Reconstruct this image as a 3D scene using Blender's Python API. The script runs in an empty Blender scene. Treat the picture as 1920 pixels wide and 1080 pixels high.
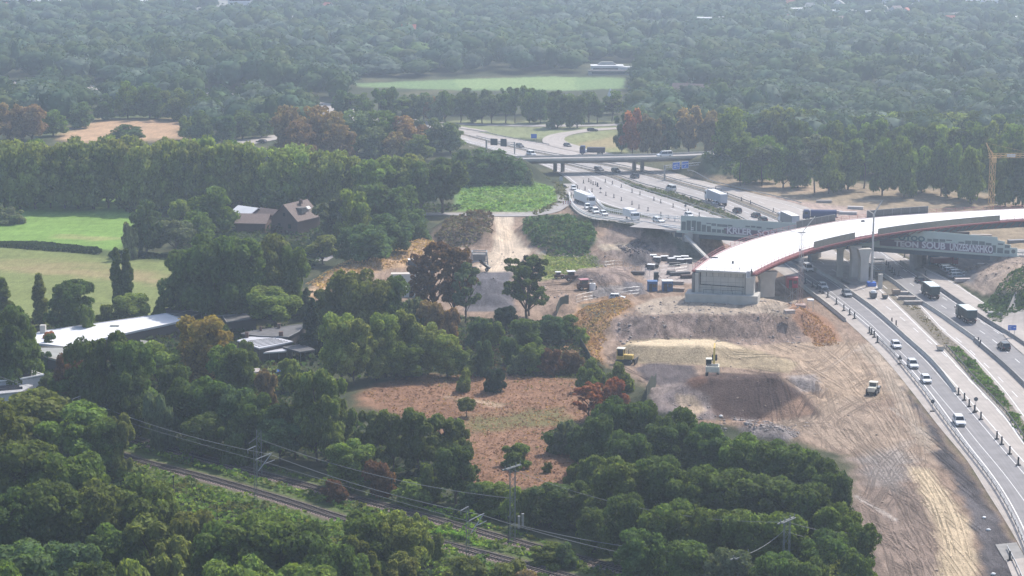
import bpy, bmesh, math, random
import numpy as np
from mathutils import Vector, Matrix
random.seed(7); RNG = np.random.default_rng(7)
C = bpy.context.scene.collection
S = bpy.context.scene
# ---------------------------------------------------------------- camera
F = 3900.0; CAMH = 100.0; TH = math.atan(740.0 / F)
cd = bpy.data.cameras.new('camera'); cam = bpy.data.objects.new('camera', cd); C.objects.link(cam)
cam.location = (0, 0, CAMH); cam.rotation_euler = (math.pi / 2 - TH, 0, 0)
cd.sensor_width = 36.0; cd.lens = F / 1920 * 36.0; cd.clip_start = 1.0; cd.clip_end = 20000.0
S.camera = cam
# ---------------------------------------------------------------- sky, sun, exposure
SUN_EL = math.radians(49); SUN_AZ = math.radians(38)          # azimuth from +Y towards +X
w = bpy.data.worlds.new('World'); S.world = w; w.use_nodes = True
nt = w.node_tree; bg = nt.nodes['Background']
sky = nt.nodes.new('ShaderNodeTexSky'); sky.sky_type = 'NISHITA'; sky.sun_disc = False
sky.sun_elevation = SUN_EL; sky.sun_rotation = SUN_AZ; sky.air_density = 1.0; sky.dust_density = 2.0
nt.links.new(sky.outputs[0], bg.inputs[0]); bg.inputs[1].default_value = 0.15
sd_ = bpy.data.lights.new('sun', 'SUN'); sd_.energy = 3.7; sd_.angle = math.radians(0.6); sd_.color = (1.0, 0.945, 0.87)
sun = bpy.data.objects.new('sun', sd_); C.objects.link(sun)
dv = Vector((math.sin(SUN_AZ) * math.cos(SUN_EL), math.cos(SUN_AZ) * math.cos(SUN_EL), math.sin(SUN_EL)))
sun.rotation_euler = dv.to_track_quat('Z', 'Y').to_euler(); sun.location = (0, 0, 300)
S.view_settings.view_transform = 'Standard'; S.view_settings.look = 'None'
S.view_settings.gamma = 1.0; S.view_settings.exposure = 0.46
try:
    S.cycles.volume_bounces = 1; S.cycles.max_bounces = 6; S.cycles.transparent_max_bounces = 8
    S.cycles.volume_step_rate = 1.0
except Exception: pass
HAZE_DENSITY = 0.00027
HAZE_COLOR = (0.68, 0.80, 0.97)

# ---------------------------------------------------------------- photo pixel -> place on the plane z
cT, sT = math.cos(TH), math.sin(TH)
def W(px, py, z=0.0):
    v = (540.0 - py) / F; u = (px - 960.0) / F
    dz = -sT + v * cT; t = (z - CAMH) / dz
    return (u * t, (cT + v * sT) * t, z)
def sc(py): return (py + 200.0) * cT / CAMH        # pixels per metre on the ground at photo row py

# ---------------------------------------------------------------- materials
MATS = {}
def nn(m, t, **k):
    n = m.node_tree.nodes.new(t)
    for a, b in k.items(): setattr(n, a, b)
    return n
def mat(name, col, rough=0.8, metal=0.0, noise=0.0, scale=3.0, bump=0.0, spec=0.3, objcol=False, col2=None, alpha=None):
    if name in MATS: return MATS[name]
    m = bpy.data.materials.new(name); m.use_nodes = True; MATS[name] = m
    b = m.node_tree.nodes['Principled BSDF']; L = m.node_tree.links
    b.inputs['Roughness'].default_value = rough; b.inputs['Metallic'].default_value = metal
    b.inputs['Specular IOR Level'].default_value = spec
    src = None
    if objcol:
        oi = nn(m, 'ShaderNodeObjectInfo'); src = oi.outputs['Color']
    if noise > 0 or bump > 0 or col2:
        tc = nn(m, 'ShaderNodeNewGeometry')
        nz = nn(m, 'ShaderNodeTexNoise'); nz.inputs['Scale'].default_value = scale; nz.inputs['Detail'].default_value = 6
        L.new(tc.outputs['Position'], nz.inputs['Vector'])
        mr = nn(m, 'ShaderNodeMapRange'); L.new(nz.outputs[0], mr.inputs[0])
        mr.inputs[1].default_value = 0.3; mr.inputs[2].default_value = 0.7
        if col2:
            mx = nn(m, 'ShaderNodeMix'); mx.data_type = 'RGBA'
            mx.inputs[6].default_value = (*col, 1); mx.inputs[7].default_value = (*col2, 1)
            L.new(mr.outputs[0], mx.inputs[0]); L.new(mx.outputs[2], b.inputs['Base Color'])
        else:
            mr.inputs[3].default_value = 1 - noise; mr.inputs[4].default_value = 1 + noise
            vm = nn(m, 'ShaderNodeVectorMath'); vm.operation = 'SCALE'
            if src: L.new(src, vm.inputs[0])
            else: vm.inputs[0].default_value = col
            L.new(mr.outputs[0], vm.inputs['Scale']); L.new(vm.outputs[0], b.inputs['Base Color'])
        if bump > 0:
            bp = nn(m, 'ShaderNodeBump'); bp.inputs['Strength'].default_value = bump; bp.inputs['Distance'].default_value = 0.3
            L.new(nz.outputs[0], bp.inputs['Height']); L.new(bp.outputs[0], b.inputs['Normal'])
    elif src: L.new(src, b.inputs['Base Color'])
    else: b.inputs['Base Color'].default_value = (*col, 1)
    return m

def foliage_mat(name, bright=1.0, trans=0.38):
    m = bpy.data.materials.new(name); m.use_nodes = True; MATS[name] = m
    N = m.node_tree; L = N.links; b = N.nodes['Principled BSDF']; out = N.nodes['Material Output']
    oi = nn(m, 'ShaderNodeObjectInfo'); ge = nn(m, 'ShaderNodeNewGeometry')
    tc = nn(m, 'ShaderNodeTexCoord')
    nz = nn(m, 'ShaderNodeTexNoise'); nz.inputs['Scale'].default_value = 0.22; nz.inputs['Detail'].default_value = 3
    L.new(ge.outputs['Position'], nz.inputs['Vector'])
    mr = nn(m, 'ShaderNodeMapRange'); L.new(nz.outputs[0], mr.inputs[0])
    mr.inputs[1].default_value = 0.3; mr.inputs[2].default_value = 0.7; mr.inputs[3].default_value = 0.75; mr.inputs[4].default_value = 1.3
    ri = nn(m, 'ShaderNodeMapRange'); L.new(ge.outputs['Random Per Island'], ri.inputs[0])
    ri.inputs[3].default_value = 0.72; ri.inputs[4].default_value = 1.32
    mu = nn(m, 'ShaderNodeMath'); mu.operation = 'MULTIPLY'; L.new(mr.outputs[0], mu.inputs[0]); L.new(ri.outputs[0], mu.inputs[1])
    hs = nn(m, 'ShaderNodeHueSaturation')
    hr = nn(m, 'ShaderNodeMapRange'); L.new(nz.outputs[0], hr.inputs[0]); hr.inputs[3].default_value = 0.475; hr.inputs[4].default_value = 0.52
    L.new(hr.outputs[0], hs.inputs['Hue']); L.new(oi.outputs['Color'], hs.inputs['Color'])
    vm = nn(m, 'ShaderNodeVectorMath'); vm.operation = 'SCALE'; L.new(hs.outputs[0], vm.inputs[0]); L.new(mu.outputs[0], vm.inputs['Scale'])
    L.new(vm.outputs[0], b.inputs['Base Color']); b.inputs['Roughness'].default_value = 0.8; b.inputs['Specular IOR Level'].default_value = 0.06
    tr = nn(m, 'ShaderNodeBsdfTranslucent')
    v2 = nn(m, 'ShaderNodeVectorMath'); v2.operation = 'MULTIPLY'; L.new(vm.outputs[0], v2.inputs[0]); v2.inputs[1].default_value = (1.5, 1.55, 0.8)
    L.new(v2.outputs[0], tr.inputs['Color'])
    mx = nn(m, 'ShaderNodeMixShader'); mx.inputs[0].default_value = trans
    L.new(b.outputs[0], mx.inputs[1]); L.new(tr.outputs[0], mx.inputs[2]); L.new(mx.outputs[0], out.inputs[0])
    return m
LEAF = foliage_mat('foliage')
BARK = mat('bark', (0.09, 0.07, 0.055), 0.9, noise=0.3, scale=2)
CONC = mat('concrete', (0.48, 0.46, 0.42), 0.85, noise=0.10, scale=0.6, bump=0.15)
CONC_D = mat('concrete_old', (0.26, 0.25, 0.24), 0.9, noise=0.18, scale=0.5)
METAL = mat('galvanised_steel', (0.38, 0.39, 0.40), 0.45, 0.6, noise=0.1)
DARKM = mat('dark_steel', (0.05, 0.055, 0.06), 0.5, 0.3)
BLACK = mat('black_rubber', (0.018, 0.018, 0.02), 0.8)
GLASS = mat('window_glass', (0.02, 0.028, 0.035), 0.08, spec=0.8)
PAINT = mat('vehicle_paint', (0.8, 0.8, 0.8), 0.25, objcol=True, spec=0.6)
COLR = mat('painted_surface', (0.5, 0.5, 0.5), 0.6, objcol=True, noise=0.08, scale=1.5)
WHITE = mat('white_paint', (0.78, 0.78, 0.77), 0.6, noise=0.06, scale=0.8)
BLUE = mat('blue_sign_sheet', (0.04, 0.15, 0.58), 0.4)
REDP = mat('red_formwork', (0.30, 0.10, 0.10), 0.7, noise=0.2, scale=2)
LAMPW = mat('lamp_lens', (0.75, 0.75, 0.72), 0.15, spec=0.8)
LAMPR = mat('tail_lamp_lens', (0.35, 0.02, 0.02), 0.2, spec=0.8)
YELL = mat('machine_yellow', (0.62, 0.44, 0.12), 0.5, noise=0.15, scale=2)
CREAM = mat('machine_cream', (0.70, 0.66, 0.54), 0.5, noise=0.1, scale=2)
ROOFD = mat('bitumen_roof', (0.13, 0.125, 0.125), 0.85, noise=0.25, scale=0.8)
ROOFG = mat('grey_felt_roof', (0.30, 0.30, 0.28), 0.85, noise=0.15, scale=0.5)
BRICK = mat('brown_brick', (0.15, 0.10, 0.085), 0.9, noise=0.15, scale=4)
ROOFB = mat('brown_tiles', (0.18, 0.135, 0.12), 0.8, noise=0.2, scale=2)
WOOD = mat('weathered_boards', (0.36, 0.28, 0.20), 0.85, noise=0.2, scale=3)
SOLAR = mat('solar_glass', (0.02, 0.025, 0.04), 0.15, spec=0.7)
CHOICE = {}

# ---------------------------------------------------------------- mesh builder
class MB:
    def __init__(s): s.v = []; s.f = []; s.m = []
    def add(s, vs, fs, mi=0):
        o = len(s.v); s.v += [tuple(p) for p in vs]; s.f += [tuple(i + o for i in f) for f in fs]; s.m += [mi] * len(fs)
    def box(s, c, d, rz=0, mi=0, taper=1.0, rot=None):
        hx, hy, hz = d[0] / 2, d[1] / 2, d[2] / 2; vs = []
        for z, t in ((-hz, 1), (hz, taper)):
            for x, y in ((-hx, -hy), (hx, -hy), (hx, hy), (-hx, hy)): vs.append(Vector((x * t, y * t, z)))
        R = rot if rot is not None else Matrix.Rotation(rz, 3, 'Z')
        vs = [R @ v + Vector(c) for v in vs]
        s.add(vs, [(3, 2, 1, 0), (4, 5, 6, 7), (0, 1, 5, 4), (1, 2, 6, 5), (2, 3, 7, 6), (3, 0, 4, 7)], mi); return s
    def bar(s, a, b, t=0.1, mi=0, n=4, t2=None):
        a = Vector(a); b = Vector(b); d = b - a
        if d.length < 1e-6: return s
        q = d.to_track_quat('Z', 'Y').to_matrix(); t2 = t if t2 is None else t2; vs = []
        for p, r in ((a, t / 2), (b, t2 / 2)):
            for i in range(n):
                an = 2 * math.pi * (i + .5) / n; vs.append(p + q @ Vector((math.cos(an) * r * 1.3, math.sin(an) * r * 1.3, 0)))
        fs = [(i, (i + 1) % n, n + (i + 1) % n, n + i) for i in range(n)] + [tuple(range(n))[::-1], tuple(range(n, 2 * n))]
        s.add(vs, fs, mi); return s
    def prism(s, poly, z0, z1, mi=0):           # poly of (x,y)
        n = len(poly)
        ar = sum(poly[i][0] * poly[(i + 1) % n][1] - poly[(i + 1) % n][0] * poly[i][1] for i in range(n))
        if ar < 0: poly = poly[::-1]
        vs = [(p[0], p[1], z0) for p in poly] + [(p[0], p[1], z1) for p in poly]
        s.add(vs, [tuple(range(n))[::-1], tuple(range(n, 2 * n))] + [(i, (i + 1) % n, n + (i + 1) % n, n + i) for i in range(n)], mi); return s
    def profile(s, prof, y0, y1, mi=0, shrink=None):   # side profile (x,z) pushed along y
        n = len(prof); vs = [(p[0], y0, p[1]) for p in prof] + [(p[0], y1, p[1]) for p in prof]
        s.add(vs, [tuple(range(n)), tuple(range(n, 2 * n))[::-1]] + [(i, n + i, n + (i + 1) % n, (i + 1) % n) for i in range(n)], mi); return s
    def disc(s, c, r, w, axis='y', n=14, mi=0):
        vs = []
        for k in (-w / 2, w / 2):
            for i in range(n):
                a = 2 * math.pi * i / n; ca, sa = math.cos(a) * r, math.sin(a) * r
                vs.append({'y': (c[0] + ca, c[1] + k, c[2] + sa), 'x': (c[0] + k, c[1] + ca, c[2] + sa), 'z': (c[0] + ca, c[1] + sa, c[2] + k)}[axis])
        s.add(vs, [tuple(range(n)), tuple(range(n, 2 * n))[::-1]] + [(i, n + i, n + (i + 1) % n, (i + 1) % n) for i in range(n)], mi); return s
    def build(s, name, mats, parent=None, smooth=False, bevel=0.0):
        me = bpy.data.meshes.new(name); me.from_pydata(s.v, [], s.f)
        if not isinstance(mats, (list, tuple)): mats = [mats]
        for m in mats: me.materials.append(m)
        if len(mats) > 1: me.polygons.foreach_set('material_index', s.m)
        bm = bmesh.new(); bm.from_mesh(me); bmesh.ops.recalc_face_normals(bm, faces=bm.faces); bm.to_mesh(me); bm.free()
        if smooth: me.polygons.foreach_set('use_smooth', [True] * len(me.polygons))
        o = bpy.data.objects.new(name, me); C.objects.link(o)
        if parent: o.parent = parent
        if bevel:
            md = o.modifiers.new('bevel', 'BEVEL'); md.width = bevel; md.segments = 2; md.limit_method = 'ANGLE'; md.angle_limit = 0.6
        return o
def raw(name, v, f4, mats, parent=None, smooth=False):
    me = bpy.data.meshes.new(name); v = np.asarray(v, np.float32); f4 = np.asarray(f4, np.int32)
    me.vertices.add(len(v)); me.vertices.foreach_set('co', v.ravel())
    k = f4.shape[1]; me.loops.add(f4.size); me.loops.foreach_set('vertex_index', f4.ravel())
    me.polygons.add(len(f4)); me.polygons.foreach_set('loop_start', np.arange(0, f4.size, k)); me.polygons.foreach_set('loop_total', np.full(len(f4), k))
    if smooth: me.polygons.foreach_set('use_smooth', np.ones(len(f4), bool))
    for m in (mats if isinstance(mats, (list, tuple)) else [mats]): me.materials.append(m)
    me.update(calc_edges=True)
    o = bpy.data.objects.new(name, me); C.objects.link(o)
    if parent: o.parent = parent
    return o
def tag(o, label=None, cat=None, group=None, kind=None):
    if label: o['label'] = label
    if cat: o['category'] = cat
    if group: o['group'] = group
    if kind: o['kind'] = kind
    return o
def thing(name, label, cat, loc=(0, 0, 0), rz=0, group=None):
    o = bpy.data.objects.new(name, None); C.objects.link(o); o.location = loc; o.rotation_euler = (0, 0, rz); o.empty_display_size = 0.3
    return tag(o, label, cat, group)
KIDS = {}
def dup(root, loc, rz, label, group=None, color=None, paint_parts=('body',), scale=None, cat=None):
    def cp(o, parent):
        c = o.copy(); C.objects.link(c)
        c.parent = parent
        for ch in o.children: cp(ch, c)
        if color and o.type == 'MESH': c.color = (*color, 1)
        return c
    r = cp(root, None); r.location = loc; r.rotation_euler = (0, 0, rz); r['label'] = label
    if group: r['group'] = group
    if cat: r['category'] = cat
    if scale is not None: r.scale = scale if isinstance(scale, (tuple, list)) else (scale,) * 3
    return r
def ordn(n):
    wds = ['', 'first', 'second', 'third', 'fourth', 'fifth', 'sixth', 'seventh', 'eighth', 'ninth', 'tenth', 'eleventh', 'twelfth']
    if n < len(wds): return wds[n]
    return '%d%s' % (n, 'th' if 10 < n % 100 < 20 else {1: 'st', 2: 'nd', 3: 'rd'}.get(n % 10, 'th'))

# ---------------------------------------------------------------- numpy helpers
def vnoise(x, y, cell, seed):
    r = np.random.default_rng(seed).random((256, 256))
    gx = x / cell + 1000.3; gy = y / cell + 1000.7; ix = np.floor(gx).astype(int); iy = np.floor(gy).astype(int)
    fx = gx - ix; fy = gy - iy; fx = fx * fx * (3 - 2 * fx); fy = fy * fy * (3 - 2 * fy)
    a = r[ix % 256, iy % 256]; b = r[(ix + 1) % 256, iy % 256]; c = r[ix % 256, (iy + 1) % 256]; d = r[(ix + 1) % 256, (iy + 1) % 256]
    return (a * (1 - fx) + b * fx) * (1 - fy) + (c * (1 - fx) + d * fx) * fy * 1.0
def fbm(x, y, cell, seed, o=4):
    t = 0; a = 1; n = 0
    for i in range(o): t = t + a * (vnoise(x, y, cell / 2 ** i, seed + i) - .5); n += a; a *= .55
    return t / n * 2
def dist(X, Y, P, closed=True):
    P = np.asarray(P, float); n = len(P); d = np.full(X.shape, 1e9); ins = np.zeros(X.shape, bool)
    for i in range(n if closed else n - 1):
        a = P[i]; b = P[(i + 1) % n]; e = b - a; L2 = max(e @ e, 1e-9)
        t = np.clip(((X - a[0]) * e[0] + (Y - a[1]) * e[1]) / L2, 0, 1)
        d = np.minimum(d, np.hypot(X - a[0] - t * e[0], Y - a[1] - t * e[1]))
        if closed:
            c = (a[1] > Y) != (b[1] > Y)
            with np.errstate(divide='ignore', invalid='ignore'): xi = (b[0] - a[0]) * (Y - a[1]) / (b[1] - a[1] + 1e-12) + a[0]
            ins ^= c & (X < xi)
    return np.where(ins, -d, d) if closed else d
def near(X, Y, P, m):
    P = np.asarray(P)[:, :2]; return (X > P[:, 0].min() - m) & (X < P[:, 0].max() + m) & (Y > P[:, 1].min() - m) & (Y < P[:, 1].max() + m)
def PW(pts, z=0.0): return [W(p[0], p[1], p[2] if len(p) > 2 else z)[:2] for p in pts]
def smooth_line(P, step=4.0):
    P = [np.array(p, float) for p in P]; out = []
    for i in range(len(P) - 1):
        p0 = P[max(i - 1, 0)]; p1 = P[i]; p2 = P[i + 1]; p3 = P[min(i + 2, len(P) - 1)]
        n = max(1, int(np.linalg.norm(p2 - p1) / step))
        for k in range(n):
            t = k / n; out.append(0.5 * ((2 * p1) + (-p0 + p2) * t + (2 * p0 - 5 * p1 + 4 * p2 - p3) * t * t + (-p0 + 3 * p1 - 3 * p2 + p3) * t ** 3))
    out.append(P[-1]); out = np.array(out)
    for _ in range(2): out[1:-1] = out[1:-1] * .5 + (out[:-2] + out[2:]) * .25
    return out

# ---------------------------------------------------------------- motorway edge lines (photo pixels on z = 0)
L0 = [(862, 264), (905, 275), (985, 299), (1040, 320), (1078, 347), (1120, 378), (1200, 402), (1276, 425), (1380, 465), (1440, 497), (1500, 537), (1560, 580), (1612, 625), (1655, 668), (1700, 722), (1763, 803), (1813, 863), (1850, 922), (1897, 997), (1940, 1080), (1980, 1180)]
B1 = [(862, 257), (900, 268), (985, 291), (1060, 309), (1140, 331), (1190, 352), (1240, 367), (1290, 384), (1357, 409), (1430, 441), (1480, 470), (1520, 500), (1570, 532), (1602, 556), (1657, 599), (1703, 640), (1740, 673), (1767, 703), (1797, 737), (1838, 783), (1878, 830), (1935, 895), (2000, 980)]
B1R = [(985, 289), (1060, 306), (1150, 328), (1205, 347), (1265, 362), (1310, 375), (1337, 386), (1385, 408), (1440, 438)]
B2 = [(862, 252), (985, 283), (1070, 299), (1150, 314), (1207, 328), (1273, 347), (1322, 361), (1363, 374), (1410, 393), (1458, 413), (1530, 448), (1590, 488), (1640, 530), (1692, 578), (1753, 637), (1772, 655), (1822, 709), (1887, 777), (1920, 823), (1970, 885)]
B2R = [(870, 251), (990, 281), (1080, 297), (1160, 311), (1220, 325), (1278, 342), (1325, 354), (1368, 367), (1410, 383), (1462, 405), (1545, 443), (1612, 488), (1670, 530), (1715, 568), (1765, 622), (1800, 650), (1832, 682), (1880, 737), (1913, 782), (1970, 850)]
B3 = [(1560, 455), (1610, 482), (1657, 518), (1680, 534), (1713, 560), (1755, 587), (1788, 610), (1827, 637), (1860, 667), (1883, 687), (1920, 723), (1980, 785)]
B4 = [(1630, 455), (1688, 494), (1738, 527), (1800, 570), (1847, 602), (1905, 638), (1970, 682)]
R0 = [(868, 242), (940, 256), (1032, 272), (1150, 299), (1273, 325), (1293, 332), (1360, 350), (1427, 366), (1500, 384), (1560, 408), (1620, 440), (1680, 474), (1758, 513), (1797, 533), (1838, 560), (1893, 593), (1970, 640)]
D1 = [(1440, 476), (1500, 520), (1523, 537), (1552, 556), (1593, 588), (1630, 620), (1650, 642), (1690, 682), (1730, 730), (1767, 780), (1800, 827), (1847, 887), (1880, 937), (1913, 1003), (1940, 1080), (1975, 1180)]
LN = {k: smooth_line(PW(v)) for k, v in dict(L0=L0, B1=B1, B1R=B1R, B2=B2, B2R=B2R, B3=B3, B4=B4, R0=R0, D1=D1).items()}
MW = np.vstack([LN['L0'], LN['R0'][::-1]])
# ramp beside the motorway that climbs to the old bridge
RAMP_N = [(1066, 352, 0), (1072, 385, 0.6), (1100, 407, 2), (1150, 416, 3.6), (1210, 424, 5), (1282, 434, 6.2), (1300, 436, 6.2)]
RAMP_F = [(1092, 348, 0), (1125, 388, 0.6), (1140, 398, 2.0), (1175, 404, 3.6), (1220, 409, 5), (1282, 416, 6.2), (1300, 418, 6.2)]
rampN = smooth_line([W(*p) for p in RAMP_N], 3.0); rampF = smooth_line([W(*p) for p in RAMP_F], 3.0)
def resample(P, n):
    P = np.asarray(P); s = np.r_[0, np.cumsum(np.linalg.norm(np.diff(P, axis=0), axis=1))]; t = np.linspace(0, s[-1], n)
    return np.array([np.interp(t, s, P[:, k]) for k in range(P.shape[1])]).T
rampN = resample(rampN, 40); rampF = resample(rampF, 40)

# ---------------------------------------------------------------- heaps, banks and cuttings
MOUNDS = []    # (world outline, height, slope run, profile, roughness)
def mound(pts, h, run, prof='lin', rough=0.25, closed=True): MOUNDS.append((np.array(PW(pts, h)), h, run, prof, rough, closed))
mound([(1190, 583), (1225, 568), (1290, 558), (1430, 556), (1485, 568), (1495, 580), (1420, 588), (1300, 587), (1215, 592)], 4.6, 7.0, 'lin', .5)
mound([(1182, 644), (1235, 636), (1325, 637), (1352, 643), (1320, 648), (1200, 647)], 3.0, 5.2, 'lin', .3)
mound([(1352, 643), (1400, 655), (1450, 668)], 1.6, 9, 'smooth', .5, False)
mound([(1308, 706), (1345, 701), (1400, 703), (1462, 706), (1462, 710), (1400, 708), (1320, 709)], 5.9, 10.2, 'lin', .35)
mound([(1225, 728), (1275, 722), (1310, 738), (1330, 765), (1290, 775), (1235, 755)], 1.8, 5, 'smooth', .6)
mound([(1490, 708), (1520, 712)], 2.6, 6, 'smooth', .6, False)
mound([(1390, 790), (1440, 800), (1470, 812)], 1.4, 5, 'smooth', .9, False)
mound([(900, 522), (928, 520)], 5.2, 9.5, 'lin', .2, False)
mound([(925, 548), (935, 550)], 2.6, 4.5, 'lin', .2, False)
mound([(1130, 462), (1170, 460), (1180, 465), (1135, 468)], 3.6, 6.5, 'lin', .3)
mound([(1195, 468), (1210, 474)], 3.0, 6.0, 'smooth', .7, False)
mound([(1000, 415), (1060, 412), (1100, 428), (1110, 445), (1040, 445), (1005, 432)], 3.5, 8, 'smooth', .7)
mound([(1095, 502), (1140, 500), (1170, 506), (1140, 512), (1100, 510)], 3.0, 5.5, 'smooth', .3)
mound([(1182, 535), (1190, 535)], 2.6, 5, 'lin', .2, False)
mound([(1135, 537), (1165, 545)], 2.0, 5, 'lin', .4, False)
mound([(1055, 568), (1062, 560)], 2.2, 5, 'lin', .3, False)
mound([(840, 412), (900, 402), (925, 415), (900, 432), (850, 430)], 3.8, 8, 'smooth', .7)
mound([(860, 462), (900, 466), (925, 468), (905, 474), (870, 470)], 2.6, 4.5, 'smooth', .2)
mound([(560, 545), (640, 500), (720, 470), (790, 450), (800, 458), (730, 482), (650, 515), (580, 550)], 3.8, 11, 'smooth', .4)
mound([(1905, 478), (1935, 478), (1990, 520), (1960, 540), (1900, 500)], 6.0, 16, 'smooth', .8)
mound([(1890, 545), (1960, 540), (1980, 580), (1930, 575), (1895, 565)], 3.0, 9, 'smooth', .5)
mound([(1318, 291), (1420, 289), (1420, 294), (1318, 299)], 6.2, 15, 'smooth', .5)
mound([(820, 297), (970, 296), (980, 300), (820, 304)], 6.0, 10, 'smooth', .3)
mound([(1120, 580), (1175, 560), (1195, 570), (1150, 600)], 2.2, 10, 'smooth', .5)
mound([(1140, 425), (1200, 440), (1255, 452), (1262, 462), (1200, 452), (1140, 440)], 1.8, 7, 'smooth', .6)
RAIL_A = [(100, 818), (180, 838), (250, 862), (400, 900), (560, 947), (650, 976), (800, 1013), (940, 1048), (1060, 1080), (1200, 1125)]
RAIL_B = [(120, 790), (245, 822), (400, 864), (520, 897), (640, 928), (800, 970), (960, 1015), (1220, 1083), (1380, 1130)]
railA = smooth_line(PW(RAIL_A)); railB = smooth_line(PW(RAIL_B))
def hgt(X, Y):
    X = np.asarray(X, float); Y = np.asarray(Y, float); H = np.zeros(X.shape)
    for P, h, run, prof, rough, closed in MOUNDS:
        k = near(X, Y, P, run + 3)
        if not k.any(): continue
        x = X[k]; y = Y[k]; d = np.maximum(dist(x, y, P, closed), 0) + fbm(x, y, 5, 11) * rough * 2.0
        t = np.clip(1 - d / run, 0, 1)
        if prof == 'smooth': t = t * t * (3 - 2 * t)
        v = h * t + fbm(x, y, 2.4, 31, 3) * rough * .5 * (t > 0) * np.minimum(1, t * 4)
        H[k] = np.maximum(H[k], v)
    # earth under the ramp
    mid = (rampN + rampF) / 2; k = near(X, Y, mid, 22)
    if k.any():
        x = X[k]; y = Y[k]; best = np.full(x.shape, 1e9); hz = np.zeros(x.shape); side = np.zeros(x.shape)
        for i in range(len(mid)):
            dd = np.hypot(x - mid[i, 0], y - mid[i, 1]); q = dd < best; best = np.where(q, dd, best); hz = np.where(q, mid[i, 2], hz)
        hw = 6.0; t = np.clip(1 - (best - hw) / 5.0, 0, 1); v = np.where(best < hw, hz - .25, np.maximum(hz - 2.0, 0) * t * t * (3 - 2 * t)); v = np.where(best < hw + .2, np.minimum(v, hz - .25), v)
        H[k] = np.maximum(H[k], v)
    # general unevenness away from roads
    k = near(X, Y, MW, 12); m = np.ones(X.shape)
    if k.any():
        d = dist(X[k], Y[k], MW); m[k] = np.clip((d + .5) / 5, 0, 1)
    H = H * np.maximum(m, 0) + fbm(X, Y, 9, 5, 4) * .28 * m - .03
    for R in (railA, railB):
        k = near(X, Y, R, 7)
        if k.any():
            d = dist(X[k], Y[k], R, False); t = np.clip((d - 2.2) / 3, 0, 1); H[k] = H[k] * t + 0.0 * (1 - t) - .03 * (1 - t)
    return H
def G(px, py, lift=0.0):
    z = 0.0
    for _ in range(6):
        x, y, _z = W(px, py, z); z = float(hgt(np.array([x]), np.array([y]))[0]) * .7 + z * .3
    return Vector((x, y, float(hgt(np.array([x]), np.array([y]))[0]) + lift))
# ---------------------------------------------------------------- terrain sheet
def axis(segs, tail_a, tail_b):
    out = []
    for a, b, st in segs: out += list(np.arange(a, b, st))
    a0 = out[0]; st = segs[0][2]; pre = []
    while a0 > tail_a: st *= 1.16; a0 -= st; pre.append(a0)
    b0 = out[-1]; st = segs[-1][2]; post = []
    while b0 < tail_b: st *= 1.09 if b0 < 2500 else 1.3; b0 += st; post.append(b0)
    return np.array(pre[::-1] + out + post)
ax = axis([(-430, -115, 4.0), (-115, 12, 1.0), (12, 112, 0.6), (112, 190, 1.0), (190, 430, 4.0)], -3300, 3300)
ay = axis([(296, 560, 0.7), (560, 760, 1.25), (760, 1500, 5.0)], -200, 6000)
GX, GY = np.meshgrid(ax, ay); X = GX.ravel(); Y = GY.ravel()
Z = hgt(X, Y)
COL = np.zeros((X.size, 3)); n1 = fbm(X, Y, 14, 3); n2 = fbm(X, Y, 4, 8); n3 = fbm(X, Y, 60, 21)
COL[:] = np.array([0.055, 0.065, 0.035]) + np.clip(n1, 0, 1)[:, None] * np.array([0.10, 0.075, 0.04])
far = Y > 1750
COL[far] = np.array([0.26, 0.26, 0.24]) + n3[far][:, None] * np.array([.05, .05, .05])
DET = np.full(X.size, 0.4)
DV = Y * cT + (CAMH - Z) * sT; PXV = 960 + X * F / DV; PYV = 540 + F * ((CAMH - Z) * cT - Y * sT) / DV    # where each ground point lies in the photo: used only to look up which soil it is
ok_ = Y > 250
def paint(px, col, soft=1.2, warp=1.6, z=0.0, det=None, var=0.0, seed=0, closed=True, world=False, op=1.0):
    P = np.array([p[:2] for p in px], float); k = ok_ & (PXV > P[:, 0].min() - 60) & (PXV < P[:, 0].max() + 60) & (PYV > P[:, 1].min() - 25) & (PYV < P[:, 1].max() + 25)
    if not k.any(): return
    s1 = np.clip((PYV[k] + 200) * .0098, 1, 14); P2 = P * np.array([1, 2.6]); d = dist(PXV[k], PYV[k] * 2.6, P2, closed) / s1 + warp * (n2[k] + .6 * n1[k]) * .8
    t = np.clip(.5 - (d - (0 if closed else soft * .6)) / (1.3 * soft), 0, 1)[:, None] * op
    c = np.array(col)[None, :] * (1 + var * (.6 * fbm(X[k], Y[k], 5, 40 + seed) + .7 * fbm(X[k], Y[k], 1.8, 60 + seed, 2))[:, None])
    COL[k] = COL[k] * (1 - t) + c * t
    if det is not None: DET[k] = DET[k] * (1 - t[:, 0]) + det * t[:, 0]
dirt = (0.295, 0.212, 0.158); sand = (0.45, 0.34, 0.24)
paint([(668, 157), (860, 148), (1000, 144), (1170, 146), (1170, 166), (1000, 171), (860, 169), (670, 163)], (.17, .25, .11), 1.5, 1.5)
paint([(850, 150), (1000, 145), (1080, 146), (1080, 168), (860, 166)], (.22, .30, .13), 2, 3)
paint([(100, 252), (185, 221), (345, 221), (355, 262), (130, 268)], (.47, .31, .19), 3, 4, var=.25)
paint([(200, 215), (345, 215), (345, 222), (190, 223), (110, 252), (60, 262)], (.12, .16, .07), 3, 3)
paint([(845, 226), (1170, 228), (1170, 262), (1060, 262), (940, 256), (860, 246)], (.23, .25, .13), 2, 3, var=.2)
paint([(1040, 262), (1170, 240), (1180, 288), (1090, 290)], (.24, .25, .12), 2, 3, var=.25)
paint([(1080, 272), (1170, 252), (1175, 275), (1110, 280)], (.36, .27, .15), 3, 4, op=.7)
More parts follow.
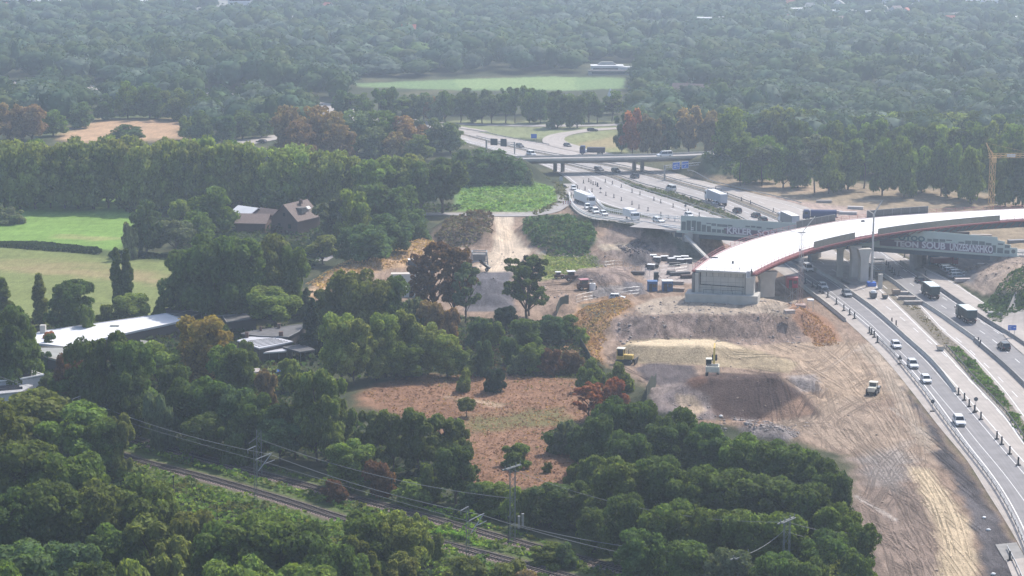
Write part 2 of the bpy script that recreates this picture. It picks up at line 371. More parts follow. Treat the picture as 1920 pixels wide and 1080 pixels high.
paint([(-80, 372), (250, 372), (268, 392), (250, 450), (205, 478), (-80, 458)], (.20, .32, .08), 2, 1, var=.22)
paint([(-80, 458), (100, 455), (210, 470), (330, 474), (320, 490), (-80, 466)], (.10, .13, .05), 1, .5)
paint([(-90, 462), (60, 466), (200, 482), (330, 492), (325, 590), (200, 600), (-90, 620)], (.205, .235, .085), 2, 1, var=.12)
for q in ([(-80, 492), (120, 494), (320, 520)], [(-40, 500), (200, 512), (330, 535)], [(60, 505), (320, 528)]):
    paint(q, (.36, .27, .15), 3.2, 2.5, closed=False, op=.55)
paint([(120, 444), (180, 448), (240, 446)], (.40, .33, .17), 1.6, 2.5, closed=False, op=.6)
paint([(858, 345), (1000, 341), (1036, 350), (1048, 378), (1000, 400), (850, 398)], (.17, .28, .08), 1.5, .8, var=.3)
paint([(840, 395), (1000, 399), (1050, 378), (1040, 345), (1062, 350), (1075, 378), (1000, 408), (840, 404)], (.17, .165, .09), 1.2, 1, var=.3)
SITE = [(560, 555), (640, 502), (720, 472), (800, 448), (835, 418), (890, 400), (960, 400), (1000, 408), (1062, 385), (1080, 398), (1090, 420), (1150, 425), (1262, 437), (1300, 440), (1440, 476), (1520, 548), (1620, 625), (1700, 722), (1800, 850), (1900, 1000), (1990, 1180), (1600, 1180), (1600, 860), (1450, 815), (1300, 748), (1200, 722), (1150, 690), (1090, 655), (1070, 600), (960, 603), (880, 595), (760, 565), (600, 575)]
paint(SITE, dirt, 1.5, 1.5, det=1.0, var=.12)
paint([(1310, 640), (1480, 600), (1600, 640), (1680, 740), (1560, 770), (1480, 690), (1380, 690)], sand, 4, 4, det=1, var=.12, op=.6)
paint([(1500, 770), (1600, 740), (1700, 790), (1760, 870), (1640, 870), (1480, 812), (1380, 790)], (.37, .285, .215), 4, 4, det=1, var=.1, op=.7)
paint([(925, 398), (962, 398), (960, 430), (985, 462), (1000, 470), (965, 500), (950, 530), (890, 500), (925, 468), (930, 430)], (.60, .49, .375), .7, .4, det=.35)
paint([(900, 398), (1000, 404), (1072, 372), (1085, 350), (1050, 362), (1040, 385), (985, 398)], (.36, .34, .31), .8, .5, det=.5)
paint([(1000, 470), (1110, 482), (1140, 492), (1100, 486), (1010, 476)], (.42, .38, .30), .8, .5)
paint([(1015, 478), (1110, 484), (1132, 500), (1085, 505), (1060, 520), (1015, 525)], (.24, .26, .09), 1.2, 1.2, var=.3)
paint([(985, 405), (1060, 400), (1110, 415), (1120, 450), (1105, 470), (1040, 470), (1000, 455), (978, 428)], (.09, .115, .055), 1, 1.5, var=.3)
paint([(800, 445), (850, 405), (920, 398), (925, 430), (900, 452), (820, 462)], (.20, .15, .11), 1.5, 2, var=.35)
paint([(560, 560), (640, 502), (720, 470), (800, 448), (840, 462), (820, 480), (760, 500), (690, 512), (620, 560)], (.42, .28, .165), 1, 1.5, var=.25)
paint([(560, 560), (640, 502), (720, 472), (800, 450), (810, 462), (700, 500), (620, 545)], (.46, .32, .20), 1, 1.2, z=2, var=.25, op=.8)
paint([(1140, 425), (1262, 437), (1310, 455), (1320, 500), (1240, 500), (1140, 480), (1120, 455)], (.25, .195, .165), 1.5, 2, var=.35, det=1)
paint([(1200, 434), (1290, 442), (1330, 500), (1300, 500), (1260, 455)], (.15, .15, .115), 1.2, 2, var=.3)
paint([(1195, 460), (1222, 470), (1225, 495), (1190, 500), (1170, 488)], (.16, .14, .135), 1, 1, var=.4, det=1)
paint([(1118, 458), (1185, 457), (1182, 467), (1130, 470)], (.40, .33, .25), .5, .3, z=3.6)
paint([(872, 510), (960, 510), (965, 585), (870, 585)], (.14, .132, .142), 1, 1, z=0, var=.12, det=.6)
paint([(1060, 505), (1180, 500), (1195, 530), (1100, 530), (1050, 522)], (.33, .25, .21), 1, 1, det=1)
paint([(1170, 527), (1205, 530), (1215, 552), (1160, 552)], (.17, .155, .16), .8, .8)
paint([(1120, 535), (1165, 535), (1180, 560), (1105, 560)], (.27, .235, .215), .8, .8)
paint([(1200, 495), (1320, 490), (1330, 530), (1215, 535)], (.40, .34, .31), 1, 1, det=.7)
paint([(1065, 600), (1090, 565), (1180, 552), (1190, 575), (1150, 600), (1120, 640), (1140, 690), (1090, 655)], (.36, .22, .125), 1.2, 2, var=.35)
paint([(1085, 572), (1150, 562), (1175, 578), (1110, 600)], (.14, .125, .085), 1, 1, var=.3)
paint([(1190, 575), (1225, 560), (1300, 552), (1440, 550), (1510, 568), (1510, 592), (1420, 596), (1300, 594), (1210, 600)], (.40, .325, .255), .8, .5, z=4.8, det=.8, var=.12)
paint([(1140, 600), (1200, 590), (1440, 588), (1500, 600), (1520, 640), (1370, 650), (1160, 640)], (.25, .185, .15), 1, 1.2, z=2, det=1.3, var=.3)
paint([(1150, 595), (1300, 592), (1300, 625), (1150, 640)], (.31, .235, .20), 1, 2, z=2.5, det=1.3, var=.45, op=.7)
paint([(1478, 570), (1505, 565), (1560, 605), (1580, 640), (1530, 645), (1490, 600)], (.33, .19, .12), .9, .8, z=1.2, var=.2, det=.3)
paint([(1165, 650), (1180, 638), (1340, 634), (1375, 645), (1500, 680), (1480, 700), (1380, 690), (1300, 684), (1190, 682)], (.40, .315, .205), .8, .8, z=1, var=.15, det=.5)  # sand plateau; its front face gets a darker colour as painted shade
paint([(1175, 645), (1232, 635), (1330, 636), (1362, 642), (1400, 655), (1322, 650), (1200, 649)], (.66, .53, .36), .4, .3, z=3.2, det=.15)  # same sand: sunlit top painted paler than the front face
paint([(1192, 690), (1220, 680), (1300, 686), (1320, 712), (1250, 728), (1205, 715)], (.115, .095, .095), .8, 1, var=.3, det=1)
paint([(1262, 745), (1285, 712), (1330, 698), (1460, 706), (1500, 730), (1540, 778), (1420, 792), (1300, 782)], (.105, .072, .062), 1, .8, z=0, var=.15, det=.4)
paint([(1295, 702), (1460, 700), (1470, 716), (1300, 716)], (.105, .072, .062), 1, .8, z=6, var=.22, det=.7)
paint([(1290, 712), (1318, 702), (1330, 715), (1300, 728)], (.24, .13, .09), .8, .5, z=4, op=.6)
paint([(1215, 725), (1275, 718), (1330, 745), (1345, 790), (1290, 790), (1230, 770)], (.235, .19, .175), 1, 1, var=.4, det=1.2)
paint([(1268, 740), (1300, 742), (1325, 770), (1300, 785), (1275, 765)], (.46, .35, .25), .8, .8, z=1.5)
paint([(1475, 705), (1530, 700), (1545, 735), (1500, 735)], (.34, .29, .265), 1, 1, var=.3, det=1.2)
paint([(1370, 782), (1440, 790), (1500, 812), (1480, 828), (1400, 815)], (.22, .19, .18), 1, 1, var=.6, det=1.5)
paint([(1500, 745), (1530, 775), (1420, 800), (1320, 795), (1290, 786), (1420, 788)], (.40, .26, .18), 1, 1, op=.7)
paint([(1590, 860), (1700, 870), (1760, 960), (1790, 1100), (1600, 1100)], (.25, .19, .155), 4, 4, var=.2, det=1.0)
paint([(1612, 850), (1700, 830), (1720, 880), (1680, 920), (1620, 900)], (.30, .27, .25), 3, 3, op=.7)
paint([(1700, 872), (1745, 880), (1790, 940), (1822, 980), (1842, 1100), (1770, 1110), (1758, 1000), (1735, 940)], (.53, .42, .285), 1.2, 1.2, det=.9, var=.12)
paint([(1640, 640), (1700, 730), (1765, 850), (1735, 850), (1690, 780), (1650, 700), (1610, 650)], (.47, .385, .30), 1.5, 2, det=.9, op=.7)
paint([(1690, 725), (1725, 760), (1775, 830), (1830, 905), (1890, 1000), (1955, 1110), (1850, 1110), (1825, 985), (1790, 900), (1745, 850), (1760, 840)], (.088, .079, .082), 1, 1, var=.3, det=1.0)
paint([(1800, 905), (1850, 960), (1880, 1060), (1850, 1060), (1820, 970)], (.18, .165, .17), 1.5, 2, op=.6)
for q, c in (([(1605, 930), (1640, 950), (1680, 975)], (.55, .50, .46)), ([(1672, 765), (1705, 790), (1765, 842)], (.55, .46, .38)), ([(1540, 700), (1600, 660), (1640, 640)], (.5, .4, .32))):
    paint(q, c, .5, .6, closed=False, op=.8)
paint([(670, 735), (760, 704), (1000, 702), (1130, 712), (1110, 780), (1050, 830), (1130, 890), (1060, 925), (860, 905), (850, 830), (740, 775), (670, 760)], (.275, .158, .10), 2, 2, var=.3, det=.5)
paint([(870, 780), (1050, 765), (1080, 795), (880, 812)], (.17, .165, .07), 2, 3, op=.8)
paint([(835, 742), (885, 750), (930, 760)], (.52, .40, .28), 1.2, 2, closed=False, op=.7)
paint([(720, 725), (860, 735), (820, 745)], (.38, .22, .14), 1.2, 2, closed=False, op=.6)
paint([(1000, 650), (1080, 645), (1085, 660), (1010, 665)], (.42, .26, .15), 1, 1)
paint([(440, 690), (500, 682), (565, 690), (570, 705), (480, 708)], (.19, .22, .08), 1, 1)
paint([(600, 590), (720, 560), (760, 575), (640, 610)], (.12, .12, .06), 2, 2)
# right hand side
paint([(1290, 327), (1440, 330), (1700, 350), (1990, 372), (1990, 470), (1820, 470), (1640, 440), (1500, 386), (1360, 350)], (.30, .235, .16), 2, 2, var=.3, det=.6)
paint([(1430, 368), (1520, 378), (1640, 395), (1640, 440), (1560, 410), (1500, 387)], (.42, .32, .27), 2, 2, det=.8)
paint([(1380, 345), (1600, 352), (1600, 362), (1400, 358)], (.45, .33, .24), 1.5, 3, op=.6)
paint([(1310, 290), (1440, 285), (1460, 325), (1330, 328)], (.10, .125, .065), 2, 2, var=.3)
paint([(1690, 474), (1990, 470), (1990, 560), (1860, 556), (1800, 530)], (.34, .265, .215), 1.5, 1.5, var=.3, det=1)
paint([(1700, 478), (1860, 480), (1850, 506), (1822, 532), (1790, 528), (1740, 505)], (.185, .175, .175), 1, 1, det=.6)
paint([(1830, 500), (1880, 494), (1990, 500), (1990, 548), (1840, 552)], (.40, .31, .245), 1, 1, z=2, var=.3, det=1)
paint([(1838, 562), (1900, 545), (1990, 545), (1990, 600), (1900, 600)], (.10, .14, .06), 1, 1, z=1, var=.3)
# railway corridor
paint([(60, 780), (250, 806), (520, 880), (760, 945), (960, 998), (1250, 1075), (1400, 1110), (1250, 1160), (1000, 1100), (640, 1010), (200, 870), (60, 830)], (.115, .155, .05), 2, 2, var=.4)
for R, wd in ((railA, 1.9), (railB, 1.7)):
    paint(R[:, :2], (.19, .145, .12), 1.0, .35, closed=False, world=True) if False else None
    k = near(X, Y, R, 8); d = dist(X[k], Y[k], R, False) + .5 * n2[k]; t = np.clip((wd + .6 - d) / 1.0, 0, 1)[:, None]
    COL[k] = COL[k] * (1 - t) + np.array([.17, .13, .11]) * t
# vehicle tracks worn into the site
trk = [([(1640, 700), (1560, 740), (1500, 790), (1420, 795), (1330, 780)], .7), ([(1650, 740), (1590, 770), (1560, 800), (1620, 850), (1650, 900), (1620, 960)], .72), ([(1700, 840), (1660, 880), (1640, 940)], .68),
       ([(1725, 860), (1690, 900), (1650, 950)], .72), ([(1480, 800), (1560, 800), (1640, 850), (1660, 870)], .7), ([(1530, 650), (1580, 690), (1640, 760), (1700, 850), (1770, 950), (1800, 1060)], 1.2),
       ([(1380, 690), (1460, 700), (1540, 690), (1600, 640)], .75), ([(1350, 670), (1450, 680), (1540, 672)], 1.22), ([(1600, 640), (1640, 700), (1660, 760), (1700, 800)], .78), ([(1640, 910), (1740, 960), (1770, 1040)], .62),
       ([(1620, 1000), (1700, 1030), (1740, 1090)], .66), ([(1120, 660), (1160, 690), (1220, 720)], .6), ([(940, 405), (945, 440), (950, 480), (930, 520)], 1.15), ([(935, 405), (938, 440), (940, 480), (905, 500)], .85),
       ([(1000, 535), (1100, 532), (1160, 560)], .8), ([(990, 550), (1080, 545), (1130, 552)], 1.15), ([(1010, 520), (1080, 530), (1200, 528)], .82), ([(1420, 640), (1500, 600), (1460, 590)], .75), ([(1440, 600), (1480, 640), (1540, 660)], .8), ([(1420, 596), (1450, 640), (1500, 665)], 1.2)]
rr = random.Random(5)
for i in range(56):
    x0 = rr.uniform(1380, 1760); y0 = rr.uniform(650, 1060); a = rr.uniform(.45, 1.3); L = rr.uniform(70, 210); b = rr.uniform(-.35, .35)
    pts = [(x0 + L * t * math.cos(a + b * t), y0 + L * t * math.sin(a + b * t)) for t in (0, .25, .5, .75, 1)]
    trk.append((pts, rr.choice([.78, .84, 1.12, 1.2])))
sitew = np.array(PW(SITE)); TV = []; TF = []; TC = []; to = 0
COLG = COL.reshape(GX.shape + (3,))
for n_, (pts, f) in enumerate(trk):
    P = smooth_line(PW(pts), .9)[:, :2]
    if len(P) < 6: continue
    d_ = np.gradient(P, axis=0); d_ /= np.linalg.norm(d_, axis=1)[:, None] + 1e-9; N = np.stack([d_[:, 1], -d_[:, 0]], 1)
    for s_ in (-1, 1):
        for sub_ in ((0, 1.0), (.8, .5)):
            Q = P + N * s_ * (1.0 + sub_[0]); wv_ = np.clip(.40 + .7 * fbm(Q[:, 0], Q[:, 1], 7, 300 + n_, 2), 0, .7) * sub_[1] * np.clip(np.minimum(np.arange(len(P)), np.arange(len(P))[::-1]) / 6, 0, 1)
            wv_ = wv_ * (dist(Q[:, 0], Q[:, 1], sitew) < -1) * (dist(Q[:, 0], Q[:, 1], MW) > 1)
            A = Q - N * wv_[:, None] / 2; B = Q + N * wv_[:, None] / 2; ix = np.clip(np.searchsorted(ax, Q[:, 0]), 0, len(ax) - 1); iy = np.clip(np.searchsorted(ay, Q[:, 1]), 0, len(ay) - 1); c = COLG[iy, ix] * f
            for i in range(len(Q) - 1):
                if wv_[i] + wv_[i + 1] < .08: continue
                TV += [(*A[i], 0), (*A[i + 1], 0), (*B[i + 1], 0), (*B[i], 0)]; TF.append((to, to + 1, to + 2, to + 3)); TC += [c[i], c[i + 1], c[i + 1], c[i]]; to += 4
TV = np.array(TV); TV[:, 2] = hgt(TV[:, 0], TV[:, 1]) + .075
ny, nx = GX.shape; idx = np.arange(nx * ny).reshape(ny, nx)
F4 = np.stack([idx[:-1, :-1], idx[:-1, 1:], idx[1:, 1:], idx[1:, :-1]], -1).reshape(-1, 4)
gm = bpy.data.materials.new('ground_soil_and_grass'); gm.use_nodes = True
b = gm.node_tree.nodes['Principled BSDF']; L = gm.node_tree.links; b.inputs['Roughness'].default_value = .95; b.inputs['Specular IOR Level'].default_value = .1
at = nn(gm, 'ShaderNodeAttribute'); at.attribute_name = 'Col'; dt = nn(gm, 'ShaderNodeAttribute'); dt.attribute_name = 'detail'
ge = nn(gm, 'ShaderNodeNewGeometry')
def tex(scale, det, rough=.6, stretch=None):
    z = nn(gm, 'ShaderNodeTexNoise'); z.inputs['Scale'].default_value = scale; z.inputs['Detail'].default_value = det; z.inputs['Roughness'].default_value = rough
    if stretch:
        mp = nn(gm, 'ShaderNodeMapping'); mp.inputs['Scale'].default_value = stretch[0]; mp.inputs['Rotation'].default_value = (0, 0, stretch[1]); L.new(ge.outputs['Position'], mp.inputs[0]); L.new(mp.outputs[0], z.inputs['Vector'])
    else: L.new(ge.outputs['Position'], z.inputs['Vector'])
    return z
def rng(sock, lo, hi, a=.3, b_=.7):
    r = nn(gm, 'ShaderNodeMapRange'); L.new(sock, r.inputs[0]); r.inputs[1].default_value = a; r.inputs[2].default_value = b_; r.inputs[3].default_value = lo; r.inputs[4].default_value = hi; return r.outputs[0]
def mth(op, a, b_):
    q = nn(gm, 'ShaderNodeMath'); q.operation = op
    for i, s in enumerate((a, b_)):
        if isinstance(s, (int, float)): q.inputs[i].default_value = s
        else: L.new(s, q.inputs[i])
    return q.outputs[0]
fine = tex(2.2, 8, .75); mid_ = tex(.35, 6); strk = tex(.6, 6, .65, ((1, .16, 1), .12)); strk2 = tex(.7, 6, .65, ((1, .25, 1), -.6))
f1 = rng(fine.outputs[0], -.26, .26, .35, .65); f2 = rng(mid_.outputs[0], -.12, .12); f3 = rng(strk.outputs[0], -.24, .24, .36, .64); f4 = rng(strk2.outputs[0], -.18, .18, .36, .64)
s_ = mth('ADD', mth('MULTIPLY', mth('ADD', f3, f4), dt.outputs['Fac']), mth('ADD', f1, f2))
s_ = mth('ADD', s_, 1.0); vm = nn(gm, 'ShaderNodeVectorMath'); vm.operation = 'SCALE'; L.new(at.outputs['Color'], vm.inputs[0]); L.new(s_, vm.inputs['Scale'])
L.new(vm.outputs[0], b.inputs['Base Color'])
bp = nn(gm, 'ShaderNodeBump'); bp.inputs['Strength'].default_value = .9; bp.inputs['Distance'].default_value = .45
L.new(mth('ADD', fine.outputs[0], mth('MULTIPLY', strk.outputs[0], dt.outputs['Fac'])), bp.inputs['Height']); L.new(bp.outputs[0], b.inputs['Normal'])
tracks_o = raw('wheel_tracks', TV, TF, gm); tag(tracks_o, kind='structure'); ta_ = tracks_o.data.attributes.new('Col', 'FLOAT_COLOR', 'POINT'); ta_.data.foreach_set('color', np.c_[np.array(TC), np.ones(len(TC))].astype(np.float32).ravel())
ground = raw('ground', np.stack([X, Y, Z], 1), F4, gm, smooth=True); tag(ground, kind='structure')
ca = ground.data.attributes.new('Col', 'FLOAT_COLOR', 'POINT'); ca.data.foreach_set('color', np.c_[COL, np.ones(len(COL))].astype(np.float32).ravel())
da = ground.data.attributes.new('detail', 'FLOAT', 'POINT'); da.data.foreach_set('value', DET.astype(np.float32))

# ---------------------------------------------------------------- roads
def road_mat(name, col, wheel=.0, noise=.14):
    m = bpy.data.materials.new(name); m.use_nodes = True; b = m.node_tree.nodes['Principled BSDF']; L = m.node_tree.links
    b.inputs['Roughness'].default_value = .75; b.inputs['Specular IOR Level'].default_value = .35
    ge = nn(m, 'ShaderNodeNewGeometry'); tx = nn(m, 'ShaderNodeUVMap'); tx.uv_map = 'UVMap'
    a = nn(m, 'ShaderNodeTexNoise'); a.inputs['Scale'].default_value = .35; a.inputs['Detail'].default_value = 7; L.new(ge.outputs['Position'], a.inputs['Vector'])
    mp = nn(m, 'ShaderNodeMapping'); mp.inputs['Scale'].default_value = (1.2, .03, 1); L.new(tx.outputs[0], mp.inputs[0])
    c = nn(m, 'ShaderNodeTexNoise'); c.inputs['Scale'].default_value = 1.0; c.inputs['Detail'].default_value = 4; L.new(mp.outputs[0], c.inputs['Vector'])
    r1 = nn(m, 'ShaderNodeMapRange'); L.new(a.outputs[0], r1.inputs[0]); r1.inputs[1].default_value = .3; r1.inputs[2].default_value = .7; r1.inputs[3].default_value = 1 - noise; r1.inputs[4].default_value = 1 + noise
    r2 = nn(m, 'ShaderNodeMapRange'); L.new(c.outputs[0], r2.inputs[0]); r2.inputs[1].default_value = .3; r2.inputs[2].default_value = .7; r2.inputs[3].default_value = 1 - noise; r2.inputs[4].default_value = 1 + noise
    q = nn(m, 'ShaderNodeMath'); q.operation = 'MULTIPLY'; L.new(r1.outputs[0], q.inputs[0]); L.new(r2.outputs[0], q.inputs[1])
    v = nn(m, 'ShaderNodeVectorMath'); v.operation = 'SCALE'; v.inputs[0].default_value = col; L.new(q.outputs[0], v.inputs['Scale']); L.new(v.outputs[0], b.inputs['Base Color'])
    return m
R_CONC = road_mat('road_concrete', (.355, .315, .285)); R_ASPH = road_mat('road_asphalt', (.20, .19, .193)); R_LIGHT = road_mat('road_worn_concrete', (.30, .275, .262)); R_SOIL = mat('median_soil', (.17, .145, .11), .95, noise=.35, scale=.8, bump=.5)
R_PAINT = mat('road_paint', (.74, .73, .72), .7, noise=.1, scale=1)
def ribbon(name, A, B, z, m, parent=None, kind='structure', n=None):
    n = n or max(8, int(max(np.linalg.norm(np.diff(np.asarray(A)[:, :2], axis=0), axis=1).sum(), 20) / 3))
    A = resample(np.asarray(A, float), n); B = resample(np.asarray(B, float), n)
    k = 6; rows = [A * (1 - t) + B * t for t in np.linspace(0, 1, k + 1)]
    V = np.stack(rows, 1); zz = V[..., 2] + z if V.shape[2] == 3 else np.full(V.shape[:2], z)
    v = np.concatenate([V[..., :2], zz[..., None]], -1).reshape(-1, 3)
    i = np.arange(n * (k + 1)).reshape(n, k + 1); f = np.stack([i[:-1, :-1], i[:-1, 1:], i[1:, 1:], i[1:, :-1]], -1).reshape(-1, 4)
    a, b_, c = v[f[0, 0]], v[f[0, 1]], v[f[0, 2]]
    if np.cross(b_ - a, c - a)[2] < 0: f = f[:, ::-1]
    o = raw(name, v, f, m, parent)
    s = np.r_[0, np.cumsum(np.linalg.norm(np.diff(A[:, :2], axis=0), axis=1))]; wd = np.linalg.norm(A[:, :2] - B[:, :2], axis=1).mean()
    uv = np.stack([np.tile(np.linspace(0, wd, k + 1), (n, 1)), np.tile(s[:, None], (1, k + 1))], -1).reshape(-1, 2)
    l = o.data.uv_layers.new(name='UVMap'); l.data.foreach_set('uv', uv[f.ravel()].astype(np.float32).ravel())
    if kind and not parent: tag(o, kind=kind)
    return o
def cut(line, ya=None, yb=None):   # keep the part of a line between two depths
    L = np.asarray(line); k = np.ones(len(L), bool)
    if ya is not None: k &= L[:, 1] <= ya
    if yb is not None: k &= L[:, 1] >= yb
    return L[k]
def dY(py): return W(960, py)[1]
ribbon('motorway', LN['L0'], LN['R0'], .02, R_CONC)
ribbon('left_carriageway', cut(LN['D1'], dY(478)), cut(LN['B1'], dY(478)), .035, R_ASPH)
ribbon('right_carriageway', cut(LN['B3'], dY(460)), cut(LN['B4'], dY(460)), .035, R_ASPH)
ribbon('upper_carriageway', cut(LN['B1R'], None, dY(440)), cut(LN['B2'], dY(289), dY(440)), .035, R_LIGHT)
ribbon('upper_left_carriageway', cut(LN['L0'], dY(262), dY(440)), cut(LN['B1'], dY(262), dY(440)), .035, R_LIGHT)
ribbon('median_strip', cut(LN['B1'], dY(289), dY(440)), cut(LN['B1R'], None, dY(440)), .05, R_SOIL)
ribbon('median_strip', LN['B2'], LN['B2R'], .055, R_SOIL)
ribbon('ramp', rampN, rampF, .0, R_LIGHT)
def dashes(line, off, wd, on, gap, z=.06, ya=None, yb=None):
    P = smooth_line(cut(line, ya, yb), 1.0); n = len(P)
    if n < 4: return MB()
    T = np.gradient(P[:, :2], axis=0); T /= np.linalg.norm(T, axis=1)[:, None]; N = np.stack([T[:, 1], -T[:, 0]], 1)
    Q = P[:, :2] + N * off; s = np.r_[0, np.cumsum(np.linalg.norm(np.diff(Q, axis=0), axis=1))]; m = MB(); t = 0
    while t + on < s[-1]:
        k = max(2, int(on / 3) + 1); ts = np.linspace(t, t + on, k); q = np.stack([np.interp(ts, s, Q[:, 0]), np.interp(ts, s, Q[:, 1])], 1); nn_ = np.stack([np.interp(ts, s, N[:, 0]), np.interp(ts, s, N[:, 1])], 1)
        vs = [(*(q[i] - nn_[i] * wd / 2), z) for i in range(k)] + [(*(q[i] + nn_[i] * wd / 2), z) for i in range(k)]
        m.add(vs, [(i, i + 1, k + i + 1, k + i) for i in range(k - 1)]); t += on + gap
    return m
MK = MB()
def mk(m): MK.add(m.v, m.f)
def N_(line): # sign so that +off is to the right hand side of the picture
    return -1
lo = dY(470)
for line, off, a, b_, on, gap, wd in [
    ('D1', 1.0, lo, None, 400, 1, .2), ('B1', -.9, lo, None, 400, 1, .14), ('B1', -4.4, lo, None, 400, 1, .12), ('B1', .9, lo, None, 400, 1, .2), ('B1', 4.6, lo, None, 5, 8, .18), ('B2', -.8, lo, None, 400, 1, .25),
    ('B2R', .8, lo, None, 400, 1, .2), ('B3', -3.6, lo, None, 5, 8, .18), ('B3', .9, lo, None, 400, 1, .2), ('B4', -.9, lo, None, 400, 1, .2), ('B3', 4.2, lo, None, 4, 6, .18), ('B3', 7.6, lo, None, 4, 6, .18),
    ('R0', -.9, lo, None, 400, 1, .2), ('R0', -4, dY(258), dY(440), 400, 1, .2), ('B2', -3.8, dY(258), dY(430), 5, 9, .2), ('B2', -7.6, dY(258), dY(430), 5, 9, .2), ('B2', -.9, dY(258), dY(430), 400, 1, .25),
    ('B1', -.9, dY(258), dY(430), 400, 1, .25), ('B1', -4.6, dY(258), dY(430), 400, 1, .22), ('B1', -5.3, dY(300), dY(430), 400, 1, .22), ('B1', -8.4, dY(258), dY(430), 5, 9, .2), ('L0', 1.2, dY(258), dY(430), 400, 1, .25), ('B2R', 4.4, dY(262), dY(430), 5, 9, .2), ('B2R', 1, dY(258), dY(430), 400, 1, .22)]:
    P = LN[line]; 
    mk(dashes(P, -off if P[0][1] > P[-1][1] else off, wd, min(on, 6 if on < 50 else 12), gap if on < 50 else 0.01, ya=a, yb=b_))
tag(MK.build('lane_markings', R_PAINT), kind='structure')
def patch(name, px, m, z=.06):
    P = PW(px); n = len(P); zz = [float(hgt(np.array([p[0]]), np.array([p[1]]))[0]) for p in P]; h_ = max(max(zz), 0) + z
    mb = MB(); mb.prism([(p[0], p[1]) for p in P], h_ - .3, h_); tag(mb.build(name, m), kind='structure')
patch('pavement', [(1866, 1022), (1906, 1018), (1922, 1046), (1884, 1052)], CONC_D, .10); patch('pavement', [(1886, 1052), (1924, 1046), (2000, 1180), (1945, 1200)], R_CONC, .12)
# slip road and loop beyond the flyover, local roads
def road(name, pts, wd, m=R_LIGHT, z=.03):
    P = smooth_line(PW(pts), 6)[:, :2]; T = np.gradient(P, axis=0); T /= np.linalg.norm(T, axis=1)[:, None]; N = np.stack([T[:, 1], -T[:, 0]], 1)
    wl = np.interp(np.linspace(0, 1, len(P)), np.linspace(0, 1, len(np.atleast_1d(wd))), np.atleast_1d(wd))[:, None] if not np.isscalar(wd) else wd
    zz = max(z, float(np.max(hgt(P[:, 0], P[:, 1]))) * 0 + z)
    A = P - N * wl / 2; B = P + N * wl / 2; ha = hgt(A[:, 0], A[:, 1]) + .16; hb = hgt(B[:, 0], B[:, 1]) + .16
    return ribbon(name, np.c_[A, ha], np.c_[B, hb], z, m)
road('slip_road', [(1200, 239), (1130, 242), (1080, 248), (1046, 254), (1035, 262), (1050, 272), (1100, 284), (1190, 300)], [7, 7, 8, 9, 11, 9, 8, 8], R_CONC)
road('country_road', [(560, 205), (640, 214), (760, 228), (870, 233), (1000, 236), (1100, 236), (1180, 233), (1300, 226)], 8)
road('left_motorway', [(-80, 152), (0, 158), (100, 162), (200, 168), (300, 174), (385, 178), (500, 186), (620, 206), (700, 222), (870, 250)], 26, R_CONC)
road('link_road', [(380, 286), (440, 272), (500, 260), (560, 252), (640, 247)], 12, R_CONC)
road('field_lane', [(790, 402), (860, 402), (920, 402), (1000, 406), (1050, 388), (1078, 362), (1072, 345)], 6, R_LIGHT)
road('village_road', [(-80, 256), (0, 250), (60, 246), (150, 240)], 9)
road('side_road', [(600, 490), (640, 470), (700, 455)], 4)
road('slip_road', [(2000, 560), (1935, 580), (1912, 602), (1915, 630), (1960, 668)], 9, R_CONC)
# ---------------------------------------------------------------- barriers and guard rails
def sweep(name, P, prof, m, parent=None, z=0.0):
    P = np.asarray(P, float)
    if P.shape[1] == 2: P = np.c_[P, np.zeros(len(P))]
    T = np.gradient(P[:, :2], axis=0); T /= np.linalg.norm(T, axis=1)[:, None] + 1e-9; N = np.stack([T[:, 1], -T[:, 0]], 1); k = len(prof); V = []
    for o_, h in prof: V.append(np.c_[P[:, :2] + N * o_, P[:, 2] + h + z])
    V = np.stack(V, 1).reshape(-1, 3); n = len(P); f = []
    for i in range(n - 1):
        for j in range(k): f.append((i * k + j, i * k + (j + 1) % k, (i + 1) * k + (j + 1) % k, (i + 1) * k + j))
    mb = MB(); mb.add(V, f); mb.add(V[:k], [tuple(range(k))]); mb.add(V[-k:], [tuple(range(k))])
    return mb.build(name, m, parent)
JER = [(-.32, 0), (-.28, .18), (-.12, .42), (-.09, .95), (.09, .95), (.12, .42), (.28, .18), (.32, 0)]
def barrier(px, label, m=None, z=.03):
    o = sweep('concrete_barrier', smooth_line(PW(px), 3), JER, m or CONC, z=z); tag(o, label, 'barrier', 'concrete barriers along the lanes'); return o
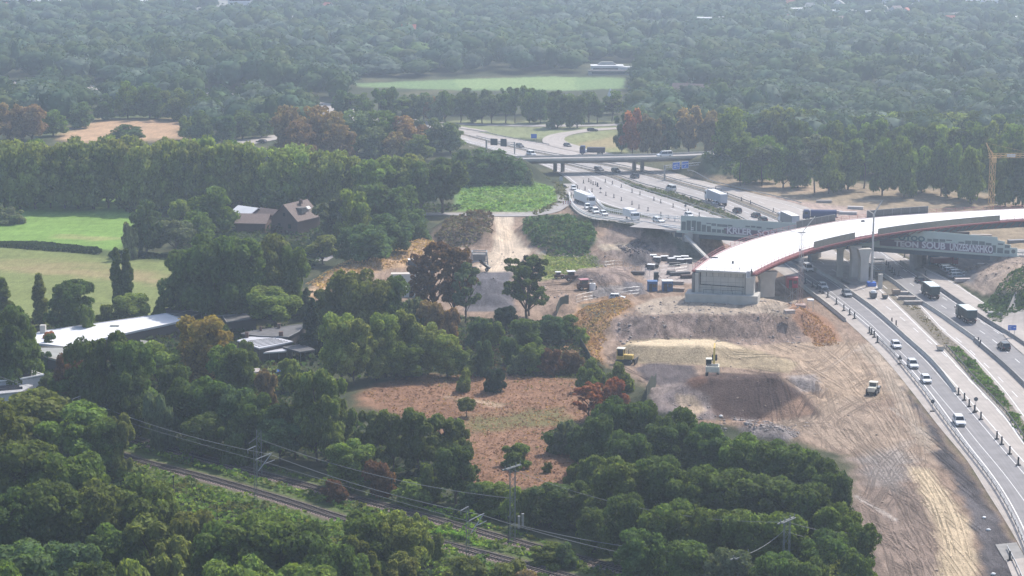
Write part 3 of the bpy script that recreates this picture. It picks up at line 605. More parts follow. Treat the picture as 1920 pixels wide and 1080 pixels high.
def rail(P, label, post=4.0, h=.75, m=METAL, group='steel guard rails', cat='guard rail', two=False, thick=1.0):
    P = np.asarray(P, float); 
    if P.shape[1] == 2: P = np.c_[P, hgt(P[:, 0], P[:, 1])]
    t = thing('guard_rail', label, cat, tuple(P[0]), 0, group); Q = P - P[0]
    sweep('rail_beam', Q, [(-.05 * thick, h - .3), (-.09 * thick, h - .15), (-.05 * thick, h), (.05 * thick, h), (.05 * thick, h - .3)], m, t)
    if two: sweep('rail_beam', Q, [(-.04 * thick, h + .25), (-.04 * thick, h + .25 + .11 * thick), (.04 * thick, h + .25 + .11 * thick), (.04 * thick, h + .25)], m, t)
    s = np.r_[0, np.cumsum(np.linalg.norm(np.diff(Q[:, :2], axis=0), axis=1))]; ds = np.arange(1, s[-1], post); hh = h + (.3 if two else 0); me = None; mb = MB()
    for n_, d in enumerate(sorted(ds, key=lambda d: np.interp(d, s, P[:, 1]))):
        p = [np.interp(d, s, Q[:, k]) for k in range(3)]
        if n_ >= 100: mb.box((p[0], p[1], p[2] + hh / 2 - .1), (.09, .12, hh)); continue
        if me is None: o = MB().box((0, 0, hh / 2 - .1), (.09, .12, hh)).build('post', m, t); me = o.data
        else: o = bpy.data.objects.new('post', me); C.objects.link(o); o.parent = t
        o.location = p
    if mb.v: tag(mb.build('post_row', m, t), kind='stuff')
    return t
barrier([(1480, 482), (1520, 503), (1570, 532), (1602, 556), (1633, 578), (1657, 598), (1703, 640), (1740, 673), (1767, 703), (1791, 735)], 'long pale concrete barrier between the left traffic lanes and the empty beige lanes')
barrier([(1488, 522), (1513, 546), (1550, 574), (1585, 603)], 'short pale concrete barrier in front of the red cabin, left of the lanes')
barrier([(1657, 519), (1680, 534), (1713, 560), (1755, 587), (1788, 610), (1827, 638)], 'pale concrete barrier left of the two tipper trucks')
barrier([(1827, 640), (1860, 668), (1883, 688), (1920, 724), (1975, 782)], 'lower guard wall curving away beside the dark car at the right edge', CONC_D)
barrier([(1688, 494), (1738, 527), (1800, 570), (1847, 602), (1905, 638), (1965, 680)], 'dark weathered barrier on the right of the tipper trucks', CONC_D)
barrier([(1440, 476), (1480, 494), (1507, 512)], 'dark short barrier emerging from under the white bridge deck', CONC_D)
rail(smooth_line(PW([(1646, 638), (1672, 663), (1700, 697), (1730, 734), (1767, 785), (1800, 829), (1847, 889), (1880, 939), (1913, 1005), (1938, 1078), (1968, 1170)]), 3), 'curved steel guard rail along the outer edge of the left lanes', two=True)
rail(smooth_line(PW([(1888, 1030), (1905, 1062), (1925, 1110)]), 3), 'short guard rail end at the lower right corner')
rail(rampN[6:], 'steel railing on top of the curved retaining wall', 2.0, .95, two=True, m=WHITE, thick=2.0, group='ramp railings')
rail(rampF[6:], 'steel railing on the far side of the curved ramp', 2.0, .95, two=True, m=WHITE, thick=2.0, group='ramp railings')
rail(cut(LN['B1'], dY(290), dY(432)), 'guard rail on the near side of the bushy median beyond the old bridge')
rail(cut(LN['B1R'], dY(305), dY(436)), 'guard rail on the far side of the bushy median beyond the old bridge')
rail(cut(LN['B2'], dY(256), dY(420)), 'guard rail on the near side of the narrow median with the white lorry')
rail(cut(LN['B2R'], dY(256), dY(420)), 'guard rail on the far side of the narrow median with the white lorry')
rail(cut(LN['R0'], dY(326), dY(384)) + np.array([.8, .8]), 'guard rail along the dry verge in front of the right hand forest')
rail(smooth_line(PW([(862, 243), (900, 248), (940, 257), (985, 266), (1030, 273)]), 4), 'guard rail between the grass triangle and the far motorway lanes')
rail(smooth_line(PW([(1660, 512), (1700, 552), (1750, 592), (1772, 615)]), 4)[:2] if False else smooth_line(PW([(1773, 652), (1800, 681), (1822, 708), (1855, 743), (1887, 778), (1920, 824), (1950, 862)]), 3), 'dark guard rail in front of the green hedge strip', 3, .9, DARKM)
# retaining wall under the ramp
wv = []; n = len(rampN)
T = np.gradient(rampN[:, :2], axis=0); T /= np.linalg.norm(T, axis=1)[:, None]; NN = np.stack([T[:, 1], -T[:, 0]], 1)
cen = ((rampN + rampF) / 2)[:, :2]; sg = np.sign(((rampN[:, :2] - cen) * NN).sum(1))[:, None]; OUT = rampN[:, :2] + NN * sg * .25
mb = MB()
for i in range(3, n - 1):
    a, b_ = OUT[i], OUT[i + 1]; za, zb = rampN[i, 2], rampN[i + 1, 2]; ia, ib = rampN[i, :2], rampN[i + 1, :2]; ba = max(za - 2.6, 0) - .3; bb = max(zb - 2.6, 0) - .3
    mb.add([(*a, ba), (*b_, bb), (*b_, zb + .12), (*a, za + .12), (*ia, za + .12), (*ib, zb + .12)], [(0, 1, 2, 3), (3, 2, 5, 4)])
tag(mb.build('retaining_wall', CONC), 'curved grey retaining wall carrying the ramp down beside the queue of cars', 'wall')

# ---------------------------------------------------------------- flyover across the motorway
def V3(p): return Vector(p)
fo = thing('flyover', 'grey concrete flyover on paired columns crossing the motorway with a white van on it', 'bridge', W(1040, 322))
o0 = Vector(fo.location)
fl = [np.array(W(px, py, 5.3)) for px, py in ((930, 303), (1000, 301.5), (1160, 299), (1280, 296), (1380, 291), (1440, 287.5))]
fn = np.array([p[:2] for p in fl]); dirn = (fn[-1] - fn[0]) / np.linalg.norm(fn[-1] - fn[0]); perp = np.array([-dirn[1], dirn[0]]); perp = perp if perp[1] > 0 else -perp
line = np.c_[fn - np.array(o0[:2]), np.full(len(fn), 5.3)]
Pc = smooth_line(line, 6); Pc[:, :2] += perp * 4.75
sweep('deck', Pc, [(-4.75, -.35), (-4.75, .05), (4.75, .05), (4.75, -.35), (3.6, -1.25), (-3.6, -1.25)], CONC_D, fo)
sweep('road_surface', Pc, [(-4.2, .06), (-4.2, .09), (4.2, .09), (4.2, .06)], R_LIGHT, fo)
for s_ in (-1, 1): sweep('parapet', Pc, [(s_ * 4.7 - .12, .05), (s_ * 4.7 - .12, .75), (s_ * 4.7 + .12, .75), (s_ * 4.7 + .12, .05)], CONC, fo)
for px in (1041, 1055, 1189, 1204):
    x, y = np.array(W(px, 322 if px < 1100 else 320)[:2]) - np.array(o0[:2]); 
    x2, y2 = x, y
    MB().bar((x2, y2, -.1), (x2, y2, 4.15), 1.2, n=8).build('pier', CONC_D, fo)
# ---------------------------------------------------------------- old bridge with graffiti
OBZ = 6.2
obp = [(1270, 433.5), (1398, 447), (1500, 456.5), (1655, 467.5), (1770, 473.5), (1893, 479.5), (1908, 480.5)]
ob_ = np.array([W(px, py, OBZ)[:2] for px, py in obp]); a0 = ob_[0]; a1 = ob_[-1]; obd = (a1 - a0) / np.linalg.norm(a1 - a0); obn = np.array([-obd[1], obd[0]]); obn = obn if obn[1] > 0 else -obn
OBL = float(np.linalg.norm(a1 - a0)); OBA = math.atan2(obd[1], obd[0])
old = thing('old_bridge', 'low old road bridge with pale green noise wall covered in white graffiti', 'bridge', (a0[0], a0[1], 0), OBA)
def oloc(px, py, z=OBZ):
    p = np.array(W(px, py, z)[:2]) - a0; return float(p @ obd)
GREENP = mat('pale_green_panel', (.50, .57, .53), .6, noise=.05, scale=.4); PANG = mat('grey_green_glazing', (.16, .19, .19), .3, noise=.1, scale=1); DKG = mat('bridge_girder_paint', (.09, .12, .145), .6, noise=.15, scale=.7)
MB().box((OBL / 2, 6.2, OBZ - .25), (OBL + 8, 11.6, .5)).build('deck', CONC_D, old)
MB().box((OBL / 2, 6.2, OBZ + .06), (OBL + 30, 10.4, .1)).build('road_surface', R_LIGHT, old)
MB().box((OBL / 2, .9, OBZ - 1.1), (OBL + 2, .5, 1.2)).build('girder', DKG, old); MB().box((OBL / 2, 11.2, OBZ - 1.1), (OBL + 2, .5, 1.2)).build('girder', DKG, old)
MB().box((OBL / 2, .32, OBZ - .15), (OBL + .6, .5, .55)).build('edge_beam', GREENP, old)
# wall outline along the near edge: stations (photo x, height)
st = [(1276, 4.6), (1380, 4.6), (1490, 4.7), (1640, 4.9), (1760, 5.0), (1868, 4.7), (1868.5, 3.9), (1882, 3.7), (1882.5, 3.0), (1894, 2.9)]
us = [oloc(px, np.interp(px, [q[0] for q in obp], [q[1] for q in obp])) for px, h in st]
prof = [(us[0], OBZ + .12)] + [(u, OBZ + h) for u, (px, h) in zip(us, st)] + [(us[-1], OBZ + .12)]
nw = MB().profile(prof, -.06, .10).build('noise_wall', GREENP, old)
def upx(px): return oloc(px, np.interp(px, [q[0] for q in obp], [q[1] for q in obp]))
def pane(x0, x1, z0, z1): MB().box(((upx(x0) + upx(x1)) / 2, -.085, OBZ + (z0 + z1) / 2), (upx(x1) - upx(x0), .05, z1 - z0)).build('window_panel', PANG, nw)
for i in range(9):
    x0 = 1277.5 + i * 8.9; top = [2.9, 3.3, 3.4, 3.2, 2.4, 2.1, 1.4, 1.4, 1.4][i]; pane(x0, x0 + 7.2, .45, top)
for x0, x1, z0, z1 in [(1321, 1329, 2.7, 3.0), (1330, 1338, 2.3, 3.0), (1340, 1358, 2.2, 2.9), (1359, 1367, 2.5, 2.9), (1390, 1398, 2.6, 3.0), (1400, 1408, 2.6, 3.1), (1410, 1419, 2.5, 3.0), (1428, 1440, 2.5, 2.8),
                       (1732, 1741, 2.3, 3.0), (1743, 1754, 2.3, 3.1), (1756, 1767, 2.4, 3.1), (1769, 1780, 2.8, 3.1), (1793, 1804, 2.2, 2.8), (1806, 1817, 2.2, 3.2), (1819, 1831, 2.3, 3.3), (1833, 1844, 2.3, 3.3), (1846, 1857, 2.4, 3.0), (1859, 1866, .5, 2.5), (1868.6, 1880, .5, 1.9), (1869.5, 1880, 2.7, 3.1), (1882.6, 1892.5, .5, 1.4), (1883, 1892.5, 2.0, 2.8)]: pane(x0, x1, z0, z1)
MB().box((upx(1900), -.1, OBZ + .9), (2.0, .3, 2.6)).build('end_post', GREENP, old)
MB().disc((upx(1900), -.28, OBZ + 1.25), .55, .05).build('round_emblem', PANG, old)
GRW = mat('graffiti_white', (.68, .68, .70), .6); GRP = mat('graffiti_purple', (.16, .12, .17), .6); GRT = mat('graffiti_teal', (.06, .15, .19), .6)
def text(s, size, loc, rot, m, parent, name='lettering', xs=1.0, depth=.01, bold=.02, shear=0):
    cu = bpy.data.curves.new(name, 'FONT'); cu.body = s; cu.size = size; cu.extrude = depth; cu.offset = bold; cu.shear = shear; cu.resolution_u = 3; cu.space_character = 1.0
    t = bpy.data.objects.new('tmp', cu); C.objects.link(t); bpy.context.view_layer.update()
    me = bpy.data.meshes.new_from_object(t.evaluated_get(bpy.context.evaluated_depsgraph_get())); bpy.data.objects.remove(t)
    me.materials.clear(); me.materials.append(m); o = bpy.data.objects.new(name, me); C.objects.link(o); o.parent = parent; o.location = loc; o.rotation_euler = rot; o.scale = (xs, 1, 1); return o
def fit(s, x0, x1, z0, z1, m, bold=.09, back=None, y=-.125):
    w_ = upx(x1) - upx(x0); h = z1 - z0
    o = text(s, h * 1.38, (upx(x0), y, OBZ + z0), (math.pi / 2, 0, 0), m, nw, 'graffiti_lettering', bold=bold); bw = max(v.co.x for v in o.data.vertices) - min(v.co.x for v in o.data.vertices); o.scale = (w_ / bw, 1, 1)
    if back:
        o2 = text(s, h * 1.38, (upx(x0), y + .02, OBZ + z0 - .04), (math.pi / 2, 0, 0), back, nw, 'graffiti_outline', bold=bold + .1); o2.scale = (w_ / bw, 1, 1)
MB().box(((upx(1352) + upx(1470)) / 2, -.075, OBZ + 1.1), (upx(1470) - upx(1352), .02, 1.5)).build('painted_panel', GRP, nw)
MB().box(((upx(1640) + upx(1860)) / 2, -.075, OBZ + 1.15), (upx(1860) - upx(1640), .02, 1.9)).build('painted_panel', GRP, nw)
fit('KRLER', 1357, 1402, .45, 2.3, GRW, back=GRP); fit('SOR', 1412, 1446, .5, 2.2, GRW, back=GRP)
fit('TEON', 1669, 1716, .4, 1.9, GRW, back=GRP); fit('SOUB', 1722, 1768, .4, 2.2, GRW, back=GRP); fit('UNZESANSHKO', 1776, 1860, .4, 2.35, GRW, back=GRP); fit('OTOO', 1676, 1728, 2.15, 3.5, GRT)
# piers, abutments and wing walls of the old bridge
uL = upx(1300); MB().box((upx(1292), 6, 2.8), (5.0, 11, 5.9)).build('abutment', CONC_D, old)
MB().box((upx(1880), 6, 2.8), (7.0, 11, 5.6)).build('abutment', CONC_D, old)
for px in (1505, 1700):
    MB().box((upx(px), 6, 2.3), (1.1, 9, 4.8)).build('pier', CONC_D, old)
wing = MB(); p0 = np.array(W(1288, 441, 5.4)); p1 = np.array(W(1352, 505, 0)); pp = [Vector(p0), Vector(p1)]
d_ = (pp[1] - pp[0]); nrm = Vector((d_.y, -d_.x, 0)).normalized() * .9
wing.add([pp[0], pp[1], pp[1] + nrm, pp[0] + nrm, pp[0] - Vector((0, 0, .6)), pp[1] - Vector((0, 0, .6)), pp[1] + nrm - Vector((0, 0, .6)), pp[0] + nrm - Vector((0, 0, .6))], [(0, 1, 2, 3), (4, 7, 6, 5), (0, 4, 5, 1), (3, 2, 6, 7), (1, 5, 6, 2), (0, 3, 7, 4)])
tag(wing.build('embankment_steps', CONC), 'sloping concrete step flight beside the left end of the graffiti bridge', 'stairs')
rail(np.array([W(1896, 478, 6.2), W(1930, 480, 6.2), W(1990, 482, 6.2)]), 'light guard rail leaving the right end of the graffiti bridge', 2, .9, two=True)
for v_ in (old,): pass

# ---------------------------------------------------------------- new curved bridge
DZ = 12.0
FE = [(1302, 506), (1330, 485), (1370, 464), (1430, 444), (1500, 428), (1570, 415), (1620, 409.5), (1700, 402.5), (1800, 397), (1920, 391.5), (2060, 388)]
NE = [(1412, 511.5), (1440, 497), (1480, 480), (1525, 464.5), (1600, 447), (1650, 438.5), (1700, 431), (1800, 420), (1880, 413.5), (1920, 411), (2070, 406)]
fe = resample(smooth_line([W(*p, DZ)[:2] for p in FE], 3), 60); ne = resample(smooth_line([W(*p, DZ)[:2] for p in NE], 3), 60)
nb = thing('curved_bridge', 'new curved bridge with bright white deck and red edge formwork over the motorway', 'bridge', (float(ne[0][0]), float(ne[0][1]), 0))
O = np.array([ne[0][0], ne[0][1]]); fe_ = fe - O; ne_ = ne - O
MEMB = mat('white_deck_membrane', (.80, .78, .77), .6, noise=.06, scale=.35)
def slab(name, A, B, z0, z1, m, parent):
    mb = MB(); n = len(A)
    for i in range(n - 1):
        q = [A[i], A[i + 1], B[i + 1], B[i]]; vs = [(*p, z0) for p in q] + [(*p, z1) for p in q]
        fs = [(0, 1, 2, 3), (7, 6, 5, 4), (0, 4, 5, 1), (2, 6, 7, 3)]
        if i == 0: fs.append((0, 3, 7, 4))
        if i == n - 2: fs.append((1, 5, 6, 2))
        mb.add(vs, fs)
    return mb.build(name, m, parent)
w_ = fe_ - ne_; 
slab('deck', ne_ + w_ * .02, fe_ - w_ * .02, DZ - .45, DZ - .02, CONC, nb)
slab('deck_surface', ne_ + w_ * .03, fe_ - w_ * .03, DZ - .02, DZ + .05, MEMB, nb)
slab('box_girder', (ne_ + w_ * .16)[4:], (ne_ + w_ * .42)[4:], DZ - 2.7, DZ - .45, DKG, nb); slab('box_girder', (ne_ + w_ * .58)[4:], (ne_ + w_ * .84)[4:], DZ - 2.7, DZ - .45, DKG, nb)
for A, s_ in ((ne_, 1), (fe_, -1)):
    slab('edge_formwork', A - w_ * .045 * s_, A + w_ * .028 * s_, DZ - .5, DZ - .12, REDP, nb)
    slab('edge_kerb', A + w_ * .0 * s_, A + w_ * .022 * s_, DZ - .1, DZ + .16, mat('pink_concrete', (.55, .42, .40), .8, noise=.1), nb)
    tr_ = A - w_ * .045 * s_
    for i in range(1, 60, 1): MB().bar((*tr_[i], DZ - .5), (*(A[i] + w_[i] * .13 * s_), DZ - 2.3), .14).build('formwork_bracket', REDP, nb)
    rl = MB(); e_ = A - w_ * .03 * s_
    for i in range(59):
        for h in (.5, 1.05): rl.bar((*e_[i], DZ + h - .1), (*e_[i + 1], DZ + h - .1), .07)
        rl.bar((*e_[i], DZ - .2), (*e_[i], DZ + 1.1), .09)
    rl.build('red_railing', mat('pink_red_paint', (.48, .19, .19), .6), nb)
FRAMEG = mat('netting_dark', (.085, .085, .085), .8, noise=.2, scale=2); FRAMEB = mat('netting_olive', (.27, .245, .20), .8, noise=.15, scale=3)
def ipx(line, px):
    zc = DZ; best = 0; bd = 1e9
    for i, p in enumerate(line):
        s_ = F / ((p[1]) * cT + (CAMH - zc) * sT); x = 960 + p[0] * s_
        if abs(x - px) < bd: bd = abs(x - px); best = i
    return best
def screen(line, A, x0, x1, h, m, off, name):
    i0 = ipx(line, x0); i1 = ipx(line, x1); e_ = (A + w_ * off)[i0:i1 + 1]; mb = MB()
    for i in range(len(e_) - 1):
        q = [e_[i], e_[i + 1]]; d = q[1] - q[0]; nrm = np.array([d[1], -d[0]]) / np.linalg.norm(d) * .04
        vs = [(*(q[0] - nrm), DZ), (*(q[1] - nrm), DZ), (*(q[1] + nrm), DZ), (*(q[0] + nrm), DZ)]; vs += [(a, b_, DZ + h) for a, b_, c in vs]
        mb.add(vs, [(3, 2, 1, 0), (4, 5, 6, 7), (0, 1, 5, 4), (1, 2, 6, 5), (2, 3, 7, 6), (3, 0, 4, 7)])
    o = mb.build(name, m, nb); fr = MB()
    for i in range(len(e_)): fr.bar((*e_[i], DZ), (*e_[i], DZ + h + .05), .13)
    for i in range(len(e_) - 1): fr.bar((*e_[i], DZ + h), (*e_[i + 1], DZ + h), .1); fr.bar((*e_[i], DZ + h * .5), (*e_[i + 1], DZ + h * .5), .08)
    fr.build('screen_frame', mat('screen_posts', (.3, .3, .29), .6), o)
screen(fe, fe_, 1493, 1570, 2.0, FRAMEG, .01, 'dark_screen'); screen(fe, fe_, 1621, 1748, 2.0, FRAMEG, .01, 'dark_screen')
screen(ne, ne_, 1525, 1603, 1.7, FRAMEB, -.035, 'olive_screen'); screen(ne, ne_, 1648, 1878, 1.6, FRAMEB, -.035, 'olive_screen')
# piers
def pier(px, py, wb, wt, dp, name='pier', rz=None, z0=0):
    x, y = np.array(W(px, py, z0)[:2]) - O; q = np.argmin(np.hypot(*(((ne_ + fe_) / 2) - np.array([x, y])).T)); q = min(max(q, 1), 58); dr = w_[q]; ang = math.atan2(dr[1], dr[0])
    R = Matrix.Rotation(ang if rz is None else rz, 4, 'Z'); vs = []
    for zz, ww in ((z0 - .3, wb), (DZ - 5.0, wb), (DZ - 2.7, wt)):
        for sx, sy in ((-1, -1), (1, -1), (1, 1), (-1, 1)): vs.append(R @ Vector((sx * ww / 2, sy * dp / 2, 0)) + Vector((x, y, zz)))
    mb = MB(); mb.add(vs, [(3, 2, 1, 0), (8, 9, 10, 11)] + [(k * 4 + i, k * 4 + (i + 1) % 4, k * 4 + 4 + (i + 1) % 4, k * 4 + 4 + i) for k in range(2) for i in range(4)])
    return mb.build(name, CONC, nb)
pier(1601, 525, 2.0, 3.4, 1.7, rz=.2); pier(1618, 532, 2.2, 3.6, 1.9, rz=.2); pier(1574, 519, 1.6, 4.6, 1.4, rz=.0)
pier(1437, 553, 3.6, 5.0, 2.0, rz=.15, z0=3.4)
x, y = np.array(W(1610, 530)[:2]) - O; MB().box((x, y, .35), (7.5, 5.5, .8), .3).build('pier_foundation', CONC_D, nb)
# abutment
ab = thing('bridge_abutment', 'grey concrete abutment wall and footing at the near end of the white deck', 'abutment', W(1352, 569, 4.55), -0.22)
k_ = 1 / 7.75
MB().box((0, 3.0, .9), (134 * k_, 6.0, 2.3)).build('footing', CONC, ab, bevel=.04)
MB().box((-.4, 4.9, 4.35), (90 * k_, 5.0, 5.3)).build('abutment_wall', CONC, ab)
MB().box((-47 * k_, 2.9, 4.3), (7 * k_, 2.8, 5.0)).build('wing_pillar', CONC, ab); MB().box((51 * k_, 2.8, 4.2), (15 * k_, 3.2, 4.8)).build('wing_pillar', CONC, ab)
MB().box((-54 * k_, 4.0, 4.2), (5 * k_, 4.2, 4.8)).build('wing_pillar', CONC_D, ab)
jn = MB()
for i in range(7): jn.box((-.4 - 5.3 + i * 1.75, 2.385, 4.4), (.05, .04, 5.3))
for z in (3.2, 4.7, 6.0): jn.box((-.4, 2.387, z), (11.0, .03, .05))
jn.build('shutter_joints', CONC_D, ab)
fr = MB(); fr.bar((-5.3, 2.25, 6.9), (-5.3, 2.25, 4.0), .16).bar((-5.3, 2.25, 4.0), (5.1, 2.25, 3.7), .16); fr.build('drain_pipe', DARKM, ab)
rl = MB()
for i in range(8):
    x_ = -5.3 + i * 1.45; rl.bar((x_, 2.3, 6.0), (x_, 2.3, 8.1), .07)
for h in (7.5, 8.1): rl.bar((-5.3, 2.3, h), (5.0, 2.3, h), .07)
rl.build('upper_railing', DARKM, ab); rl = MB()
for i in range(5):
    x_ = -4.4 + i * 2.3; rl.bar((x_, 1.2, 2.0), (x_, 1.2, 3.0), .07)
rl.bar((-4.4, 1.2, 3.0), (4.8, 1.2, 3.0), .07).bar((-2.5, 2.2, 2.4), (-2.5, 2.2, 3.7), .07).bar((2.1, 2.2, 2.4), (2.1, 2.2, 3.6), .07); rl.build('lower_railing', DARKM, ab)
stt = MB()
for s_ in (0, .9): stt.bar((7.0, 1.6 + s_, 1.9), (4.6, 1.6 + s_, 4.8), .12).bar((4.6, 1.6 + s_, 4.8), (6.6, 1.6 + s_, 7.4), .12)
for i in range(9): stt.box((6.9 - i * .27, 2.05, 2.1 + i * .33), (.3, .9, .04)); stt.box((4.8 + i * .22, 2.05, 5.0 + i * .3), (.3, .9, .04))
for x_ in (4.4, 7.2):
    for y_ in (1.5, 2.6): stt.bar((x_, y_, 1.9), (x_, y_, 8.6), .07)
st_o = stt.build('scaffold_stairs', METAL, None); st_o.location = ab.location; tag(st_o, 'zigzag metal scaffold stairs leaning at the right corner of the concrete abutment', 'stairs')
# ---------------------------------------------------------------- trees
def ico():
    bm = bmesh.new(); bmesh.ops.create_icosphere(bm, subdivisions=2, radius=1); v = np.array([x.co[:] for x in bm.verts]); f = np.array([[q.index for q in x.verts] for x in bm.faces]); bm.free(); return v, f
ICV, ICF = ico()
def ico1():
    bm = bmesh.new(); bmesh.ops.create_icosphere(bm, subdivisions=1, radius=1); v = np.array([x.co[:] for x in bm.verts]); f = np.array([[q.index for q in x.verts] for x in bm.faces]); bm.free(); return v, f
IC1V, IC1F = ico1()
def lobes(kind, r):
    """centres and radii in a crown box: half width 1 (x,y), z from 0 (crown foot) to 1 (top)"""
    out = []
    if kind == 'broad' or kind == 'bush':
        n = 42 if kind == 'broad' else 14
        for i in range(n):
            a = r.uniform(0, 2 * math.pi); z = r.uniform(.03, .88); e = math.sqrt(max(.05, 1 - ((z - .36) / .66) ** 2)); q = e * r.uniform(.5, .86)
            out.append((q * math.cos(a), q * math.sin(a), z, r.uniform(.12, .33)))
        out += [(r.uniform(-.3, .3), r.uniform(-.3, .3), .84, .27), (0, 0, .5, .5), (0, 0, .25, .55)]
    elif kind == 'round':
        for i in range(22):
            a = r.uniform(0, 2 * math.pi); z = r.uniform(.15, .82); e = math.sqrt(max(.05, 1 - ((z - .5) / .52) ** 2)); q = e * .72
            out.append((q * math.cos(a), q * math.sin(a), z, r.uniform(.24, .34)))
        out += [(0, 0, .55, .6), (0, 0, .82, .3)]
    elif kind == 'columnar':
        for i in range(20):
            z = .04 + .92 * i / 19; q = .26 * math.sin(math.pi * min(1, z * .85 + .12)); a = r.uniform(0, 6.28); out.append((q * math.cos(a), q * math.sin(a), z, r.uniform(.55, .75) * (1.05 - .65 * z ** 2.2) * min(1, .6 + z * 2)))
    elif kind == 'birch':
        for i in range(30):
            a = r.uniform(0, 6.28); z = r.uniform(.05, .93); e = math.sqrt(max(.04, 1 - ((z - .4) / .62) ** 2)); q = e * r.uniform(.3, .85); out.append((q * math.cos(a), q * math.sin(a), z, r.uniform(.15, .26)))
        out += [(0, 0, .4, .35)]
    elif kind == 'airy':
        for i in range(64):
            a = r.uniform(0, 6.28); z = r.uniform(.08, .95); e = math.sqrt(max(.04, 1 - ((z - .5) / .55) ** 2)); q = e * r.uniform(.15, .92); out.append((q * math.cos(a), q * math.sin(a), z, r.uniform(.08, .17)))
    elif kind == 'spruce':
        for i in range(44):
            z = r.uniform(.0, .97); q = (1 - z) * .78; a = r.uniform(0, 6.28); out.append((q * math.cos(a), q * math.sin(a), z, .10 + .16 * (1 - z)))
        for i in range(8): out.append((0, 0, i / 8, .5 * (1 - i / 8) + .05))
    elif kind == 'pine':
        for i in range(18):
            a = r.uniform(0, 6.28); z = r.uniform(.1, .9); e = math.sqrt(max(.05, 1 - ((z - .45) / .6) ** 2)); q = e * r.uniform(.3, .8); out.append((q * math.cos(a), q * math.sin(a), z, r.uniform(.2, .32)))
    return np.array(out)
# kind: nominal width, crown height, crown foot above ground, share of vertical droop, gap
KD = dict(broad=(12, 13, 1.2), round=(11, 11, 3.0), columnar=(5, 17, .8), birch=(9, 13, 1.6), airy=(11, 13, 3.0), spruce=(8, 15, .6), pine=(8, 10, 9.0), bush=(6, 4.4, -.2))
def leafmesh(kind, seed, n, leaf, core=.80, tri=False):
    r = random.Random(seed); g = np.random.default_rng(seed); Wd, Hc, foot = KD[kind]; lb = lobes(kind, r); R = np.array([Wd / 2, Wd / 2, Hc])
    hz_ = {'columnar': .14, 'spruce': .25}.get(kind, Wd / Hc / 2 * 1.0)
    rad = lb[:, 3:4] * np.array([[Wd / 2, Wd / 2, Wd / 2 * (1.25 if kind == 'birch' else .85)]]); cen = lb[:, :3] * R + np.array([0, 0, foot])
    wt = rad[:, 0] ** 2; pick = g.choice(len(lb), int(n * 1.7), p=wt / wt.sum()); d = g.normal(size=(len(pick), 3)); d[:, 2] = d[:, 2] * .9 + .25; d /= np.linalg.norm(d, axis=1)[:, None]
    rr_ = g.uniform(.80, 1.10, len(pick))[:, None]; p = cen[pick] + d * rad[pick] * rr_
    keep = np.ones(len(p), bool)
    for j in range(len(lb)):
        q = (np.linalg.norm((p - cen[j]) / rad[j], axis=1) < .78) & (pick != j); keep &= ~q
    p = p[keep][:n]; d = d[keep][:n]; m = len(p)
    nr = d + g.normal(size=(m, 3)) * .55; nr /= np.linalg.norm(nr, axis=1)[:, None]
    up = g.normal(size=(m, 3)); 
    if kind == 'birch': up = up * .35 + np.array([0, 0, 1.0])
    t = np.cross(nr, up); t /= np.linalg.norm(t, axis=1)[:, None] + 1e-9; b_ = np.cross(nr, t)
    s = leaf * g.uniform(.55, 1.35, m)[:, None]; st = (1.9 if kind == 'birch' else 1.15)
    if tri:
        v = np.stack([p + t * s * .6, p - t * s * .5 + b_ * s * .55 * st, p - t * s * .4 - b_ * s * .6 * st], 1).reshape(-1, 3); f = np.arange(m * 3).reshape(-1, 3)
    else:
        v = np.stack([p + t * s * .5, p + b_ * s * .62 * st + nr * s * .12, p - t * s * .5, p - b_ * s * .55 * st - nr * s * .15], 1).reshape(-1, 3); f = np.arange(m * 4).reshape(-1, 4)
    cv = []; cf = []; o = 0
    if core > 0:
        big = np.argsort(-rad[:, 0])[: (14 if not tri else 9)]
        for j in big:
            vv = (IC1V if not tri else IC1V) * rad[j] * core * (1 + .12 * g.normal(size=(len(IC1V), 1))) + cen[j]; cv.append(vv); cf.append(IC1F + o); o += len(IC1V)
    return v, f, (np.concatenate(cv) if cv else np.zeros((0, 3))), (np.concatenate(cf) if cf else np.zeros((0, 3), int)), cen
def crown_mesh(name, kind, seed, n, leaf, core=.80):
    v, f, cv, cf, cen = leafmesh(kind, seed, n, leaf, core)
    me = bpy.data.meshes.new(name); V = np.concatenate([v, cv]).astype(np.float32); me.vertices.add(len(V)); me.vertices.foreach_set('co', V.ravel())
    li = np.concatenate([f.ravel(), (cf + len(v)).ravel()]).astype(np.int32); me.loops.add(len(li)); me.loops.foreach_set('vertex_index', li)
    tot = np.r_[np.full(len(f), 4), np.full(len(cf), 3)].astype(np.int32); me.polygons.add(len(tot)); me.polygons.foreach_set('loop_total', tot); me.polygons.foreach_set('loop_start', np.r_[0, np.cumsum(tot)[:-1]].astype(np.int32))
    me.materials.append(LEAF); me.update(calc_edges=True); return me, cen
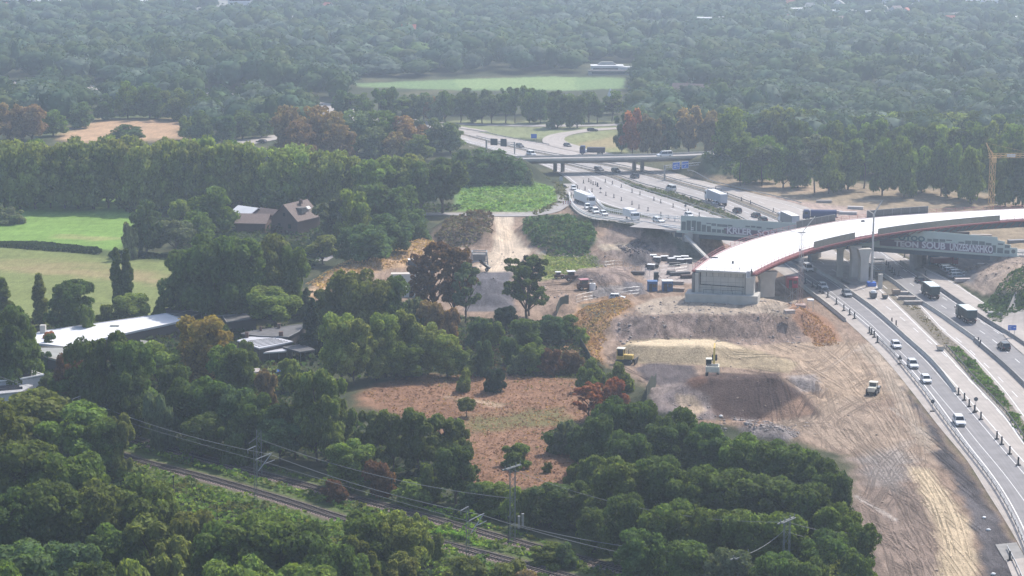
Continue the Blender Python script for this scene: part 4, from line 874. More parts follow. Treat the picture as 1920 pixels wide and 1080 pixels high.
def trunk_mesh(kind, cen, seed):
    r = random.Random(seed); Wd, Hc, foot = KD[kind]; mb = MB(); top = foot + Hc * (.8 if kind in ('pine', 'spruce', 'columnar') else .6); r0 = {'bush': .12, 'birch': .2, 'airy': .28, 'pine': .22, 'spruce': .22}.get(kind, .36)
    p = Vector((0, 0, -.4)); k = 5; bx, by = r.uniform(-.3, .3), r.uniform(-.3, .3)
    for i in range(k):
        q = Vector((bx * math.sin(i + 1), by * math.cos(i), -.4 + (top + .4) * (i + 1) / k)); mb.bar(p, q, r0 * 2 * (1 - i / k * .75) / 1.3, n=7, t2=r0 * 2 * (1 - (i + 1) / k * .75) / 1.3); p = q
    for c in r.sample(list(cen), min(len(cen), 16 if kind == 'airy' else 9)):
        z0 = max(foot * .6 + .3, min(top * .9, c[2] - abs(c[0]) - abs(c[1]))) if kind not in ('spruce', 'columnar') else c[2] - .5
        s0 = Vector((0, 0, max(.2, z0))); e = Vector(c); m_ = s0.lerp(e, .55) + Vector((0, 0, .5)); mb.bar(s0, m_, r0 * .8, n=5, t2=r0 * .5); mb.bar(m_, e, r0 * .5, n=5, t2=r0 * .15)
    o = mb.build('trunk', BARK); me = o.data; bpy.data.objects.remove(o); return me
PRO = {}
def protos(kind, lod):
    if (kind, lod) in PRO: return PRO[kind, lod]
    n, leaf = {0: (7500, .50), 1: (3000, .68)}[lod]
    if kind in ('columnar', 'birch', 'spruce', 'pine'): n = int(n * .8)
    if kind == 'airy': n = int(n * .62)
    if kind == 'bush': n = int(n * .33); leaf *= .7
    core = {'airy': 0, 'birch': .5, 'pine': .7}.get(kind, .84); out = []
    for k in range(4 if kind in ('broad', 'round') else 3):
        me, cen = crown_mesh('crown', kind, 100 + 17 * k + lod, n, leaf, core); out.append((me, trunk_mesh(kind, cen, k)))
    PRO[kind, lod] = out; return out
COLS = dict(dk=(.076, .114, .044), md=(.105, .155, .046), lt=(.165, .21, .068), ol=(.105, .135, .047), ye=(.15, .175, .058), br=(.20, .15, .095), rd=(.25, .11, .07), bl=(.076, .122, .066), orr=(.185, .145, .05), gy=(.125, .160, .108), pl=(.165, .198, .078), db=(.115, .072, .05), vd=(.025, .042, .027))
COLS = {k: (v[0] * 1.26, v[1] * 1.19, v[2] * 1.0) for k, v in COLS.items()}
CN = dict(dk='dark green', md='mid green', lt='bright green', ol='olive green', ye='yellowish green', br='brown-leaved', rd='reddish', bl='bluish green', orr='orange-tinged', gy='grey-green', pl='pale green', db='dark reddish', vd='very dark')
KN = dict(broad='leafy', round='round', columnar='columnar', birch='birch-like', airy='sparse', spruce='conical', pine='bare-stemmed', bush='low')
KO = dict(broad='leafy_tree', round='round_tree', columnar='columnar_tree', birch='birch_tree', airy='sparse_tree', spruce='spruce_tree', pine='pine_tree', bush='bush')
TREES = []   # (x,y,z, height, width, kind, colour, place)
def T(cx, yt, yb, w, kind, col, place=None):
    p = G(cx, yb); s = F / (p.y * cT + (CAMH - p.z) * sT); TREES.append((p.x, p.y, p.z, (yb - yt) / s / .985, w / s, kind, col, place or CURP))
def many(place, rows):
    global CURP
    CURP = place
    for r_ in rows: T(*r_)
many('in the lower left wood', [
 (45, 726, 900, 190, 'broad', 'ol'), (135, 748, 905, 150, 'broad', 'md'), (188, 775, 905, 90, 'broad', 'md'), (222, 770, 905, 62, 'birch', 'ye'), (-10, 745, 960, 130, 'broad', 'ol'), (60, 822, 1010, 150, 'broad', 'ol'), (130, 835, 1020, 140, 'broad', 'md'),
 (190, 888, 1070, 140, 'broad', 'ol'), (275, 885, 1070, 140, 'broad', 'ol'), (100, 900, 1090, 150, 'broad', 'dk'), (15, 905, 1100, 140, 'broad', 'dk'), (60, 1008, 1180, 160, 'round', 'bl'), (135, 1010, 1190, 110, 'round', 'bl'), (215, 970, 1150, 130, 'broad', 'dk'),
 (290, 965, 1150, 130, 'birch', 'ye'), (365, 948, 1130, 110, 'broad', 'ye'), (330, 1000, 1180, 100, 'birch', 'ye'), (425, 975, 1160, 130, 'broad', 'md'), (490, 962, 1160, 150, 'broad', 'md'), (560, 975, 1160, 150, 'broad', 'dk'), (620, 1000, 1190, 120, 'broad', 'dk'), (235, 1050, 1230, 120, 'bush', 'lt'),
 (10, 1040, 1240, 120, 'broad', 'md'), (170, 1045, 1260, 130, 'broad', 'dk'), (450, 1040, 1250, 150, 'broad', 'md'), (560, 1050, 1260, 160, 'broad', 'md'), (690, 955, 1090, 105, 'broad', 'md'), (745, 950, 1085, 100, 'broad', 'lt'), (680, 1000, 1140, 70, 'birch', 'ye'), (665, 1030, 1180, 80, 'broad', 'dk'),
 (750, 1035, 1150, 80, 'birch', 'ye'), (790, 965, 1060, 50, 'bush', 'lt'), (270, 760, 905, 0.1, 'bush', 'md')][:-1])
many('beside the tracks at the bottom', [
 (860, 1045, 1120, 110, 'bush', 'ol'), (960, 1052, 1130, 120, 'bush', 'ol'), (1030, 1022, 1058, 90, 'bush', 'md'), (1060, 1018, 1062, 60, 'bush', 'bl'), (700, 1045, 1110, 60, 'bush', 'md'), (1000, 1070, 1140, 90, 'bush', 'br'), (820, 1000, 1050, 30, 'bush', 'lt'), (1560, 1052, 1150, 105, 'broad', 'lt'), (1620, 1070, 1160, 60, 'broad', 'md')])
many('in the belt behind the railway', [
 (170, 628, 810, 95, 'broad', 'dk'), (210, 618, 815, 90, 'birch', 'dk'), (255, 632, 820, 95, 'broad', 'dk'), (140, 655, 800, 70, 'broad', 'db'), (130, 700, 800, 80, 'broad', 'md'), (240, 690, 830, 80, 'broad', 'dk'), (300, 640, 740, 90, 'round', 'lt'), (330, 680, 800, 80, 'broad', 'dk'),
 (385, 585, 730, 112, 'broad', 'orr'), (430, 640, 745, 80, 'broad', 'md'), (455, 650, 750, 60, 'broad', 'md'), (355, 700, 830, 90, 'broad', 'dk'), (400, 700, 835, 100, 'broad', 'dk'), (445, 715, 845, 90, 'broad', 'bl'), (300, 735, 845, 70, 'bush', 'gy'), (330, 725, 770, 60, 'bush', 'rd'), (490, 730, 860, 90, 'broad', 'dk'),
 (525, 780, 872, 80, 'round', 'bl'), (555, 700, 860, 90, 'birch', 'ol'), (595, 695, 865, 100, 'birch', 'ol'), (630, 705, 860, 80, 'birch', 'ol'), (620, 740, 880, 70, 'birch', 'ol'), (380, 770, 860, 80, 'broad', 'dk'), (440, 790, 868, 80, 'bush', 'dk'), (545, 668, 735, 50, 'birch', 'lt'), (575, 700, 780, 50, 'broad', 'ol'), (500, 690, 770, 60, 'bush', 'br'),
 (660, 820, 915, 95, 'broad', 'md'), (715, 865, 930, 80, 'bush', 'db'), (625, 900, 940, 60, 'bush', 'db'), (690, 770, 880, 75, 'birch', 'ol'), (738, 765, 885, 75, 'birch', 'ol'), (785, 762, 890, 80, 'birch', 'ol'), (835, 770, 880, 75, 'birch', 'ol'), (860, 790, 850, 50, 'bush', 'ol'), (855, 828, 945, 75, 'round', 'dk'), (885, 870, 930, 35, 'airy', 'dk'), (770, 902, 948, 85, 'bush', 'lt'), (800, 870, 940, 60, 'bush', 'md')])
many('in the gardens on the left', [
 (20, 565, 745, 110, 'broad', 'dk'), (50, 600, 730, 60, 'broad', 'md'), (77, 512, 612, 32, 'columnar', 'lt'), (6, 520, 610, 42, 'columnar', 'md'), (137, 524, 628, 92, 'broad', 'dk'), (95, 622, 660, 40, 'bush', 'rd'), (221, 464, 585, 26, 'columnar', 'dk'), (240, 466, 585, 28, 'columnar', 'dk'), (248, 547, 615, 70, 'round', 'lt'), (200, 572, 620, 46, 'bush', 'lt'), (165, 575, 640, 40, 'bush', 'md'),
 (300, 560, 610, 40, 'bush', 'dk'), (350, 462, 600, 100, 'broad', 'dk'), (400, 430, 605, 120, 'broad', 'dk'), (455, 442, 600, 110, 'broad', 'dk'), (505, 432, 590, 100, 'broad', 'ol'), (545, 445, 580, 70, 'broad', 'md'), (425, 500, 605, 90, 'broad', 'dk'), (275, 373, 478, 62, 'broad', 'bl'), (245, 420, 485, 40, 'bush', 'gy'), (338, 372, 425, 42, 'round', 'lt'), (330, 412, 475, 74, 'round', 'gy'),
 (400, 345, 440, 90, 'broad', 'md'), (510, 352, 405, 56, 'round', 'bl'), (370, 395, 460, 60, 'broad', 'md'), (605, 440, 496, 60, 'round', 'ye'), (620, 375, 470, 80, 'birch', 'gy'), (660, 350, 470, 80, 'broad', 'md'), (690, 420, 492, 80, 'broad', 'bl'), (655, 425, 495, 60, 'broad', 'bl'), (730, 400, 475, 90, 'broad', 'bl'), (775, 398, 462, 60, 'broad', 'bl'), (700, 340, 440, 90, 'broad', 'dk'), (750, 345, 440, 80, 'broad', 'dk'),
 (515, 533, 622, 96, 'round', 'lt'), (465, 640, 700, 50, 'bush', 'ol'), (586, 552, 668, 54, 'spruce', 'vd'), (575, 535, 600, 40, 'spruce', 'bl'), (85, 660, 700, 40, 'bush', 'bl'), (100, 700, 760, 60, 'broad', 'dk'), (95, 625, 668, 34, 'birch', 'dk'), (370, 600, 640, 60, 'bush', 'md'), (540, 700, 735, 40, 'bush', 'ol'), (410, 610, 660, 50, 'bush', 'dk'), (20, 390, 420, 60, 'bush', 'gy'), (-10, 372, 410, 70, 'bush', 'gy')])
many('between sheds and building site', [
 (645, 500, 640, 90, 'broad', 'ol'), (686, 498, 645, 96, 'broad', 'ol'), (735, 510, 640, 70, 'broad', 'dk'), (615, 540, 640, 60, 'broad', 'ol'), (640, 580, 715, 80, 'broad', 'lt'), (665, 600, 722, 80, 'birch', 'lt'), (722, 585, 708, 70, 'broad', 'lt'), (768, 578, 700, 70, 'birch', 'lt'), (803, 600, 702, 70, 'broad', 'pl'), (838, 625, 708, 64, 'broad', 'lt'), (705, 630, 715, 70, 'birch', 'pl'), (760, 640, 712, 70, 'broad', 'md'), (870, 655, 708, 60, 'birch', 'ol'),
 (812, 452, 592, 100, 'airy', 'db'), (850, 462, 600, 90, 'airy', 'db'), (872, 490, 605, 66, 'airy', 'gy'), (795, 500, 590, 70, 'airy', 'db'), (775, 560, 620, 60, 'bush', 'gy'), (815, 565, 625, 70, 'bush', 'br'), (845, 580, 640, 50, 'bush', 'br'), (988, 474, 600, 96, 'airy', 'dk'), (992, 478, 592, 80, 'airy', 'vd'), (948, 573, 622, 42, 'round', 'vd'), (895, 595, 650, 60, 'bush', 'bl'), (925, 605, 655, 50, 'bush', 'md'), (985, 596, 665, 62, 'broad', 'dk'), (1035, 590, 645, 55, 'broad', 'bl'),
 (1062, 588, 640, 50, 'broad', 'dk'), (1090, 615, 645, 32, 'bush', 'lt'), (872, 692, 734, 38, 'bush', 'ye'), (928, 690, 735, 48, 'bush', 'vd'), (975, 655, 700, 46, 'bush', 'gy'), (1035, 655, 702, 60, 'bush', 'db'), (1075, 660, 700, 50, 'bush', 'db'), (1110, 672, 720, 60, 'bush', 'ol'), (1160, 680, 735, 66, 'bush', 'ol'), (905, 640, 705, 50, 'bush', 'bl'), (960, 632, 690, 50, 'bush', 'dk'), (1000, 640, 700, 60, 'broad', 'md'), (1100, 690, 735, 50, 'bush', 'md'), (1150, 710, 760, 60, 'bush', 'rd'), (1105, 715, 790, 70, 'airy', 'rd'), (1130, 712, 780, 60, 'airy', 'rd')])
many('on the reddish meadow', [(875, 744, 782, 33, 'round', 'ye'), (967, 834, 874, 74, 'bush', 'md'), (1026, 867, 886, 22, 'bush', 'lt'), (1075, 868, 906, 46, 'bush', 'ol'), (1060, 790, 850, 60, 'bush', 'gy'), (1040, 810, 850, 50, 'bush', 'dk'), (1085, 800, 860, 60, 'bush', 'bl')])
many('between the meadow and the railway', [(920, 898, 962, 80, 'broad', 'md'), (880, 905, 965, 60, 'bush', 'bl'), (960, 915, 975, 60, 'bush', 'lt'), (1030, 903, 988, 90, 'broad', 'dk'), (985, 920, 990, 50, 'bush', 'ol'), (1090, 900, 990, 60, 'birch', 'ol'), (1110, 845, 960, 66, 'birch', 'ol'), (1150, 960, 1030, 60, 'bush', 'gy')])
many('in the lower right wood', [
 (1140, 738, 870, 80, 'broad', 'dk'), (1120, 775, 890, 70, 'broad', 'dk'), (1200, 748, 870, 80, 'broad', 'dk'), (1245, 790, 900, 80, 'broad', 'dk'), (1278, 758, 890, 80, 'broad', 'dk'), (1330, 788, 910, 90, 'broad', 'dk'), (1385, 808, 930, 90, 'broad', 'md'), (1175, 800, 920, 90, 'broad', 'dk'), (1440, 822, 950, 90, 'broad', 'dk'), (1500, 832, 960, 90, 'broad', 'dk'), (1545, 852, 980, 80, 'broad', 'dk'), (1572, 880, 1000, 60, 'broad', 'dk'),
 (1160, 850, 1000, 110, 'broad', 'ol'), (1230, 850, 1000, 110, 'broad', 'dk'), (1300, 865, 1010, 110, 'broad', 'md'), (1370, 880, 1020, 110, 'broad', 'dk'), (1440, 890, 1030, 110, 'broad', 'dk'), (1510, 900, 1050, 110, 'broad', 'dk'), (1570, 935, 1080, 90, 'broad', 'md'), (1605, 970, 1110, 80, 'broad', 'dk'), (1170, 920, 1060, 90, 'broad', 'dk'), (1250, 930, 1080, 110, 'broad', 'md'), (1320, 940, 1090, 110, 'broad', 'ol'), (1395, 950, 1100, 110, 'broad', 'ol'), (1470, 960, 1110, 110, 'broad', 'md'), (1540, 990, 1130, 110, 'broad', 'dk'),
 (1600, 1020, 1150, 80, 'broad', 'dk'), (1200, 990, 1120, 90, 'broad', 'dk'), (1290, 1010, 1150, 100, 'broad', 'dk'), (1360, 1015, 1160, 100, 'broad', 'gy'), (1450, 1030, 1180, 100, 'broad', 'dk'), (1510, 1040, 1190, 90, 'broad', 'dk'), (1110, 950, 1040, 60, 'broad', 'dk')])
rr = random.Random(11)
# the long row of tall trees behind the left meadows
rows = []
for i in range(26): x_ = -15 + i * 27 + rr.uniform(-6, 6); rows.append((x_, 262 + rr.uniform(-6, 8) + max(0, (x_ - 350)) * .07, 396 + rr.uniform(-3, 3) - (4 if x_ < 250 else 0), 74 + rr.uniform(-8, 10), 'broad', rr.choice(['pl', 'pl', 'lt', 'lt'])))
for i in range(11): x_ = 10 + i * 62 + rr.uniform(-8, 8); rows.append((x_, 255 + rr.uniform(-5, 8) + max(0, (x_ - 350)) * .08, 378, 80, 'broad', rr.choice(['pl', 'lt', 'md'])))
rows += [(700, 296, 405, 80, 'round', 'md'), (745, 290, 400, 80, 'round', 'pl'), (830, 292, 400, 88, 'round', 'dk'), (790, 300, 405, 70, 'round', 'dk'), (770, 285, 385, 80, 'round', 'pl'), (640, 290, 395, 70, 'round', 'pl')]
many('in the tall row behind the meadows', rows)
rows = [(890, 276, 345, 70, 'broad', 'bl'), (930, 282, 345, 66, 'broad', 'bl'), (965, 290, 345, 50, 'broad', 'bl'), (900, 300, 348, 60, 'broad', 'bl'), (990, 318, 348, 26, 'bush', 'gy'), (865, 280, 340, 50, 'broad', 'md')]
many('at the left end of the flyover', rows)
rows = []
for x_, t_, b_, w_1, c in [(540, 196, 292, 70, 'br'), (590, 194, 292, 70, 'br'), (625, 205, 292, 60, 'br'), (565, 225, 300, 60, 'br'), (670, 205, 290, 70, 'gy'), (720, 205, 290, 70, 'md'), (765, 215, 292, 70, 'br'), (805, 220, 290, 60, 'gy'), (845, 228, 288, 50, 'gy'), (640, 230, 300, 60, 'br'), (700, 235, 300, 60, 'gy'), (780, 250, 300, 60, 'ol'), (740, 245, 300, 50, 'br')]: rows.append((x_, t_, b_, w_1, 'broad', c))
many('in the brownish grove above the row', rows)
rows = []
for i in range(24): x_ = 640 + i * 22 + rr.uniform(-5, 5); rows.append((x_, 174 + rr.uniform(-9, 14), 229 + rr.uniform(-3, 3), 34 + rr.uniform(-4, 8), rr.choice(['broad', 'round', 'pine']), rr.choice(['bl', 'dk', 'dk', 'md', 'gy'])))
rows += [(648 + i * 38 + rr.uniform(-9, 9), 166 + rr.uniform(-5, 9), 214, 36, 'broad', rr.choice(['bl', 'dk', 'md'])) for i in range(14)]
rows += [(1045, 178, 240, 52, 'broad', 'dk'), (1082, 180, 240, 40, 'broad', 'dk'), (815, 178, 228, 40, 'broad', 'br')]
many('along the road below the clearing', rows)
rows = []
for x_, t_, b_, w_1, c in [(1185, 205, 290, 44, 'rd'), (1215, 215, 292, 44, 'br'), (1250, 205, 290, 50, 'gy'), (1290, 200, 288, 60, 'br'), (1330, 210, 290, 50, 'br'), (1230, 225, 293, 40, 'br'), (1165, 215, 285, 34, 'bl'), (1355, 215, 290, 44, 'md')]: rows.append((x_, t_, b_, w_1, 'birch', c))
many('in the grove right of the loop', rows)
rows = []
for i in range(17): x_ = 1395 + i * 33 + rr.uniform(-8, 8); rows.append((x_, 262 + rr.uniform(-12, 12), 345 + rr.uniform(-5, 12) + max(0, x_ - 1450) * .075, 56 + rr.uniform(-8, 12), rr.choice(['pine', 'broad', 'broad', 'broad']) if x_ > 1430 else 'pine', rr.choice(['bl', 'md', 'md', 'gy'])))
for i in range(18): x_ = 1370 + i * 33 + rr.uniform(-8, 8); rows.append((x_, 232 + rr.uniform(-10, 10), 318 + max(0, x_ - 1450) * .05, 62 + rr.uniform(-6, 10), 'broad', rr.choice(['bl', 'md', 'md', 'dk', 'lt'])))
for i in range(17): x_ = 1385 + i * 34 + rr.uniform(-8, 8); rows.append((x_, 208 + rr.uniform(-10, 8), 285, 62 + rr.uniform(-6, 10), 'broad', rr.choice(['bl', 'md', 'dk', 'lt'])))
many('in the right hand forest', rows)
rows = [(237, 233, 264, 64, 'broad', 'dk')]
for x_, t_, b_, w_1, c in [(15, 190, 262, 60, 'br'), (60, 195, 262, 60, 'br'), (100, 205, 255, 50, 'md'), (150, 190, 240, 50, 'bl'), (195, 175, 225, 44, 'bl'), (380, 205, 268, 50, 'bl'), (420, 215, 272, 50, 'bl'), (455, 205, 262, 50, 'dk'), (490, 210, 258, 40, 'dk'), (350, 215, 262, 30, 'lt'), (330, 165, 225, 60, 'ol'), (280, 155, 222, 60, 'dk'), (240, 150, 222, 50, 'md'), (370, 165, 230, 50, 'dk')]: rows.append((x_, t_, b_, w_1, 'broad', c))
many('around the tan field', rows)
print('individual trees', len(TREES))
nt_, nb_ = 0, 0
byplace = {}
for t_ in TREES: byplace.setdefault(t_[7], []).append(t_)
GRPN = {True: 'bushes ', False: 'trees '}
for place, lst in byplace.items():
    cnt = {}; lst.sort(key=lambda q: q[0] / q[1])
    tot = {}
    for q in lst: tot[(q[5], q[6])] = tot.get((q[5], q[6]), 0) + 1
    for (x, y, z, h, wd, kind, col, pl) in lst:
        Wd, Hc, foot = KD[kind]; full = Hc + foot if kind != 'bush' else Hc - .2; sz = h / full * 1.0; sx = wd / Wd * (1.05 if kind != 'bush' else .95); depth = y
        if place.startswith('in the lower'): sx *= 1.04
        pr = protos(kind, 0 if depth < 520 else 1); me, tm = pr[rr.randrange(len(pr))]
        cnt[(kind, col)] = cnt.get((kind, col), 0) + 1; c_ = cnt[(kind, col)]
        base_nm = '%s %s %s %s' % (CN[col], KN[kind], 'bush' if kind == 'bush' else 'tree', place)
        lab = base_nm + ((', %s such from the left' % ordn(c_)) if tot[(kind, col)] > 1 else '')
        root = thing(KO[kind], lab, 'bush' if kind == 'bush' else 'tree', (x, y, z), rr.uniform(0, 6.28), GRPN[kind == 'bush'] + place)
        root.scale = (sx, sx * rr.uniform(.92, 1.08), sz)
        base = COLS[col]; j = rr.uniform(.82, 1.2); cc = [max(.01, v * j * rr.uniform(.94, 1.06)) for v in base]
        o = bpy.data.objects.new('crown', me); C.objects.link(o); o.parent = root; o.color = (*cc, 1)
        o2 = bpy.data.objects.new('trunk', tm); C.objects.link(o2); o2.parent = root
# ---------------------------------------------------------------- far woodland (beyond the trees one can tell apart)
def foliage_attr():
    m = LEAF.copy(); m.name = 'foliage_mass'; N = m.node_tree.nodes; L = m.node_tree.links
    oi = [n for n in N if n.type == 'OBJECT_INFO'][0]; at = N.new('ShaderNodeAttribute'); at.attribute_name = 'Col'
    for l in list(oi.outputs['Color'].links): L.new(at.outputs['Color'], l.to_socket)
    return m
LEAFA = foliage_attr()
LEAFF = LEAFA.copy(); LEAFF.name = 'foliage_far'
for n_ in LEAFF.node_tree.nodes:
    if n_.type == 'MAP_RANGE' and abs(n_.inputs[4].default_value - 1.32) < .01: n_.inputs[3].default_value = .8; n_.inputs[4].default_value = 1.2
    if n_.type == 'MIX_SHADER': n_.inputs[0].default_value = .15
def setcol(o, col):
    a = o.data.attributes.new('Col', 'FLOAT_COLOR', 'POINT'); a.data.foreach_set('color', np.c_[col, np.ones(len(col))].astype(np.float32).ravel())
CLEAR = [[(-60, 150), (40, 150), (46, 200), (-60, 200)], [(158, 160), (196, 160), (196, 198), (158, 198)], [(383, 178), (460, 180), (460, 212), (385, 210)], [(612, 200), (690, 208), (690, 240), (612, 235)], [(640, 222), (660, 152), (860, 141), (1000, 138), (1180, 140), (1190, 222)], [(95, 262), (180, 217), (350, 217), (360, 270), (120, 275)], [(835, 226), (1180, 226), (1180, 300), (1100, 300), (980, 270), (830, 262)],
         [(1100, 150), (1100, 118), (1200, 118), (1200, 150)], [(1260, 195), (1300, 172), (1380, 180), (1390, 200), (1300, 210)]]
CLW = [np.array(PW(c)) for c in CLEAR]
rl_ = [smooth_line(PW([(-80, 152), (0, 158), (100, 162), (200, 168), (300, 174), (385, 178), (500, 186), (620, 206), (700, 222), (870, 250)]), 10), smooth_line(PW([(380, 286), (440, 272), (500, 260), (560, 252), (640, 247)]), 8), smooth_line(PW([(560, 205), (640, 214), (760, 228), (870, 233), (1000, 236), (1180, 233)]), 8), smooth_line(PW([(-80, 256), (0, 250), (60, 246), (150, 240)]), 8)]
g = np.random.default_rng(3)
pts = []; cell = {}
def ok(x, y, r_):
    k = (int(x // 12), int(y // 12))
    for i in (-1, 0, 1):
        for j in (-1, 0, 1):
            for (a, b_) in cell.get((k[0] + i, k[1] + j), ()):
                if (a - x) ** 2 + (b_ - y) ** 2 < r_ * r_: return False
    cell.setdefault(k, []).append((x, y)); return True
for t_ in TREES: cell.setdefault((int(t_[0] // 12), int(t_[1] // 12)), []).append((t_[0], t_[1]))
cx = []; 
for _ in range(26000):
    y = g.uniform(790, 2150); hw = 1060 / F * y * 1.02 + 20; x = g.uniform(-hw, hw)
    cx.append((x, y))
cx = np.array(cx); keep = np.ones(len(cx), bool)
pyy = 540 - 0 * cx[:, 0]
pxs = 960 + cx[:, 0] * F / (cx[:, 1] * cT + CAMH * sT); pys = np.array([sc_ for sc_ in (F * CAMH / 1.0 / (1) * 0 + 0 * cx[:, 1])])
s_ = F / (cx[:, 1] * cT + CAMH * sT); pys = s_ * CAMH / cT - 200
edge = np.interp(pxs, [-100, 0, 340, 345, 520, 860, 870, 1170, 1180, 1370, 1500, 1700, 2000], [255, 255, 215, 262, 250, 200, 215, 215, 262, 262, 300, 330, 350])
keep &= (pys < edge)
for c in CLW: keep &= dist(cx[:, 0], cx[:, 1], c) > 3
for r_, wd in zip(rl_, (17, 10, 8, 8)): keep &= dist(cx[:, 0], cx[:, 1], r_, False) > wd
keep &= dist(cx[:, 0], cx[:, 1], MW) > 6
# the town at the top of the picture has gaps between trees
town = (pys < 34) & (vnoise(cx[:, 0], cx[:, 1], 45, 77) > .50) & ((pxs < 1000) | (pxs > 1280)) | ((pys < 62) & (pxs > 1400) & (vnoise(cx[:, 0], cx[:, 1], 32, 78) > .55)); keep &= ~town
keep &= ~((pys < 11) & (pxs < 520) & (g.random(len(pys)) < .85)); cx = cx[keep]; keptp = [(x, y) for x, y in cx if ok(x, y, 9.5 + 2.0 * (y > 1050))]
print('far trees', len(keptp))
FP = []
def fartree(seed, ntri, leaf):
    g = np.random.default_rng(seed); v = ICV.copy(); dirs = g.normal(size=(9, 3)); dirs[:, 2] = abs(dirs[:, 2]) * .8; dirs /= np.linalg.norm(dirs, axis=1)[:, None]
    dd = v @ dirs.T; bump = np.max(np.exp((dd - 1) * 6.5) * g.uniform(.6, 1.0, 9)[None], axis=1); rad = .74 + .32 * bump + .07 * g.normal(size=len(v)); sq = np.where(v[:, 2:3] < 0, .9, 1.0)
    P_ = v * rad[:, None] * np.array([[6.3, 6.3, 6.6]]) * sq + np.array([0, 0, 7.2]); k = g.integers(0, len(v), ntri); k = k[v[k, 2] > -.5]; p = P_[k] * (1 + 0.0) + g.normal(size=(len(k), 3)) * .6 + v[k] * .3; nr = v[k] + g.normal(size=(len(k), 3)) * .28
    t = np.cross(nr, g.normal(size=(len(k), 3))); t /= np.linalg.norm(t, axis=1)[:, None]; b_ = np.cross(nr, t); b_ /= np.linalg.norm(b_, axis=1)[:, None]; s = leaf * g.uniform(.6, 1.3, len(k))[:, None]
    tv = np.stack([p + t * s * .6, p - t * s * .5 + b_ * s * .5, p - t * s * .4 - b_ * s * .5], 1).reshape(-1, 3); return tv, np.arange(len(tv)).reshape(-1, 3), P_, ICF
for k in range(8): FP.append(fartree(500 + k, 330, 1.25))
FQ = []
for k in range(5): FQ.append(fartree(600 + k, 130, 1.7))
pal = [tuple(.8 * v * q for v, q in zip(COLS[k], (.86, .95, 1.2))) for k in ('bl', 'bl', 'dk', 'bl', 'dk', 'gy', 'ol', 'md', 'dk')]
VV = []; FF = []; CC = []; o = 0
for (x, y) in keptp:
    P_ = FP[g.integers(8)] if y < 1200 else FQ[g.integers(5)]; v = np.concatenate([P_[0], P_[2]]); f = np.concatenate([P_[1], P_[3] + len(P_[0])]); a = g.uniform(0, 6.28); sx = g.uniform(.85, 1.4) * (1.0 if y < 1050 else 1.2); big = vnoise(np.array([x]), np.array([y]), 60, 99)[0]; sz = (g.uniform(.75, 1.1) + .8 * (big - .4))
    if g.random() < .05: sx *= .45; sz *= 1.15
    R = np.array([[math.cos(a), -math.sin(a), 0], [math.sin(a), math.cos(a), 0], [0, 0, 1]]); v = (v * np.array([sx, sx, sz])) @ R.T + np.array([x, y, -.5])
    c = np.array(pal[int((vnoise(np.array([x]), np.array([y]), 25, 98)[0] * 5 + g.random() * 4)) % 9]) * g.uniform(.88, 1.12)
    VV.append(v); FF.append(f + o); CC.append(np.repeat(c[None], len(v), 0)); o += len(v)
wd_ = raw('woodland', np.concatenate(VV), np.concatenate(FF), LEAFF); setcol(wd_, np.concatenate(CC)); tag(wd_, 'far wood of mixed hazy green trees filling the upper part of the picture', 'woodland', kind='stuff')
del VV, FF, CC
# ---------------------------------------------------------------- ground cover
def cover(name, label, cat, px, dens, leaf, h, cols, z=0.0, lump=3.0, world=None, up=.7, excl=None, seed=1):
    P = np.array(world if world is not None else PW(px, z)); g = np.random.default_rng(seed); x0, y0 = P.min(0)[:2]; x1, y1 = P.max(0)[:2]; n = int((x1 - x0) * (y1 - y0) * dens)
    x = g.uniform(x0, x1, n); y = g.uniform(y0, y1, n); d = dist(x, y, P) + fbm(x, y, 4, seed + 5) * 1.6; k = d < 0
    if excl: 
        for L_, w_2 in excl: k &= dist(x, y, L_, False) > w_2
    x = x[k]; y = y[k]; d = -d[k]; m = len(x); lp = np.clip(fbm(x, y, lump, seed + 9, 3) + .25, 0, 1.4) * np.clip(d / 1.2, .25, 1)
    zz = hgt(x, y) + h * lp + g.uniform(0, .12, m); nr = g.normal(size=(m, 3)) * .6 + np.array([0, 0, up]); nr /= np.linalg.norm(nr, axis=1)[:, None]
    t = np.cross(nr, g.normal(size=(m, 3))); t /= np.linalg.norm(t, axis=1)[:, None]; b_ = np.cross(nr, t); s = leaf * g.uniform(.6, 1.4, m)[:, None]; p = np.stack([x, y, zz], 1)
    v = np.stack([p + t * s * .5, p + b_ * s * .6, p - t * s * .5, p - b_ * s * .6], 1).reshape(-1, 3); f = np.arange(m * 4).reshape(-1, 4)
    ci = np.clip(((fbm(x, y, 6, seed + 3, 2) + 1) / 2 * len(cols) + g.uniform(-.7, .7, m)), 0, len(cols) - 1e-3).astype(int); c = np.array(cols)[ci] * g.uniform(.8, 1.2, m)[:, None]
    o = raw(name, v, f, LEAFA); setcol(o, np.repeat(c, 4, 0)); tag(o, label, cat, kind='stuff'); return o
ra = railA[:, :2]; rb = railB[:, :2]
gA, gB, gC = (.12, .195, .045), (.18, .24, .055), (.07, .11, .035)
cover('verge_plants', 'yellow-green weeds covering the banks along the railway tracks', 'ground cover', [(60, 770), (250, 806), (520, 880), (760, 945), (960, 998), (1250, 1075), (1400, 1110), (1260, 1190), (1000, 1140), (640, 1065), (200, 945), (60, 880)], 5.5, .62, 1.5, [gC, gA, gB, gA, (.16, .17, .05), gC], excl=[(ra, 3.3), (rb, 2.7)], seed=21)
